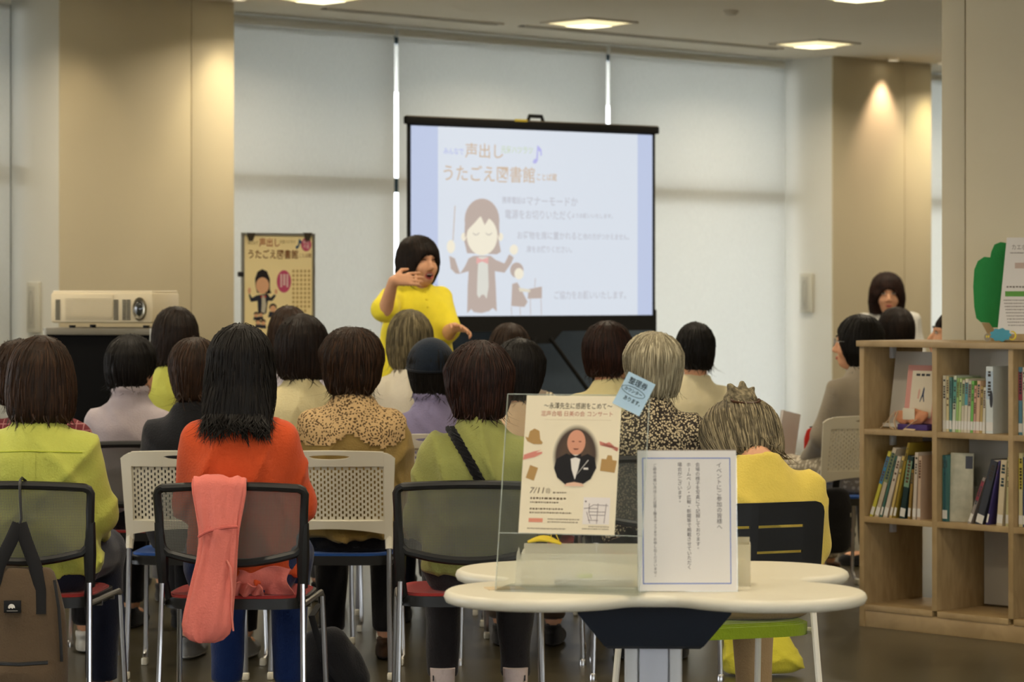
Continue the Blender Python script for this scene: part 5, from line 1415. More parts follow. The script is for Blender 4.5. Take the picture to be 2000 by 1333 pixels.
hd = thing('pink_hoodie', 'salmon pink hoodie draped over the back of a mesh chair', 'hoodie', (PX(425, 8.40), 8.40, 0), 0)
def off(px): return (px - 425) / 655.0
# flattened cloth tube: (y, z, centre column, half width px, half thickness)
HP = [(.060, .690, 432, 44, .006), (.056, .740, 430, 48, .008), (.048, .772, 428, 51, .009), (.026, .792, 427, 53, .010), (.000, .797, 427, 53, .010), (-.018, .782, 427, 52, .011), (-.024, PZ(965, 8.38), 428, 50, .012), (-.030, PZ(1000, 8.38), 429, 44, .015), (-.036, PZ(1035, 8.38), 430, 39, .018), (-.036, PZ(1060, 8.38), 430, 38, .019), (-.038, PZ(1095, 8.38), 427, 39, .021), (-.040, PZ(1130, 8.38), 422, 42, .024), (-.042, PZ(1165, 8.38), 417, 45, .028), (-.044, PZ(1195, 8.38), 413, 48, .032), (-.045, PZ(1218, 8.38), 410, 48, .034), (-.045, PZ(1236, 8.38), 408, 43, .033), (-.045, PZ(1248, 8.38), 406, 32, .026), (-.045, PZ(1254, 8.38), 405, 16, .014)]
# finer rings
HQ = []
for i_ in range(len(HP) - 1):
    for t in (0, .34, .67): HQ.append(tuple(HP[i_][k] * (1 - t) + HP[i_ + 1][k] * t for k in range(5)))
HQ.append(HP[-1])
NA = 56; vs = []; fs = []
for i_, (y, z, cx, wpx, th) in enumerate(HQ):
    a_ = HQ[max(i_ - 1, 0)]; c_ = HQ[min(i_ + 1, len(HQ) - 1)]
    ty, tz2 = c_[0] - a_[0], c_[1] - a_[1]; L_ = math.hypot(ty, tz2) or 1; ny, nz = tz2 / L_, -ty / L_
    v_ = i_ / (len(HQ) - 1)
    for k in range(NA):
        f_ = 2 * PI * k / NA
        fold = .0045 * math.sin(3 * f_ + 2.2 * v_ * 3) + .0035 * math.sin(7 * f_ + 5 * v_ + 1) + .0025 * math.sin(11 * f_ - 9 * v_) + .002 * math.sin(23 * v_ + 2 * f_)
        fold *= min(1, th / .012)
        x = off(cx) + (wpx / 655) * math.copysign(abs(math.cos(f_)) ** .8, math.cos(f_)) + fold * math.cos(f_) * .6
        r_ = th * math.sin(f_) + fold * (1 if math.sin(f_) > 0 else -1) * abs(math.sin(f_)) ** .5
        vs.append((x, y + ny * r_, z + nz * r_))
for i_ in range(len(HQ) - 1):
    for k in range(NA):
        l_ = (k + 1) % NA; fs.append((i_ * NA + k, i_ * NA + l_, (i_ + 1) * NA + l_, (i_ + 1) * NA + k))
b = MB(); b.add(vs, fs + [list(range(NA))[::-1], [(len(HQ) - 1) * NA + k for k in range(NA)]]); b.build('hoodie_cloth', cloth('salmon_pink', rgb(222, 122, 110)), hd, recalc=True, angle=80)
def crumple(u, v):
    x = .015 + .195 * u + .010 * math.sin(v * 5 + u * 9)
    z = .441 + (.085 - .020 * (1 - u) + .008 * math.sin(u * 11)) * (1 - v)
    y = .080 + .045 * v + .008 * math.sin(u * 9 + v * 3) + .003 * math.sin(u * 21 - v * 5) - .012 * math.sin(v * PI) 
    return (x, y, max(z, .4395))
b = MB(); b.grid(crumple, 48, 16, thick=.004); b.grid(lambda u, v: (.02 + .11 * u, .070 + .014 * math.sin(u * 17 + 3 * v) + .02 * v, .4405 + .045 * (1 - v) * (1 - .4 * u) + .004 * math.sin(u * 23)), 30, 10, thick=.004); b.build('hoodie_sleeve', cloth('salmon_pink', rgb(222, 122, 110)), hd, angle=80)
b = MB(); b.tube([(off(391), -.052, PZ(1049, 8.36)), (off(405), -.058, PZ(1040, 8.36)), (off(425), -.061, PZ(1033, 8.36)), (off(445), -.061, PZ(1030, 8.36)), (off(467), -.052, PZ(1029, 8.36))], .0042, 6); b.build('waistband_seam', cloth('salmon_dark', rgb(206, 104, 96)), hd)
b = MB(); b.tube([(off(447), -.064, PZ(1094, 8.35)), (off(455), -.068, PZ(1108, 8.35)), (off(458), -.068, PZ(1150, 8.35)), (off(456), -.066, PZ(1190, 8.35)), (off(460), -.064, PZ(1232, 8.35))], .0030, 6); b.build('drawstring', cloth('salmon_cord', rgb(226, 134, 122)), hd)

# black backpack on the floor ahead of the orange top
F = Field((-.20, -.16, -.02), (.20, .16, .36), .010)
F.loft([(.01, .12, .085, 0, 0), (.09, .125, .095, .0, 0), (.17, .10, .08, -.02, 0), (.25, .055, .045, -.045, 0)], .01, rnd=.03); F.disp(waves(51, .014, 34, 34, 34, 8)); F.disp(waves(50, .006, 80, 80, 80, 8)); F.keep(lambda x_, y_, z_: .006 - z_ + 0 * x_ + 0 * y_)
bk = thing('floor_backpack', 'soft black backpack on the floor beside the orange top person', 'bag', (PX(650, 9.25), 9.25, 0), .3)
vs, fs = F.mesh(); np_mesh('bag_body', vs, fs, cloth('bag_black', rgb(30, 30, 33)), bk)
b = MB(); b.tube([(-.05, -.02, .33), (-.09, -.08, .30), (-.06, -.12, .16), (0, -.12, .08)], .012, 6, flat=(.4, 1)); b.build('strap', mat('strap_webbing', rgb(26, 26, 28)), bk)
# yellow-green bag under the bowed woman
F = Field((-.20, -.14, -.02), (.20, .14, .22), .008)
F.loft([(.008, .13, .085, 0, 0), (.06, .145, .095, 0, 0), (.11, .12, .07, .0, 0), (.15, .09, .03, 0, 0)], .01, rnd=.025); F.disp(waves(52, .010, 36, 36, 36, 8)); F.disp(creases(55, .014, 6, 24)); F.keep(lambda x_, y_, z_: .006 - z_ + 0 * x_ + 0 * y_)
yb_ = thing('yellow_bag', 'crumpled yellow-green bag on the floor beyond the slatted chair', 'bag', (PX(1487, 9.95), 9.95, 0), -.15)
vs, fs = F.mesh(); np_mesh('bag_body', vs, fs, cloth('bag_lime', rgb(196, 186, 60)), yb_)
b = MB(); b.tube([(-.05, -.10, .03), (-.055, -.10, .10), (-.04, -.06, .16)], .007, 6, flat=(.4, 1)); b.build('zip_band', mat('cord_grey', rgb(150, 148, 138)), yb_)
# black shoulder bag hung from the white chair by the shelf
sb = thing('shoulder_bag', 'black shoulder bag hung by a long strap from a white chair', 'bag', (PX(1622, 12.55), 12.55, 0), R(20))
F = Field((-.14, -.09, .14), (.14, .09, .56), .009)
F.loft([(.19, .085, .045, 0, 0), (.26, .10, .055, 0, 0), (.40, .095, .05, 0, 0), (.48, .06, .03, .02, 0)], .01, rnd=.03); F.disp(waves(53, .006, 30, 30, 30, 8))
vs, fs = F.mesh(); np_mesh('bag_body', vs, fs, cloth('bag_black', rgb(30, 30, 33)), sb)
b = MB(); b.tube([(.035, .02, .47), (.04, .0, .60), (.035, .01, .70), (.03, .03, .795)], [.016, .018, .014, .014], 8, flat=(.4, 1)); b.build('strap', mat('strap_webbing', rgb(26, 26, 28)), sb)
b = MB(); b.box((.075, -.05, .36), (.006, .004, .018), bev=.001); b.build('buckle', M_alu, sb)

# things on the lap of the woman in glasses
lp = Vector((PX(1664, 12.9), 12.9, 0)); fw = Vector((-math.sin(R(26)), math.cos(R(26)), 0)); rt = Vector((math.cos(R(26)), math.sin(R(26)), 0))
q_ = lp + fw * .235 - rt * .02
rd = thing('red_pouch', 'red fabric pouch on the lap of the woman in glasses', 'pouch', (q_.x, q_.y, .60), R(26))
F = Field((-.12, -.07, -.02), (.12, .07, .17), .008); F.loft([(.0, .085, .035, 0, 0), (.07, .088, .038, 0, 0), (.13, .075, .02, 0, 0)], .01, rnd=.02); F.disp(waves(71, .006, 40, 40, 40, 7))
vs, fs = F.mesh(); np_mesh('pouch_body', vs, fs, cloth('pouch_red', rgb(168, 40, 30)), rd)
b = MB(); b.tube([(-.06, 0, .125), (0, 0, .135), (.06, 0, .125)], .004, 6); b.build('zip', M_blackp, rd)
q_ = lp + fw * .40 - rt * .11
gf = thing('grey_folder', 'grey folder standing on the knees of the woman in glasses', 'folder', (q_.x, q_.y, .592), R(40))
b = MB(Ry(R(12))); b.box((0, 0, .10), (.12, .006, .20), bev=.001); b.box((0, .012, .10), (.12, .004, .20), bev=.001); b.build('cover', mat('folder_grey', rgb(196, 188, 182), rough=.7), gf)
b = MB(Ry(R(12))); b.box((0, .006, .10), (.114, .006, .194)); b.build('pages', M_paper, gf, smooth=False)
# ------------------------------------------------------------------ bookshelf with its books
def wood(name, c0, c1):
    m, nt, b = nodes(name)
    tc = nt.nodes.new('ShaderNodeTexCoord'); mp = nt.nodes.new('ShaderNodeMapping'); mp.inputs['Scale'].default_value = (14, 3, 3)
    n = nt.nodes.new('ShaderNodeTexNoise'); n.inputs['Scale'].default_value = 3; n.inputs['Detail'].default_value = 6; n.inputs['Distortion'].default_value = .6
    nt.links.new(tc.outputs['Object'], mp.inputs[0]); nt.links.new(mp.outputs[0], n.inputs[0])
    cr = nt.nodes.new('ShaderNodeValToRGB'); cr.color_ramp.elements[0].position = .3; cr.color_ramp.elements[0].color = c0; cr.color_ramp.elements[1].position = .7; cr.color_ramp.elements[1].color = c1
    nt.links.new(n.outputs[0], cr.inputs[0]); nt.links.new(cr.outputs[0], b.inputs['Base Color']); b.inputs['Roughness'].default_value = .5
    return m
M_wood = wood('beech_board', rgb(156, 130, 88), rgb(178, 152, 108))
MSH = Tr(S0.x, S0.y, 0) @ Rz(THETA)      # local x = depth (away), -y = along the shelf
bs = thing('bookshelf', 'low beech bookshelf with three tiers of open cells', 'bookshelf', M=MSH)
DP = .38; PT = .024; CW = .369; NCOL = 4; LEN = CW * NCOL + PT; HT = 1.157
def sbox(name, x0, x1, a0, a1, z0, z1, m=M_wood, par=bs, bev=.0015):
    b = MB(); b.box(((x0 + x1) / 2, -(a0 + a1) / 2, (z0 + z1) / 2), (x1 - x0, a1 - a0, z1 - z0), bev=bev)
    return b.build(name, m, par)
sbox('top_board', -.012, DP + .012, -.008, LEN + .008, HT - .024, HT)
ZS = [(.068, .092), (.423, .446), (.778, .801)]
for i in range(NCOL + 1):
    sbox('upright', 0, DP, i * CW, i * CW + PT, 0 if i in (0, NCOL) else .092, HT - .024)
for z0, z1 in ZS:
    for i in range(NCOL):
        sbox('shelf_board', .001, DP - .001, i * CW + PT, (i + 1) * CW, z0, z1)
sbox('plinth', .006, .03, PT, LEN - PT, 0, .068); sbox('plinth', DP - .03, DP - .006, PT, LEN - PT, 0, .068)
M_back = mat('white_divider', rgb(196, 190, 176), rough=.6)
for i in range(1, NCOL):
    for z0, z1 in ((.446, .776), (.801, 1.13)):
        sbox('back_panel', .20, .206, i * CW + PT + .006, (i + 1) * CW - .006, z0 + .012, z1, M_back)
    sbox('back_panel', .30, .306, i * CW + PT + .004, (i + 1) * CW - .004, .10, .42, M_back)
sbox('back_panel', .26, .266, PT + .15, CW - .006, .452, .776, M_back)
for z in (1.133, .778, .423):
    sbox('shelf_clip', .16, .19, PT + .002, PT + .016, z - .05, z, mat('clip_white', rgb(196, 196, 196)))

bn = [0]
def book(a, z, th, h_, col, dep=.15, lean=0.0, x0=.03, lab=None, spine=None, sticker=True, seed=0, face=False):
    """a: position along the shelf of the spine foot's near edge"""
    bn[0] += 1
    M = MSH @ Tr(x0, -a, z) @ Rx(lean)
    t = thing('book', lab, 'book', M=M, group='books on the beech shelf')
    mc = mat('book_%d_%d_%d' % tuple(int(255 * c) for c in col[:3]), col, rough=.5, var=.06, vscale=40)
    b = MB(); b.box((dep / 2, -.0012, h_ / 2), (dep, .0022, h_)); b.box((dep / 2, -th + .0012, h_ / 2), (dep, .0022, h_)); b.box((.0012, -th / 2, h_ / 2), (.0024, th, h_)); b.build('cover', mc, t, smooth=False)
    b = MB(); b.box((dep / 2 + .001, -th / 2, h_ / 2), (dep - .006, th - .0046, h_ - .006)); b.build('pages', M_paper, t, smooth=False)
    if sticker:
        b = MB(); b.box((-.0003, -th / 2, .028), (.0006, th * .96, .034)); b.build('shelf_mark', mat('sticker_white', rgb(220, 216, 206)), t, smooth=False)
    b = MB(); r = random.Random(seed * 7 + bn[0])
    zz_ = h_ * .93; n_ = r.randint(5, 9)
    for k in range(n_):
        hh = min(th * .55, .011) * r.uniform(.7, 1); b.box((-.0003, -th / 2, zz_ - hh / 2), (.0006, th * r.uniform(.35, .6), hh)); zz_ -= hh * 1.35 + (.015 if r.random() < .15 else 0)
    b.build('spine_print', mat('spine_ink_%d' % (seed % 3), (rgb(60, 54, 46), rgb(90, 60, 40), rgb(40, 60, 66))[seed % 3]), t, smooth=False)
    if spine:
        b = MB(); b.box((-.0002, -th / 2, h_ * .72), (.0004, th * .99, h_ * .42)); b.build('spine_band', mat('band_%d_%d_%d' % tuple(int(255 * c) for c in spine[:3]), spine, rough=.5), t, smooth=False)
    return t
Wt = rgb(214, 206, 182); Cr = rgb(206, 190, 140)
LT = 'on the top tier beside the face-out pink book'
top2 = [(.016, .222, Wt, None, 'white'), (.014, .220, Cr, None, 'cream'), (.012, .216, rgb(96, 140, 130), None, 'teal green'), (.016, .222, rgb(200, 206, 180), rgb(90, 146, 132), 'pale book with teal band'), (.011, .214, rgb(156, 190, 110), None, 'light green'), (.013, .212, rgb(190, 206, 140), None, 'pale lime'), (.013, .206, rgb(206, 196, 170), rgb(130, 150, 110), 'cream book with sage band'),
        (.015, .212, Wt, rgb(84, 150, 160), 'white book with blue top'), (.014, .205, rgb(210, 200, 178), rgb(150, 130, 110), 'cream book with brown band'), (.012, .204, rgb(120, 186, 90), None, 'bright green'), (.012, .186, rgb(206, 160, 140), None, 'short salmon'), (.017, .205, rgb(212, 176, 140), None, 'peach'), (.012, .184, rgb(186, 160, 96), None, 'short mustard'), (.013, .180, Wt, None, 'short white')]
a = CW + PT + .006
for k, (th, h_, c, sp, nm) in enumerate(top2):
    nm2 = nm if 'book' in nm else nm + ' book'
    book(a, .8015, th, h_, c, lean=R(-.0 if k < 3 else 2.2), spine=sp, seed=k, lab='slim ' + nm2 + ' in the row ending at a tall white book'); a += th + .0012
tall = book(a + .004, .8015, .034, .262, rgb(206, 212, 206), seed=3, lab='tall white book with black oval on its spine, top tier', spine=rgb(176, 190, 200))
b = MB(Rz(-PI / 2)); disc(b, .026, .135, .008, .034, -.0012, 20); b.build('spine_oval', M_blackp, tall, smooth=False)
a = 2 * CW + PT + .003
for k, (th, h_, c, sp, nm) in enumerate([(.018, .262, rgb(96, 140, 158), rgb(150, 70, 84), 'blue book with rose band'), (.018, .262, Wt, None, 'white book with black dots'), (.026, .262, rgb(206, 190, 150), None, 'broad cream book'), (.022, .255, rgb(212, 204, 176), rgb(96, 40, 60), 'cream book with plum band'), (.03, .25, rgb(190, 170, 120), None, 'broad tan book'), (.025, .24, Wt, None, 'plain white book')]):
    book(a, .8015, th, h_, c, spine=sp, seed=k + 20, lab=nm + ' beyond the tall white book, top tier'); a += th + .001
# face-out pink book, white board behind it, ribbon bundle and purple box
fb = thing('display_board', 'white board leaning behind the pink display book', 'board', M=MSH @ Tr(.115, -(PT + .185), .8015) @ Ry(R(9)))
b = MB(); b.box((0, 0, .158), (.006, .30, .312), bev=.001); b.build('board', M_back, fb)
b = MB(); b.box((-.02, 0, .008), (.045, .30, .016), bev=.003); b.build('board_lip', M_back, fb)
b = MB(); b.add([(-.0045, -.025, .21), (-.0045, -.08, .21), (-.0045, -.052, .272)], [(0, 1, 2)]); b.build('brown_triangle', mat('tri_brown', rgb(112, 84, 50)), fb, smooth=False)
pkb = thing('display_book', 'pink book standing face out on the top tier', 'book', M=MSH @ Tr(.075, -(PT + .228), .8255) @ Ry(R(9)))
b = MB(); b.box((0, 0, .118), (.018, .165, .236), bev=.002); b.build('cover', mat('book_pink', rgb(206, 146, 132), rough=.5), pkb)
b = MB(); b.box((-.0094, 0, .118), (.0006, .112, .19)); tp_ = b.build('title_panel', mat('panel_cream', rgb(214, 202, 176)), pkb, smooth=False)
b = MB(Rz(-PI / 2)); bars(b, -.036, .195, .074, -.0100, 1, .013, 15); b.build('title_print', mat('book_ink', rgb(60, 58, 60)), tp_, smooth=False)
b = MB(Rz(-PI / 2)); poly(b, [(.006, .140), (.010, .150), (.013, .140), (.011, .118), (.016, .088), (.012, .088), (.006, .110), (-.004, .088), (-.008, .088), (.002, .118)], -.0100); b.build('walking_figure', mat('book_navy', rgb(40, 52, 80)), tp_, smooth=False)
b = MB(Rz(-PI / 2)); poly(b, [(-.012, .142), (-.008, .132), (-.012, .100), (-.020, .100), (-.018, .132)], -.0100); b.build('small_figure', mat('book_rose', rgb(206, 160, 140)), tp_, smooth=False)
pb = thing('purple_box', 'flat purple box under the pink display book', 'box', M=MSH @ Tr(.062, -(PT + .225), .8015))
b = MB(); b.box((0, 0, .0115), (.07, .15, .023), bev=.002); b.build('box_body', mat('purple_card', rgb(74, 52, 112), rough=.5), pb)
rb = thing('ribbon_bundle', 'peach wrapped bundle with cream ribbons before the pink book', 'gift bundle', M=MSH @ Tr(.045, -(PT + .20), .826))
F = Field((-.06, -.12, -.01), (.05, .12, .12), .006); F.ell((0, .03, .026), (.016, .05, .028), .02); F.ell((0, -.04, .030), (.016, .055, .030), .02); F.disp(waves(61, .012, 80, 90, 80, 8)); F.disp(waves(62, .006, 160, 160, 160, 8))
vs, fs = F.mesh(); np_mesh('wrap', vs, fs, mat('peach_foil', rgb(206, 140, 100), rough=.4, var=.25, vscale=60), rb)
for k, pts in enumerate(([(-.02, .06, .05), (-.03, .085, .02), (-.035, .075, -.015), (-.04, .05, -.022)], [(-.02, .045, .05), (-.032, .055, .01), (-.04, .04, -.022)], [(-.02, -.05, .02), (-.035, -.02, -.005), (-.04, .0, -.02), (-.045, -.06, -.022)], [(-.02, .07, .03), (-.035, .10, .0), (-.04, .12, -.022)])):
    b = MB(); b.tube(pts, .006, 6, flat=(.25, 1)); b.build('ribbon', mat('ribbon_cream', rgb(214, 188, 150)), rb)
b = MB(); b.box((-.021, -.01, .04), (.003, .06, .046), bev=.001); b.build('tag_card', mat('panel_cream', rgb(214, 202, 176)), rb)
# middle tier, left cell: picture books leaning to one side
mid1 = [(.016, .285, rgb(196, 186, 70), rgb(60, 124, 160), 20, 'yellow picture book with blue band'), (.020, .300, rgb(190, 176, 150), rgb(120, 130, 90), 19, 'cream picture book with olive band'), (.010, .262, rgb(70, 110, 96), None, 18, 'thin green picture book'), (.020, .262, rgb(200, 186, 166), None, 17, 'pale picture book'), (.012, .26, rgb(206, 180, 110), None, 15, 'tan picture book'), (.012, .315, rgb(150, 126, 44), None, 14, 'tall mustard picture book'), (.026, .258, rgb(34, 54, 52), rgb(120, 150, 120), 10, 'dark green picture book'), (.012, .20, rgb(150, 120, 60), None, 6, 'short brown picture book'), (.017, .268, rgb(198, 184, 164), None, 3, 'off-white picture book'), (.017, .255, rgb(196, 168, 140), None, 2, 'pale peach picture book')]
a = PT + .012
for k, (th, h_, c, sp, ln_, nm) in enumerate(mid1):
    book(a, .4465, th, h_, c, dep=.22, lean=R(ln_), spine=sp, seed=k + 40, lab=nm + ' leaning at the shelf end, middle tier', x0=.02); nx_ = mid1[min(k + 1, len(mid1) - 1)]; a += th / math.cos(R(ln_)) + max(0, min(h_, nx_[1]) * (math.tan(R(ln_)) - math.tan(R(nx_[4])))) + .0015
book(PT + .19, .4465, .012, .315, rgb(112, 74, 80), dep=.10, lean=R(16), x0=.25, seed=60, lab='dull plum book behind the leaning picture books')
a = CW + PT + .005
for k, (th, h_, c, ln_, nm) in enumerate([(.007, .262, rgb(70, 116, 112), 0, 'first thin teal booklet'), (.007, .258, rgb(60, 104, 110), 0, 'second thin teal booklet'), (.007, .26, rgb(76, 122, 116), 0, 'third thin teal booklet')]):
    book(a, .4465, th, h_, c, dep=.2, seed=k + 70, lab=nm + ' beside the shelf upright in the middle tier'); a += th + .001
pf = thing('display_book', 'grey-green printed book standing face out in the middle tier', 'book', M=MSH @ Tr(.06, -(CW + PT + .075), .4465) @ Rz(R(18)) @ Ry(R(3)))
b = MB(); b.box((0, 0, .136), (.012, .095, .272), bev=.002); b.build('cover', mat('book_print', rgb(176, 172, 150), rough=.5, var=.35, vscale=26), pf)
b = MB(); b.box((-.0063, -.03, .235), (.0006, .03, .05)); b.build('dark_patch', mat('patch_slate', rgb(70, 72, 80)), pf, smooth=False)
a = CW + PT + .135
mid2 = [(.014, .20, rgb(150, 140, 130), rgb(140, 60, 70), 22, 'small grey book with red band'), (.034, .268, rgb(58, 60, 66), None, 17, 'thick charcoal book'), (.008, .26, rgb(70, 60, 110), None, 14, 'thin violet book'), (.028, .258, rgb(206, 190, 156), None, 5, 'broad cream-spined book'), (.014, .27, rgb(196, 190, 140), None, 2, 'pale olive book')]
for k, (th, h_, c, sp, ln_, nm) in enumerate(mid2):
    book(a, .4465, th, h_, c, dep=.2, lean=R(ln_), spine=sp, seed=k + 80, lab=nm + ' beyond the face-out grey-green book, middle tier', x0=.02); nx_ = mid2[min(k + 1, len(mid2) - 1)]; a += th / math.cos(R(ln_)) + max(0, min(h_, nx_[1]) * (math.tan(R(ln_)) - math.tan(R(nx_[4])))) + .0015
a = 2 * CW + PT + .004
for k, (th, h_, c, sp, nm) in enumerate([(.019, .285, rgb(206, 196, 150), rgb(196, 180, 80), 'cream book with yellow band'), (.012, .27, rgb(60, 70, 110), None, 'slim indigo book'), (.022, .27, rgb(212, 200, 170), None, 'white book with bold numerals'), (.020, .262, rgb(176, 60, 70), None, 'crimson book'), (.03, .26, rgb(196, 178, 130), None, 'wide buff book'), (.02, .25, rgb(150, 160, 150), None, 'grey-green slim book')]):
    book(a, .4465, th, h_, c, dep=.2, spine=sp, seed=k + 90, lab=nm + ' past the violet book, middle tier'); a += th + .0012
# --- on top of the shelf: green cut-out, poster in a clear stand, blue cloud cut-out with a snail-like tail
def top_M(a_, x_): return MSH @ Tr(x_, -a_, HT)
Mt = Tr((S0 + E2 * .62 + E1 * .20).x, (S0 + E2 * .62 + E1 * .20).y, HT) @ Rz(R(-4))
dps = Mt.translation.y
gt = thing('green_cutout', 'green felt tree-shaped cut-out on the bookshelf', 'decoration', M=Mt @ Tr(0, .13, 0))
def tx(px): return (PX(px, dps) - Mt.translation.x)
def tz_(py): return PZ(py, dps) - HT
outl = [(1967, 476), (1950, 473), (1938, 478), (1932, 492), (1930, 503), (1918, 502), (1906, 510), (1899, 527), (1897, 560), (1899, 600), (1903, 622), (1912, 630), (1928, 631), (1934, 640), (1990, 640), (1990, 476)]
dg = dps + .13
b = MB(); b.prism([(PX(x, dg) - Mt.translation.x, PZ(y, dg) - HT) for x, y in outl], -.006, .006, Rx(PI / 2)); b.build('tree_crown', cloth('felt_green', rgb(52, 140, 74)), gt, recalc=True)
b = MB(); b.prism([(PX(x, dg) - Mt.translation.x, z_) for x, z_ in ((1913, PZ(631, dg) - HT), (1930, PZ(631, dg) - HT), (1950, .001), (1932, .001))], -.004, .004, Rx(PI / 2)); b.build('tree_trunk', cloth('felt_tan', rgb(176, 150, 110)), gt, recalc=True)
po = thing('poster_stand', 'white information poster with a green bar in a leaning clear stand', 'sign stand', M=Mt @ Tr(tx(2010), .0, .03) @ Rx(R(-8)))
hgt = tz_(462) - .03
b = MB(); shx = .0
wp = .30
b.box((.035, .001, hgt / 2), (.20, .0015, hgt)); b.build('acrylic_panel', M_clear, po, smooth=False)
b = MB(); b.add([(-.125, -.001, 0), (.13, -.001, 0), (.13, -.001, hgt), (-.082, -.001, hgt), (-.125, .0, 0), (.13, .0, 0), (.13, .0, hgt), (-.082, .0, hgt)], [(0, 1, 2, 3), (7, 6, 5, 4), (0, 4, 5, 1), (1, 5, 6, 2), (2, 6, 7, 3), (3, 7, 4, 0)]); sh_ = b.build('poster_sheet', M_paper, po, smooth=False)
b = MB(); rect(b, -.092, .13, .150, .171, -.0015); b.build('green_bar', flat('bar_green', rgb(96, 150, 70)), sh_, smooth=False)
b = MB(); words(b, 'カエボン', -.025, hgt - .040, .075, .024, -.0015); bars(b, -.070, hgt - .062, .15, -.0015, 1, .005, 31)
bars(b, -.086, .188, .18, -.0015, 1, .007, 33)
for k in range(9): bars(b, -.098 + .002 * k, .135 - .0125 * k, .20, -.0015, 1, .0042, 34 + k)
b.build('poster_print', flat('poster_grey', rgb(120, 110, 100)), sh_, smooth=False)
b = MB(); rect(b, -.052, .10, .262, .285, -.0015); b.build('poster_tint', flat('poster_pinkgrey', rgb(190, 168, 154)), sh_, smooth=False)
b = MB(); b.box((.02, .012, -.016), (.27, .07, .03), bev=.003); b.build('stand_base', M_wood, po)
sc = thing('blue_cutout', 'small blue cloud-shaped cut-out with yellow curled tail at the poster foot', 'decoration', M=Mt @ Tr(tx(1952), -.05, 0))
b = MB(); cl = []
for k in range(36):
    a_ = 2 * PI * k / 36; rr = 1 + .10 * math.cos(9 * a_); cl.append((.040 * rr * math.cos(a_), .0285 + .025 * rr * math.sin(a_)))
b.prism(cl, -.003, .003, Rx(PI / 2)); b.build('cloud_body', cloth('felt_blue', rgb(84, 156, 176)), sc, recalc=True)
b = MB(); b.tube([(.044 + .014 * math.cos(t), -.004, .026 + .016 * math.sin(t)) for t in np.linspace(1.9, -2.4, 14)], [.002 + .0016 * math.sin(i / 13 * PI) for i in range(14)], 6); b.build('curled_tail', mat('felt_yellow', rgb(222, 200, 70), rough=.9), sc)
b = MB(); b.prism([(-.052 + .012 * math.cos(a_), .018 + .016 * math.sin(a_)) for a_ in np.linspace(0, 2 * PI, 17)[:-1]], -.003, .003, Rx(PI / 2)); hdp = b.build('grey_head', cloth('felt_grey', rgb(150, 140, 122)), sc, recalc=True)
b = MB(); b.prism([(-.055 + .003 * math.cos(a_), .022 + .005 * math.sin(a_)) for a_ in np.linspace(0, 2 * PI, 11)[:-1]], .003, .0045, Rx(PI / 2)); b.prism([(-.047 + .003 * math.cos(a_), .022 + .005 * math.sin(a_)) for a_ in np.linspace(0, 2 * PI, 11)[:-1]], .003, .0045, Rx(PI / 2)); b.build('eye_spots', mat('felt_yellow', rgb(222, 200, 70)), hdp, recalc=True)
# ------------------------------------------------------------------ projection screen
def glow(name, col, k=1.0, base=.12):
    key = 'slide_' + name
    if key in MATS: return MATS[key]
    m, nt, b = nodes(key)
    b.inputs['Base Color'].default_value = tuple(c * base for c in col[:3]) + (1,)
    b.inputs['Emission Color'].default_value = col; b.inputs['Emission Strength'].default_value = k
    b.inputs['Roughness'].default_value = .9
    MATS[key] = m
    return m
SC = Matrix.Translation((PX(1040, 17.0), 17.0, 0)) @ Rz(R(35))
SCi = SC.inverted()
def on_plane(Mi, px, py, y=0.0):
    """where the line of sight through a frame position meets the plane y=0 of a frame of reference"""
    o = Mi @ Vector((0, 0, EYE)); d = (Mi @ P(px, py, 10)) - o
    t = (y - o.y) / d.y
    q = o + d * t
    return q.x, q.z
sx = lambda px, py: on_plane(SCi, px, py)
scr = thing('projection_screen', 'portable projection screen in black frame showing a song event slide', 'projection screen', M=SC)
xl, zt = sx(803, 243); xr, _ = sx(1274, 258); _, zb = sx(1040, 617)
zt = 2.330; 
M_scr_black = mat('screen_black', rgb(20, 20, 20), rough=.8)
SLIDE = .84
b = MB(); b.box(((xl + xr) / 2, .006, (zt + zb) / 2), (xr - xl + .05, .006, zt - zb + .02)); b.build('masking_border', M_scr_black, scr, smooth=False)
b = MB(); b.box(((xl + xr) / 2, .001, (zt + zb) / 2), (xr - xl, .004, zt - zb)); img = b.build('picture_surface', glow('blue_margin', rgb(198, 210, 240), SLIDE), scr, smooth=False)
x0, _ = sx(855, 400); x1, _ = sx(1245, 400)
b = MB(); rect(b, x0, x1, zb, zt, -.0015); b.build('slide_page', glow('page', rgb(226, 234, 246), SLIDE), img, smooth=False)
def spoly(name, pts, colr, lay, k=SLIDE):
    b = MB(); poly(b, [sx(*p) for p in pts], -.0015 - .0006 * lay); b.build(name, glow(name, colr, k), img, smooth=False)
def sdisc(b, px, py, rx, ry, lay, n=26, a0=0, a1=2 * PI):
    poly(b, [sx(px + rx * math.cos(a), py + ry * math.sin(a)) for a in np.linspace(a0, a1, n, endpoint=(a1 - a0) < 6)], -.0015 - .0006 * lay)
def swords(name, s, px0, px1, py, hpx, colr, bold=.0):
    xa, za = sx(px0, py); xb, _ = sx(px1, py)
    b = MB(); words(b, s, (xa + xb) / 2, za, xb - xa, hpx / 324 * 1.02, -.0030, bold); b.build('lettering', glow('ink_' + name, colr, SLIDE), img, smooth=False)
TAN = rgb(212, 190, 166)
swords('blue', 'みんなで', 866, 905, 296, 14, rgb(190, 198, 240), .0006)
swords('tan', '声出し', 908, 982, 296, 30, TAN, .0006)
swords('lime', '元気ハツラツ', 978, 1040, 293, 15, rgb(206, 222, 190), .0006)
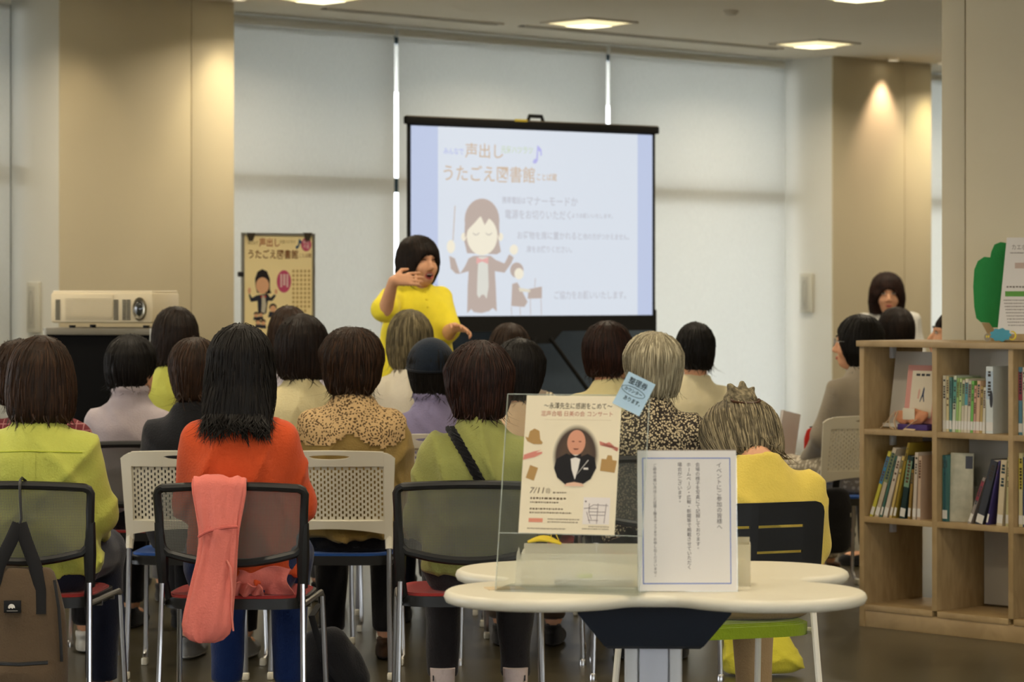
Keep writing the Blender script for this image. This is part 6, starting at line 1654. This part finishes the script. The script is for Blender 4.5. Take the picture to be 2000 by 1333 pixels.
spoly('music_note', [(1040, 316), (1043, 311), (1047, 310), (1049, 284), (1052, 286), (1057, 292), (1058, 302), (1055, 306), (1055, 298), (1051, 294), (1050, 314), (1047, 319), (1042, 320)], rgb(190, 190, 244), 1)
swords('tan', 'うたごえ図書館', 866, 1044, 340, 33, TAN, .0006)
swords('tan', 'ことば蔵', 1048, 1087, 347, 15, rgb(210, 194, 180), .0006)
GR = rgb(200, 202, 212)
swords('grey', '携帯電話は', 980, 1026, 392, 14, GR, .0006); swords('grey', 'マナーモードか', 1028, 1128, 394, 20, GR, .0006)
swords('grey', '電源をお切りいただく', 986, 1114, 420, 19, GR, .0006); swords('grey', 'ようお願いいたします。', 1116, 1196, 422, 10, GR, .0006)
swords('grey', 'お荷物を席に置かれると', 1010, 1136, 461, 16, GR, .0006); swords('grey', '他の方がつかえません。', 1138, 1228, 463, 13, GR, .0006)
swords('grey', '席をお譲りください。', 1028, 1116, 488, 14, GR, .0006)
swords('grey', 'ご協力をお願いいたします。', 1082, 1222, 578, 17, GR, .0006)
# conductor figure on the slide
BR = rgb(196, 180, 172); SKC = rgb(232, 226, 208); 
spoly('jacket', [(915, 505), (908, 520), (898, 535), (888, 505), (877, 500), (880, 525), (890, 535), (915, 530), (913, 560), (912, 612), (920, 604), (925, 610), (940, 612), (955, 608), (962, 602), (970, 609), (968, 560), (966, 530), (985, 533), (998, 515), (1003, 503), (994, 497), (985, 515), (968, 508), (958, 500), (925, 500)], BR, 1)
spoly('shirt_front', [(934, 502), (952, 502), (954, 560), (950, 584), (945, 576), (940, 576), (935, 583), (931, 575), (932, 540)], rgb(228, 228, 220), 2)
spoly('bow_tie', [(930, 503), (941, 507), (953, 503), (953, 516), (941, 511), (930, 516)], rgb(236, 180, 176), 3)
b = MB(); sdisc(b, 941, 430, 34, 42, 1); poly(b, [sx(*p) for p in ((908, 430), (906, 470), (912, 495), (970, 497), (978, 492), (974, 470), (975, 430))], -.0021); b.build('figure_hair', glow('jacket', BR), img, smooth=False)
b = MB(); sdisc(b, 941, 461, 30, 38, 3); sdisc(b, 905, 463, 5, 8, 3); sdisc(b, 977, 463, 5, 8, 3); sdisc(b, 880, 482, 8, 13, 3); sdisc(b, 1003, 488, 8, 10, 3); b.build('figure_skin', glow('skin', SKC), img, smooth=False)
b = MB(); poly(b, [sx(*p) for p in ((907, 466), (908, 425), (920, 400), (941, 389), (962, 400), (974, 425), (975, 466), (968, 440), (956, 424), (946, 440), (938, 422), (924, 438), (914, 448))], -.0039); b.build('figure_fringe', glow('jacket', BR), img, smooth=False)
for cx in (929, 954):
    b = MB(); b.tube([(sx(cx + 6 * math.cos(a), 454 + 5 * math.sin(a))[0], -.004, sx(cx + 6 * math.cos(a), 454 + 5 * math.sin(a))[1]) for a in np.linspace(.2, PI - .2, 6)], .0025, 4); b.build('figure_eye', glow('eyes', rgb(170, 164, 160)), img, smooth=False)
b = MB(); p0 = sx(884, 470); p1 = sx(888, 402); b.tube([(p0[0], -.004, p0[1]), (p1[0], -.004, p1[1])], .0028, 4); b.build('figure_baton', glow('baton', rgb(190, 170, 150)), img, smooth=False)
b = MB(); sdisc(b, 1009, 528, 13, 15, 1); poly(b, [sx(*p) for p in ((1000, 555), (1010, 552), (1020, 570), (1030, 590), (1024, 600), (998, 598))], -.0021); poly(b, [sx(*p) for p in ((1032, 565), (1058, 560), (1058, 583), (1030, 584))], -.0021)
for q in (((998, 600), (999, 616)), ((1015, 600), (1016, 616)), ((1035, 584), (1036, 616)), ((1056, 584), (1057, 616)), ((1044, 562), (1045, 544))):
    p0, p1 = sx(*q[0]), sx(*q[1]); b.tube([(p0[0], -.003, p0[1]), (p1[0], -.003, p1[1])], .0022, 4)
b.build('pianist', glow('jacket', BR), img, smooth=False)
b = MB(); sdisc(b, 1013, 535, 9, 11, 3); b.build('pianist_face', glow('skin', SKC), img, smooth=False)
spoly('pianist_arm', [(1012, 562), (1035, 566), (1035, 571), (1014, 570)], SKC, 3)
# frame
xle, _ = sx(792, 232); xre, _ = sx(1286, 252)
b = MB(); b.box(((xl + xr) / 2, .0, zt + .030), (xre - xle, .035, .045), bev=.006); b.build('top_bar', M_scr_black, scr)
b = MB(); b.box(((xl + xr) / 2, .0, zt + .054), (xre - xle - .02, .03, .006)); b.build('bar_edge', mat('bar_tan', rgb(120, 110, 92), rough=.5), scr, smooth=False)
hx, hz = sx(1046, 236)
b = MB(); b.tube([(hx - .055, 0, zt + .055), (hx - .045, 0, zt + .085), (hx + .045, 0, zt + .085), (hx + .055, 0, zt + .055)], .012, 8); b.build('carry_handle', M_scr_black, scr)
b = MB(); b.box((hx - .12, -.018, zt + .055), (.09, .004, .014)); b.build('yellow_tag', mat('tag_yellow', rgb(206, 184, 60)), scr, smooth=False)
zl = 1.115
b = MB(); b.box(((xl + xr) / 2, .0, (zb + zl) / 2), (xr - xl + .05, .010, zb - zl)); b.build('lower_border', M_scr_black, scr, smooth=False)
hx2, _ = sx(1060, 660)
b = MB(); b.prism([(hx2 - .14, zl), (hx2 + .14, zl), (hx2 + .06, zl - .075), (hx2 - .06, zl - .075)], -.012, .012, Rx(PI / 2)); b.build('bracket', M_scr_black, scr, recalc=True, smooth=False)
for (pa, pb_) in (((1072, 660), (1136, 748)), ((1046, 662), (985, 752))):
    a_, c_ = sx(*pa), sx(*pb_); k_ = (0.06 - a_[1]) / (c_[1] - a_[1])
    b = MB(); b.tube([(a_[0], -.01, a_[1]), (a_[0] + (c_[0] - a_[0]) * k_, -.01, .06)], .013, 8); b.build('strut', M_scr_black, scr)
b = MB(); b.box(((xl + xr) / 2, .0, .06), (xre - xle, .12, .10), bev=.01); b.build('base_case', M_scr_black, scr)
for s in (xl + .2, xr - .2):
    b = MB(); b.box((s, 0, .012), (.05, .42, .022), bev=.005); b.build('foot', M_scr_black, scr)
# dark partition standing behind the screen
MPN = SC @ Tr(0, .45, 0)
pxl, _ = on_plane(MPN.inverted(), 878, 700); pxr, _ = on_plane(MPN.inverted(), 1276, 700)
pn = thing('partition_panel', 'dark slate blue fabric partition standing behind the projection screen', 'partition', M=MPN)
b = MB(); b.box(((pxl + pxr) / 2, 0, .64), (pxr - pxl - .03, .03, 1.20), bev=.004); b.build('fabric_panel', cloth('partition_slate', rgb(84, 98, 114)), pn)
for q in (pxl, pxr):
    b = MB(); b.box((q, 0, .62), (.025, .04, 1.24), bev=.004); b.box((q, 0, .012), (.04, .40, .024), bev=.005); b.build('post', M_scr_black, pn)

# ------------------------------------------------------------------ poster stand
MPS = Tr(PX(545, 16.5), 16.5, 0) @ Rz(R(34))
psi = MPS.inverted()
qx = lambda px, py: on_plane(psi, px, py)
pst = thing('poster_stand', 'easel stand with a yellow event poster before the blinds', 'poster stand', M=MPS)
xl2, zt2 = qx(474, 457); xr2, _ = qx(612, 459); zb2 = zt2 - .74
cxp = (xl2 + xr2) / 2
b = MB()
for (c, s) in (((cxp, 0, zt2), (xr2 - xl2 + .016, .018, .014)), ((cxp, 0, zb2), (xr2 - xl2 + .016, .018, .014)), ((xl2, 0, (zt2 + zb2) / 2), (.014, .018, zt2 - zb2)), ((xr2, 0, (zt2 + zb2) / 2), (.014, .018, zt2 - zb2))): b.box(c, s)
b.build('poster_frame', M_alu, pst, smooth=False)
b = MB(); b.box((cxp, .004, (zt2 + zb2) / 2), (xr2 - xl2, .006, zt2 - zb2)); pag = b.build('poster_sheet', mat('poster_yellow', rgb(250, 230, 172), rough=.6, var=.05, vscale=5), pst, smooth=False)
b = MB(); b.box((cxp, .03, .62), (.035, .025, 1.24), bev=.004); b.build('pole', M_alu, pst)
for k in range(3):
    b = MB(); b.tube([(cxp, .03, .30), (cxp + .28 * math.cos(k * 2.09 + .5), .03 + .28 * math.sin(k * 2.09 + .5), .01)], .010, 8); b.build('leg', M_alu, pst)
for pxx in (489, 600):
    cx_, cz_ = qx(pxx, 459)
    b = MB(); b.prism([(cx_ - .028, cz_ + .012), (cx_ + .028, cz_ + .012), (cx_ + .010, cz_ - .035), (cx_ - .010, cz_ - .035)], -.004, .012, Rx(PI / 2)); b.build('clip', mat('clip_dark', rgb(66, 58, 46), rough=.4), pst, recalc=True, smooth=False)
kx_, kz_ = qx(470, 536)
b = MB(); b.box((kx_, 0, kz_), (.03, .03, .03), bev=.006); b.build('clamp_knob', M_blackp, pst)
def pw(s, p0, p1, py, hpx, m, bold=.0):
    xa, za = qx(p0, py); xb, _ = qx(p1, py); b = MB(); words(b, s, (xa + xb) / 2, za, xb - xa, hpx / 333, -.0010, bold); b.build('lettering', m, pag, smooth=False)
INK = flat('poster_brown', rgb(128, 72, 40)); 
pw('みんなで', 484, 504, 475, 8, flat('poster_olive', rgb(150, 124, 70))); pw('声出し', 506, 546, 475, 18, flat('poster_rust', rgb(170, 84, 48)), .0004); pw('元気ハツラツ', 546, 577, 473, 8, flat('poster_olive', rgb(150, 124, 70)))

pw('うたごえ図書館', 485, 582, 498, 19, INK, .0004); pw('ことば蔵', 584, 608, 500, 9, INK)
def pdisc(name, px, py, rx, ry, m, lay=1):
    b = MB(); poly(b, [qx(px + rx * math.cos(a), py + ry * math.sin(a)) for a in np.linspace(0, 2 * PI, 27)[:-1]], -.0004 - .0005 * lay); return b.build(name, m, pag, smooth=False)
def ppoly(name, pts, m, lay=1):
    b = MB(); poly(b, [qx(*p) for p in pts], -.0004 - .0005 * lay); return b.build(name, m, pag, smooth=False)
PINK = flat('poster_magenta', rgb(196, 84, 116)); PSK = flat('poster_skin', rgb(228, 176, 136)); PBK = flat('poster_black', rgb(40, 34, 36))
ppoly('music_note', [(577, 484), (579, 480), (582, 480), (584, 466), (589, 472), (589, 479), (586, 474), (584, 482), (580, 487)], flat('poster_blue', rgb(50, 84, 120)))
pdisc('round_badge', 598, 478, 10, 13, PINK); pw('申込', 592, 604, 474, 9, flat('poster_pale', rgb(236, 214, 206))); pw('不要', 592, 604, 483, 9, flat('poster_pale', rgb(236, 214, 206)))
pdisc('oval_badge', 554.5, 550, 14, 22, PINK)
b = MB()
for c_ in (549, 555, 561):
    x_, z0_ = qx(c_, 536); _, z1_ = qx(c_, 562 if c_ != 555 else 558); 
    for k in range(7): rect(b, x_ - .006, x_ + .006, z0_ + (z1_ - z0_) * k / 7 - .008, z0_ + (z1_ - z0_) * k / 7, -.0016)
b.build('badge_print', flat('poster_pale', rgb(236, 214, 206)), pag, smooth=False)
b = MB()
for c_ in range(5):
    for k in range(13 if c_ != 4 else 9):
        x_, z_ = qx(573 + c_ * 7.6, 530 + k * 8.6); rect(b, x_ - .0075, x_ + .0075, z_ - .008, z_ + .008, -.0008)
b.build('schedule_print', flat('poster_tan', rgb(196, 166, 104)), pag, smooth=False)
ppoly('figure_jacket', [(502, 577), (492, 582), (487, 573), (486, 578), (490, 590), (503, 588), (504, 612), (510, 616), (520, 612), (523, 588), (532, 588), (539, 578), (536, 575), (528, 582), (522, 574)], flat('poster_navy', rgb(44, 46, 58)))
ppoly('figure_shirt', [(511, 577), (517, 577), (520, 596), (517, 612), (510, 610), (511, 594)], flat('poster_grey2', rgb(196, 190, 170)), 2)
ppoly('figure_tie', [(509, 577), (514, 580), (519, 577), (519, 582), (514, 580), (509, 582)], flat('poster_red', rgb(196, 70, 60)), 3)
ppoly('figure_hair', [(499, 560), (498, 545), (503, 531), (512, 526), (521, 530), (527, 545), (527, 566), (530, 573), (524, 574), (502, 572)], PBK, 1)
pdisc('figure_face', 512.5, 558, 13, 16, PSK, 2); ppoly('figure_fringe', [(499, 552), (503, 532), (512, 527), (522, 532), (526, 552), (520, 542), (514, 538), (512, 541), (508, 538)], PBK, 3)
pdisc('figure_hand', 487, 568, 3, 6, PSK, 2); pdisc('figure_hand', 539, 570, 3, 5, PSK, 2)
for (px_, py_, r_) in ((533, 602, 7), (500, 615, 4), (509, 614, 4), (504, 629, 4.5), (514, 630, 4.5)):
    pdisc('choir_hair', px_, py_ - 1.5, r_ * 1.05, r_ * 1.05, PBK, 2); pdisc('choir_face', px_, py_ + 1.5, r_ * .85, r_ * .9, PSK, 3); ppoly('choir_body', [(px_ - r_, py_ + r_), (px_ + r_, py_ + r_), (px_ + r_ * 1.4, py_ + r_ * 2.6), (px_ - r_ * 1.4, py_ + r_ * 2.6)], flat('poster_navy', rgb(44, 46, 58)), 1)

# ------------------------------------------------------------------ projector on its equipment rack
dpj = 13.0
MPJ = Tr(PX(196, dpj), dpj, 0) @ Rz(R(-12))
M_rack = mat('rack_black', rgb(5, 5, 6), rough=.7, spec=.1)
zr = PZ(641, dpj)
rk = thing('equipment_rack', 'black equipment rack with aluminium trim carrying the projector', 'rack', M=MPJ)
b = MB(); b.box((0, .20, (zr + .06) / 2), (.51, .44, zr - .09), bev=.006); b.build('cabinet', M_rack, rk)
b = MB(); b.box((0, -.024, zr - .016), (.52, .02, .032), bev=.003); b.build('trim_rail', mat('rack_trim', rgb(128, 122, 108), rough=.4, metal=.3), rk)
b = MB(); b.box((0, .20, zr - .006), (.54, .46, .012), bev=.002); b.build('top_board', mat('rack_trim', rgb(150, 142, 126)), rk)
for s in (-1, 1):
    b = MB(); b.box((s * .258, -.02, zr / 2 + .02), (.014, .03, zr - .04), bev=.002); b.build('corner_profile', M_alu, rk)
    for yy in (0.02, .38):
        b = MB(); b.lathe([(.03, -.014), (.035, -.010), (.035, .010), (.03, .014)], 16, Tr(s * .22, yy, .036) @ Ry(PI / 2)); b.build('caster', M_blackp, rk)
pj = thing('projector', 'large white projector with dark round lens on the rack', 'projector', M=MPJ @ Tr(.012, 0, zr))
hp = (641 - 572) / FPX * dpj
M_pj = mat('projector_white', rgb(222, 208, 176), rough=.45)
b = MB(); b.box((0, .17, hp / 2 + .012), (.50, .38, hp - .022), bev=.014); b.build('housing', M_pj, pj)
b = MB(); b.box((0, .172, hp + .004), (.485, .36, .010), bev=.004); b.build('top_cover', mat('projector_top', rgb(232, 220, 192), rough=.4), pj)
b = MB(); b.box((-.06, -.0225, hp / 2 + .022), (.235, .004, hp * .62), bev=.001); fp = b.build('filter_cover', M_pj, pj)
for k in range(11):
    b = MB(); b.box((-.06, -.0245, .042 + k * .0092), (.225, .003, .0030)); b.build('louvre', mat('louvre_tan', rgb(196, 182, 150)), fp, smooth=False)
M_vent = mat('vent_dark', rgb(42, 36, 28), rough=.7)
for cx_, cw_ in ((-.212, .022), (.072, .022), (.112, .018), (.133, .018)):
    for k in range(12):
        b = MB(); b.box((cx_, -.0215, .040 + k * .0080), (cw_, .003, .0046)); b.build('vent_slot', M_vent, pj, smooth=False)
b = MB(); b.lathe([(.052, 0), (.054, .012), (.047, .020), (.043, .018)], 32, Tr(.188, -.018, .088) @ Matrix.Diagonal((.62, 1, 1, 1)) @ Rx(PI / 2)); b.build('lens_ring', mat('lens_ring', rgb(128, 122, 108), rough=.25, metal=.8), pj, recalc=True)
b = MB(); b.lathe([(.043, .012), (.030, .019), (.0005, .022)], 32, Tr(.188, -.018, .088) @ Matrix.Diagonal((.62, 1, 1, 1)) @ Rx(PI / 2)); b.build('lens', mat('lens_glass', rgb(40, 42, 40), rough=.08, spec=.8), pj, recalc=True)
for cx_ in (-.16, .20):
    b = MB(); b.lathe([(.014, 0), (.016, .012)], 14, Tr(cx_, .03, 0)); b.lathe([(.014, 0), (.016, .012)], 14, Tr(cx_, .30, 0)); b.build('foot', M_blackp, pj)

# ------------------------------------------------------------------ standing people
def standing(label, x, d, top, rz, hair, hcol, shirt, pants, yaw=0, pitch=0, hs=1.0, seed=1, arms=None, sleeve=.45, sleeves=None, open_mouth=False, closed=False, hsx=1.0, fringe=True, hb=.0065, curl=0, sc=1.0, loose=1.0, hands=None, hairkw=None, group='people standing'):
    wx = PX(x, d); tz = PZ(top, d)
    root = thing('person', label, 'person', (wx, d, 0), R(rz), group=group)
    Mw = Tr(wx, d, 0) @ Rz(R(rz)); Mi = Mw.inverted()
    H = np.array((0, .03, tz - .132 * hs)); Q = rot3(R(yaw), R(pitch), 0)
    zs = tz - .250 * hs; zh = tz * .54; zk = tz * .29
    sh = [np.array((s * .150 * sc, 0, zs - .055)) for s in (-1, 1)]
    if arms is None:
        el = [np.array((s * .20, .02, zs - .32)) for s in (-1, 1)]; wr = [np.array((s * .12, .17, zs - .42)) for s in (-1, 1)]; fdir = [(-.3 * s, .8, -.1) for s in (-1, 1)]; pn_ = [(0, 0, -1)] * 2
    else:
        el = [np.array(Mi @ a[0]) for a in arms]; wr = [np.array(Mi @ a[1]) for a in arms]
        fdir = [np.array((Mi.to_3x3() @ Vector(a[2]))) for a in arms]; pn_ = [np.array((Mi.to_3x3() @ Vector(a[3]))) for a in arms]
    F = Field((-.42, -.30, 0), (.42, .42, tz + .05), hb)
    F.loft([(zh - .02, .145 * sc, .11, 0, 0), (zh + .10, .14 * sc, .10, 0, 0), (zh + .22, .12 * sc, .09, 0, 0), (zs - .16, .135 * sc, .098, 0, 0), (zs - .05, .135 * sc, .08, 0, 0), (zs, .075, .06, 0, 0)], .02)
    for i in range(2):
        F.chain([sh[i], el[i], wr[i]], [.046 * sc, .040 * sc, .026 * sc], .02)
        hand_prims(F, wr[i], fdir[i], pn_[i], (hands or (.5, .5))[i], (-1, 1)[i], .004, 1.02 * sc)
    F.cone((0, -.005, zs - .01), tuple(H + Q @ np.array((0, -.02, -.05)) * hs), .052, .050, .02)
    head_prims(F, Q, H, hs, True, open_mouth)
    for s in (-1, 1):
        F.chain([(s * .085, 0, zh), (s * .095, .01, zk + .02), (s * .10, -.01, .09)], [.08, .056, .034], .02); F.ell((s * .10, .05, .042), (.032, .10, .03), .02)
    vs, fs = F.mesh(); np_mesh('body', vs, fs, M_skin, root)
    face_parts(root, Q, H, hs, closed, open_mouth)
    F = Field((-.42, -.34, zh - .2), (.42, .36, zs + .12), .009)
    lo_ = loose
    F.loft([(zh - .12, .20 * lo_, .165 * lo_, 0, 0), (zh + .05, .195 * lo_, .155 * lo_, 0, 0), (zs - .22, .170 * lo_, .135, 0, 0), (zs - .10, .160 * sc, .118, 0, 0), (zs - .04, .125 * sc, .092, 0, 0), (zs, .082, .070, 0, 0), (zs + .022, .062, .060, 0, 0)], .02, rnd=.015)
    for i in range(2):
        sleeve = sleeves[i] if sleeves else sleeve
        if sleeve <= .5:
            q = sh[i] + (el[i] - sh[i]) * sleeve * 2; F.chain([sh[i], q], [.060 * sc, .070 * sc], .05)
        else:
            q = el[i] + (wr[i] - el[i]) * (sleeve - .5) * 2; F.chain([sh[i], el[i], q], [.062 * sc, .062, .050], .05)
    F.ell((0, .055, zs + .04), (.045, .05, .06), .012, 's')
    F.disp(waves(seed + 3, .007, 34, 30, 14, 7)); F.disp(waves(seed + 9, .003, 70, 50, 30, 8)); F.disp(creases(seed + 20, .007))
    vs, fs = F.mesh(); so = np_mesh('shirt', vs, fs, shirt, root)
    F = Field((-.30, -.24, .05), (.30, .26, zh + .1), .013)
    F.loft([(zh - .10, .165 * sc, .13, 0, 0), (zh + .06, .155 * sc, .118, 0, 0)], .02)
    for s in (-1, 1): F.chain([(s * .085, 0, zh - .02), (s * .097, .01, zk + .02), (s * .10, -.01, .10)], [.095, .075, .065], .03)
    F.keep(lambda a, b_, c: .085 - c + 0 * a + 0 * b_); F.disp(waves(seed + 5, .004, 26, 26, 20, 6))
    vs, fs = F.mesh(); np_mesh('trousers', vs, fs, pants, root)
    for s in (-1, 1):
        o = link('shoe', SHOES['black'], root); o.location = (s * .10, .0, 0)
    hk = dict(style=hair, colour=hcol, seed=seed, n=1300, sx=hsx, curl=curl, hs=hs, fringe=fringe, h=.0065); hk.update(hairkw or {})
    make_hair(root, Q, H, **hk)
    return root, so
dl = 13.2
arms = [  # left arm (hangs forward, hand loosely closed), right arm (raised, hand before the mouth)
    (P(874, 650, 13.14), P(888, 640, 12.95), (.55, -.75, -.05), (-.6, .1, -.75)),
    (P(752, 608, 12.98), P(768, 549, 12.86), (.95, .05, .10), (.10, .95, -.35)),
]
yl, yls = standing('woman presenter in bright yellow blouse, one hand raised before her face', 812, dl, 459, -150, 'bob', 'dark', cloth('bright_yellow', rgb(244, 226, 62)), blackp, yaw=8, pitch=2, hs=.95, seed=91, arms=[arms[0], arms[1]], sleeves=(.44, .42), open_mouth=True, closed=True, hsx=1.06, sc=.90, loose=1.0, hands=(.9, .45), hairkw=dict(carve=1.25, tips=40, deep=.095))
for k in range(4):
    b = MB(); ok, loc, nrm, _ = yls.ray_cast(Vector((0, .6, PZ(556, dl) - .035 * k)), Vector((0, -1, 0)))
    if ok: b.lathe([(.006, 0), (.006, .003), (.003, .004)], 10, Matrix.Translation(loc) @ Rx(-PI / 2))
    if b.v: b.build('button', cloth('bright_yellow', rgb(244, 226, 62)), yl)
standing('woman with dark layered hair in white top standing before the downlit column', 1733, 18.0, 531, 172, 'fullbob', 'auburn', cloth('white_far', rgb(206, 204, 196)), blackp, yaw=6, pitch=-2, hs=1.06, seed=95, sleeve=.9, hsx=1.02, curl=.004, hb=.008, hairkw=dict(carve=1.22))
